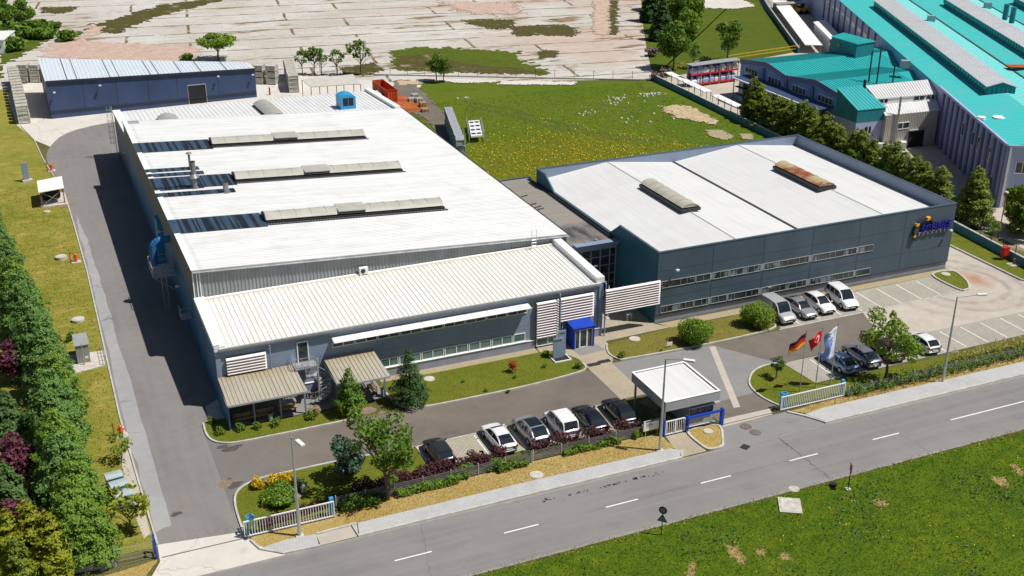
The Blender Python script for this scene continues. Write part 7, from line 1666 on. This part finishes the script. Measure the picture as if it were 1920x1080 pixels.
shrub('globe', 1.85, 2.7, 'leaf_bright', 50, .095, 34, 44); shrub('low_spread', 1.55, 1.1, 'leaf_hedge_green', 60, .12, 14, 31); shrub('yellow_shrub', .65, 1.1, 'leaf_yellow', 60, .1, 8, 32); shrub('white_shrub', .45, .8, 'leaf_white', 60, .08, 8, 33); shrub('rose', .5, .75, 'leaf_hedge_green', 75, .075, 8, 34); shrub('red_shrub', .6, 1.3, 'leaf_red', 45, .08, 9, 35); shrub('tan_shrub', .65, 1.0, 'leaf_tan', 70, .08, 9, 36); shrub('dark_round', .8, 1.1, 'leaf_dark', 55, .1, 9, 37); shrub('wild', .9, 1.0, 'leaf_green', 30, .14, 9, 38); shrub('wild_far', 2.2, 2.0, 'leaf_green', 9, .3, 12, 39); shrub('twiggy', 1.6, 1.6, 'twig', 9, .26, 8, 40); shrub('hedge_green_bush', .8, .9, 'leaf_hedge_green', 55, .1, 9, 41)
custom_tree('street_tree', [(-1.9,7.1,.95),(-1.1,6.7,1.1),(-.1,6.1,1.25),(.9,5.5,1.2),(1.6,4.7,.95),(-.7,5.0,1.25),(.4,4.2,1.2),(-1.7,5.5,.75),(1.2,3.5,.8),(-.5,3.4,.75),(.2,7.0,.75),(.7,2.7,.5)], 'leaf_green', 2.6, 24, .14, .16, (-.3, 0), 4)
custom_tree('lot_tree', [(-1.6,4.6,.95),(-.8,5.4,1.0),(.2,5.4,1.1),(1.0,4.7,1.1),(1.9,4.0,1.05),(2.7,3.3,.85),(2.4,2.6,.7),(.2,4.0,1.1),(-1.4,3.6,.9),(-.5,3.0,.7),(1.2,3.2,.9),(0,6.1,.6)], 'leaf_bright', 2.0, 24, .14, .15, (.1, 0), 9)
# conifer row along the left lawn
row = [('cypress_a',73.2,-.6,.95),('cypress_b',76.3,-.1,1.05),('cedar_b',79.3,-.9,1.05),('cypress_a',82.6,-1.0,1.0),('cedar_a',86.4,-1.4,1.05),('cedar_b',90.2,-1.7,1.0),('cypress_b',94,-1.9,1.15),('cedar_a',98,-2.6,1.0),('cedar_b',102,-3.0,1.1),('cedar_a',106.5,-3.4,1.0),('cedar_b',111,-3.9,1.1),('cypress_a',115.5,-4.4,1.0),('cedar_a',120.5,-5.0,1.05),('cedar_b',126,-5.6,1.1),('cedar_a',132,-6.3,1.0),('cypress_a',138,-7.0,1.05),('cedar_a',144,-7.4,1.0),('cedar_b',150,-7.8,1.0)]
SH = {'cypress_a': 'fresh green feathery', 'cypress_b': 'broad light green', 'cedar_a': 'tall blue-green', 'cedar_b': 'wide blue-green'}
for i, (k, y, x, s) in enumerate(row):
    x += 1.5*min(1, max(0, (y-86)/8))
    o_ = ORD[i] if i < 16 else ('seventeenth', 'eighteenth')[i-16]
    plant(k, x-.35, y, '%s conifer, %s from the road in the row along the left lawn' % (SH[k], o_), 'conifer', 'conifer', 'conifers in the row along the left lawn', s*rng.uniform(.95, 1.03))
for (px, py, z, k, s, lab, grp) in ((12,672,2.5,'plum',.9,'dark purple plum tree highest up at the left edge of the photo','purple plum trees'),(18,870,2.5,'plum',1.05,'dark purple plum tree in the middle of the left edge','purple plum trees'),(30,985,2.5,'plum',.95,'dark purple plum tree just behind the golden bushes','purple plum trees'),
    (12,775,2.5,'pine_soft',.9,'pale green drooping pine at the left edge above the middle plum tree','pines behind the conifer row'),(12,925,2.5,'pine_soft',1.0,'soft green pine at the left edge between two plum trees','pines behind the conifer row')):
    x, y = at2(px, py, z); plant(k, x, y, lab, 'tree', 'plum_tree' if k == 'plum' else 'pine_tree', grp, s)
for (px, py, z, k, s, lab) in ((20,1020,3,'thuja_gold',.95,'golden-green conifer at the lower left corner'),(60,1010,3,'thuja_gold',1.0,'golden-green conifer, second from the lower left corner'),(95,1015,3,'thuja_gold',.9,'golden-green conifer, third from the lower left corner'),(35,1060,2,'thuja_b',.8,'small golden-green conifer lowest in the corner of the photo')):
    x, y = at2(px, py, z); plant(k, x, y, lab, 'conifer', 'golden_conifer', 'golden conifers in the lower left corner', s)
x, y = at2(140,1000,2.5); plant('cypress_b', x, y, 'dark fresh-green conifer beside the golden ones at the fence corner', 'conifer', 'conifer', None, .95)
x, y = at2(188,1005,2.0); plant('cypress_b', x-.3, y, 'bushy green conifer against the mesh fence above the short red pipe', 'conifer', 'conifer', None, .8)
x, y = at2(246,1000,0); plant('spindly', x, y, 'spindly golden-leaved tree behind the gate corner', 'tree', 'young_tree', None, 1.25)
x, y = at2(228,860,.3); plant('spindly_b', x, y, 'loose yellowish bush by the kerb above the waste containers', 'bush', 'bush', None, .85)
x, y = at2(131,635,.3); plant('wild', x, y, 'little dark bush beside the utility cabinet', 'bush', 'bush', None, .6, 1.0)
# front garden
x, y = at2(727,937); plant('street_tree', x, y, 'leafy street tree with a bare trunk at the fence, left of the parked cars', 'tree', 'street_tree', None, 1.0, rz=-YAW)
x, y = at2(652,900); plant('round_blue', x, y+.2, 'round dark blue-green bush-tree left of the street tree', 'tree', 'round_tree', None, 1.05)
x, y = at2(1659,712); plant('lot_tree', x, y, 'leafy bright green tree hanging over the cars in the right-hand bays', 'tree', 'parking_tree', None, 1.0, rz=-YAW)
x, y = at2(769,757); plant('spruce', x, y, 'taller dark spruce on the front lawn', 'spruce', 'spruce_tree', None, 1.03)
x, y = at2(657,778); plant('spruce_green', x, y, 'smaller light green spruce in front of the short canopy', 'spruce', 'spruce_tree', None, 1.0)
x, y = at2(1455,710); plant('mini_pine', x, y, 'small layered pine on the lawn left of the flagpoles', 'pine', 'pine_tree', None, 1.0)
x, y = at2(1302,642); plant('globe', x, y, 'round bright bush on the brown lawn, left of two', 'bush', 'round_bush', 'round bushes in front of the office', 1.0, .95)
x, y = at2(1420,610); plant('globe', x, y, 'round bright bush beside the silver van, right of two', 'bush', 'round_bush', 'round bushes in front of the office', .98, .9)
x, y = at2(523,938); plant('low_spread', x, y, 'wide low spreading juniper in the round gate bed', 'shrub', 'spreading_shrub', None, 1.08, 1.0)
for (px, py, lab) in ((484,915,'yellow-leaved shrub at the left of the gate bed'),(512,910,'yellow-leaved shrub in the middle of the gate bed'),(537,905,'yellow-leaved shrub nearest the dark round shrub in the gate bed')): x, y = at2(px,py); plant('yellow_shrub', x, y, lab, 'shrub', 'yellow_shrub', 'yellow shrubs in the gate bed', rng.uniform(.85, 1.05))
x, y = at2(558,918); plant('dark_round', x, y, 'dark round shrub behind the left lamp post', 'shrub', 'round_shrub')
for (px, py, lab) in ((568,925,'white-flowering shrub, farther of two beside the left lamp post'),(555,940,'white-flowering shrub, nearer of two beside the left lamp post'),(502,908,'small white-flowering shrub between the yellow shrubs')): x, y = at2(px,py); plant('white_shrub', x, y, lab, 'shrub', 'white_shrub', 'white flowering shrubs in the gate bed', rng.uniform(.7, 1))
for i, (px, py, s) in enumerate(((398,793,.8),(415,815,.95),(453,808,1.0),(485,804,.9),(517,800,1.1))): x, y = at2(px,py); plant('rose', x, y, 'low rose bush before the wide canopy, %s from the left' % ORD[i], 'shrub', 'rose_bush', 'rose bushes before the wide canopy', s)
x, y = at2(590,780); plant('tan_shrub', x, y, 'dry tan shrub at the right corner of the wide canopy', 'shrub', 'dry_shrub'); x, y = at2(584,787); plant('rose', x, y, 'low green shrub in front of the dry tan shrub', 'shrub', 'rose_bush', 'rose bushes before the wide canopy', 1.0)
x, y = at2(961,698); plant('red_shrub', x, y, 'reddish shrub on the front lawn', 'shrub', 'red_shrub')
for i, (px, py) in enumerate(((868,718),(912,735),(952,737),(965,710),(1020,690),(1085,690),(1165,672),(1240,660),(1022,668))): x, y = at2(px,py) ; plant('rose', x, y, 'tiny shrub on the front lawns, %s from the left' % ORD[i], 'shrub', 'small_shrub', 'tiny shrubs on the front lawns', (.45,.45,.5,.5,.6,.95,.95,.4,.9)[i]) 
# hedges in front of the bays
def hedge(name, pts, wdt, h, mt, label, dens=190, size=.10, grp=None):
    t = thing(name, (*pts[0], 0), label, 'hedge', grp); P_, N_ = [], []; w = MB()
    for a, b in zip(pts[:-1], pts[1:]):
        a, b = np.array(a), np.array(b); L = np.linalg.norm(b-a); n = int(L*dens*(wdt+h)); s = rng.uniform(0, 1, n); d = (b-a)/L; nr = np.array([-d[1], d[0]])
        hh = h*(.78+.22*np.sin(s*L*2.3+a[0])+.12*np.sin(s*L*6.1)); z = hh*rng.uniform(.12, 1, n)**.7; o = (rng.beta(.8, .8, n)-.5)*wdt*(1.1-.25*(z/h)); dense = np.sin(s*L*1.7+a[1])+rng.normal(0, .5, n) > -1.5
        P_.append(np.stack([a[0]+d[0]*s*L+nr[0]*o, a[1]+d[1]*s*L+nr[1]*o, z], 1)[dense]); N_.append((np.stack([nr[0]*o*2, nr[1]*o*2, z/h*.8+.2], 1)+rng.normal(0, .5, (n, 3)))[dense])
        for i in range(int(L/.5)): p = a+d*(i+.5)*.5; w.tube((*p,0),(*(p+rng.normal(0,.08,2)),h*.75),.018,4,.008)
    P_ = np.concatenate(P_); N_ = np.concatenate(N_); P_[:, :2] -= np.array(pts[0])
    o = bpy.data.objects.new('foliage', leaf_mesh('hedge_foliage', leaf_arrays(P_, N_, size, .6), mt)); C.objects.link(o); o.parent = t; w.build('stem', 'bark_dark', t); return t
hedge('red_hedge', [(18.5,72.9),(25.0,72.9),(31.2,73.1)], .9, 1.45, 'leaf_hedge_red', 'purple-red hedge behind the slat fence left of the silver crossover', grp='purple-red hedges along the front fence')
hedge('red_hedge', [(33.4,73.1),(43.4,72.85)], .7, 1.45, 'leaf_hedge_red', 'purple-red hedge behind the slat fence below the white van and black cars', 60, grp='purple-red hedges along the front fence')
hedge('red_hedge', [(11.2,71.6),(14.5,72.1),(17.8,72.6)], .8, .7, 'leaf_hedge_red', 'low purple hedge behind the left sliding gate', grp='purple-red hedges along the front fence')
hedge('green_hedge', [(17.2,71.3),(20.2,71.4)], .8, .95, 'leaf_hedge_green', 'green creeper hedge between gate and street tree', grp='green creepers on the front fence')
hedge('green_hedge', [(21.6,71.45),(26.8,71.5)], .6, .75, 'leaf_hedge_green', 'green creeper in front of the slat fence right of the street tree', grp='green creepers on the front fence')
hedge('green_hedge', [(30.0,71.6),(32.6,71.7)], .6, .8, 'leaf_hedge_green', 'green creeper in front of the slat fence below the white saloon', grp='green creepers on the front fence')
hedge('green_hedge', [(35.8,71.75),(41.0,71.8)], .5, .7, 'leaf_hedge_green', 'green creeper in front of the slat fence below the black cars', grp='green creepers on the front fence')
hedge('green_hedge', [(42.2,72.0),(43.0,72.2)], .8, 1.1, 'leaf_hedge_green', 'green climber at the right end of the slat fence', grp='green creepers on the front fence')
hedge('green_hedge', [(63.2,70.95),(70,70.8),(78,70.8),(86,70.85),(94,70.9)], 1.2, 1.25, 'leaf_green', 'long green hedge around the slat fence below the right-hand bays', 50, .11, 'green creepers on the front fence')
hedge('dry_hedge', [(76,72.1),(84,72.2),(93,72.6)], .6, 1.5, 'leaf_tan', 'brownish hedge behind the long green hedge below the empty bays', 25, .1)
for i, (px, py, k, s) in enumerate(((668,948,'hedge_green_bush',1.0),(684,940,'hedge_green_bush',.9),(705,930,'dark_round',.9),(872,890,'hedge_green_bush',1.1),(930,880,'hedge_green_bush',1.1),(862,895,'wild',.8))): x, y = at2(px,py); plant(k, x, y, 'bushy green shrub outside the front fence, %s from the left' % ORD[i], 'shrub', 'fence_shrub', 'shrubs outside the front fence', s)
x, y = 44.1, 72.5; plant('hedge_green_bush', x, y, 'light green shrub behind the notice board', 'shrub', 'fence_shrub', None, 1.1)
# conifers between office and turquoise works
rowp = []
path = [(107.5,151.5),(106.6,144),(106.0,137),(105.3,130),(104.6,123),(104.0,116),(103.4,109.5),(102.9,104.5)]
for (a, b) in zip(path[:-1], path[1:]):
    for f in (0, .33, .66): rowp.append((a[0]+(b[0]-a[0])*f, a[1]+(b[1]-a[1])*f))
rowp.append(path[-1])
for i, (x, y) in enumerate(rowp): plant(('thuja_a','thuja_c','thuja_b')[i % 3], x+rng.normal(0,.3), y+rng.normal(0,.3), 'yellow-green conifer, %s from the far end in the row before the turquoise works' % (ORD+['seventeenth','eighteenth','nineteenth','twentieth','twenty-first','twenty-second'])[i], 'conifer', 'conifer', 'conifers in the row before the turquoise works', rng.uniform(1.15, 1.4), rng.uniform(.85, 1.1)*(1 if i < 9 else 1.12))
for (x, y, k, s, lab) in ((104.9,100.2,'thuja_c',1.25,'yellow-green conifer behind the right boundary wall, before the lavender facade'),(107.6,95.0,'thuja_a',1.0,'slim conifer among the leafy trees at the right boundary wall'),(109.0,97.4,'big_bright',.66,'bright green leafy tree at the right edge of the photo'),(107.0,92.6,'far_tree',.75,'leafy tree at the right edge below the bright one'),(103.6,95.5,'spindly_b',.9,'small bright bush behind the right boundary wall')): plant(k, x, y, lab, 'tree', 'tree', None, s)
# trees of the far field
x, y = at2(410,113); plant('umbrella', x, y, 'wide umbrella-shaped tree behind the blue storage hall', 'tree', 'tree', None, 1.05)
x, y = at2(350,112); plant('wild_far', x, y, 'round bush left of the umbrella-shaped tree', 'bush', 'bush', None, .7)
for (px, py, k, s, lab) in ((567,140,'far_tree_thin',.85,'thin tree, leftmost of the clump by the far fence'),(590,141,'far_tree_thin',1.0,'thin tree, second from the left in the clump by the far fence'),(603,141,'far_tree_thin',.95,'thin tree, third from the left in the clump by the far fence'),(632,141,'far_tree_thin',.9,'slim tree standing alone between clump and tall tree by the far fence'),(677,141,'far_tree_thin',1.25,'tallest thin tree by the far fence near the orange container'),(818,152,'far_tree',.8,'darker of the two leaning trees on the meadow fence'),(832,155,'far_tree',.75,'lighter of the two leaning trees on the meadow fence')):
    x, y = at2(px,py); plant(k, x, y, lab, 'tree', 'tree', 'trees along the far fence', s)
for i, (px, py, k, s, lab) in enumerate(((1222,40,'pine_dark',1.0,'dark pine, farthest at the left edge of the upper wood'),(1240,75,'pine_dark',.9,'dark pine in the middle of the upper wood edge'),(1262,130,'big_tree',.9,'big leafy tree in front of the pines by the yellow rail'),(1285,95,'big_bright',1.0,'big bright tree behind the front leafy tree of the upper wood'),(1265,60,'big_tree',1.0,'tall leafy tree in the middle of the upper wood'),(1300,50,'big_bright',.9,'bright tree at the right side of the upper wood'),(1240,20,'big_tree',1.0,'leafy tree at the top of the upper wood'),(1275,15,'big_bright',1.0,'bright tree at the top edge of the photo in the upper wood'),(1300,128,'far_tree_thin',.9,'slender tree right of the front leafy tree'),(1363,122,'far_tree',1.35,'lone leafy tree on the grass right of the upper wood'),(1322,125,'dark_round',2.0,'dark round bush at the foot of the lone tree'))):
    x, y = at2(px,py); plant(k, x, y, lab, 'tree', 'tree', 'trees of the upper wood', s)
for (px, py, s, lab) in ((1232,150,1.1,'bare twiggy bush below the pines, nearer one'),(1222,105,1.2,'bare twiggy bush below the pines, farther one'),(1248,140,.9,'bare twiggy bush beside the front leafy tree')): x, y = at2(px,py); plant('twiggy', x, y, lab, 'bush', 'twiggy_bush', 'bare bushes below the pines', s)
for (px, py, k, s, lab) in ((8,70,'big_tree',.9,'dark leafy tree at the upper left corner'),(30,75,'wild_far',2.2,'large bright bush at the upper left corner'),(60,70,'wild_far',1.9,'bright bush right of the large one at the upper left corner'),(84,72,'wild_far',1.3,'small bush at the end of the upper left thicket'),(45,60,'big_tree',.7,'second leafy tree inside the upper left thicket'),(104,52,'wild_far',.8,'small lone bush near the slab edge, upper left'),(122,76,'wild_far',1.2,'dark bush on the rubble left of the storage hall'),(22,95,'wild_far',1.5,'low bush in front of the dark tree, upper left'),(105,150-12,'wild',1.0,'tuft beside the crates left of the blue hall')): x, y = at2(px,py); plant(k, x, y, lab, 'bush', 'bush' if 'wild' in k else 'tree', 'thicket at the upper left', s)
sh2 = MB(); x, y = at2(6,92); sh2.obox((x,y), R(75), 9, 3, 0, 2.6); sh2.obox((x,y), R(75), 9.3, 3.3, 2.602, 2.75); tag(single(sh2.build('white_shed', 'white_wall')), 'pale blue-white shed half hidden by bushes at the upper left edge', 'shed')
# weeds and grass: nobody could count them
def tufts(name, pts_fn, n, size, mt, label, aspect=.3, upr=1.0):
    P_ = pts_fn(n); n = len(P_); N_ = rng.normal(size=(n, 3)); N_[:, 2] = rng.normal(0, .35, n)+ (0 if upr else .8); q = leaf_arrays(P_, N_, size, aspect); o = bpy.data.objects.new(name, leaf_mesh(name, q, mt)); C.objects.link(o); o['label'] = label; o['category'] = 'grass'; return stuff(o)
def area(x0, x1, y0, y1, z=.04, cl=None, cs=3.0):
    def f(n):
        P_ = np.stack([rng.uniform(x0, x1, n), rng.uniform(y0, y1, n), rng.uniform(0, z, n)], 1)
        if cl: v = np.sin(P_[:, 0]/cs+1.3*np.sin(P_[:, 1]/cs*1.2))+np.cos(P_[:, 1]/cs*.9+1.7*np.sin(P_[:, 0]/cs*.6))+rng.normal(0, .6, n); P_ = P_[v > cl]
        return P_
    return f
tufts('roadside_grass', area(20, 82, 42, 60.35, .10), 60000, .095, 'blade', 'long green grass beside the main road', .22)
tufts('roadside_grass_edge', area(15, 90, 59.9, 60.6, .06), 1500, .12, 'blade_dry', 'dry yellow grass fringe along the road edge', .22)
tufts('roadside_weeds', area(30, 80, 42, 59, .18, 1.25, 2.0), 8000, .13, 'leaf_blue', 'dark broad-leaved weeds in the roadside grass', .5)
tufts('roadside_flowers', area(38, 80, 42, 57.5, .25, .3, 2.6), 2200, .055, 'blade_yellow', 'small yellow flowers in the roadside grass', .8, 0)
tufts('meadow_grass', area(50.5, 103, 121, 180, .12), 30000, .12, 'blade', 'rough green meadow grass behind the office', .25)
tufts('meadow_flowers', lambda n: (lambda P_: P_[((P_[:, 0]-71)/22)**2+((P_[:, 1]-135)/24)**2+rng.normal(0, .35, len(P_))+.5*np.sin(P_[:,0]*.8)*np.cos(P_[:,1]*.5) < .8])(np.stack([rng.uniform(49, 95, n), rng.uniform(121, 172, n), rng.uniform(.1, .3, n)], 1)), 12000, .095, 'blade_yellow', 'yellow flowers spread through the meadow', .8, 0)
tufts('meadow_white_flowers', area(80, 103, 135, 175, .25, .9, 4), 900, .07, 'leaf_white', 'white flowers at the right side of the meadow', .8, 0)
tufts('verge_grass', area(17, 44.5, 69.4, 71.7, .06), 5000, .07, 'blade_dry', 'dry straw-coloured grass on the verge before the cars', .25)
tufts('verge_grass', area(58.5, 90, 69.9, 70.9, .08), 2500, .10, 'blade_dry', 'dry straw-coloured grass on the verge right of the gate', .25)
tufts('lawn_grass', area(-8, 3.4, 73, 160, .06), 14000, .11, 'blade_lawn', 'short yellowing grass on the left lawn', .25)
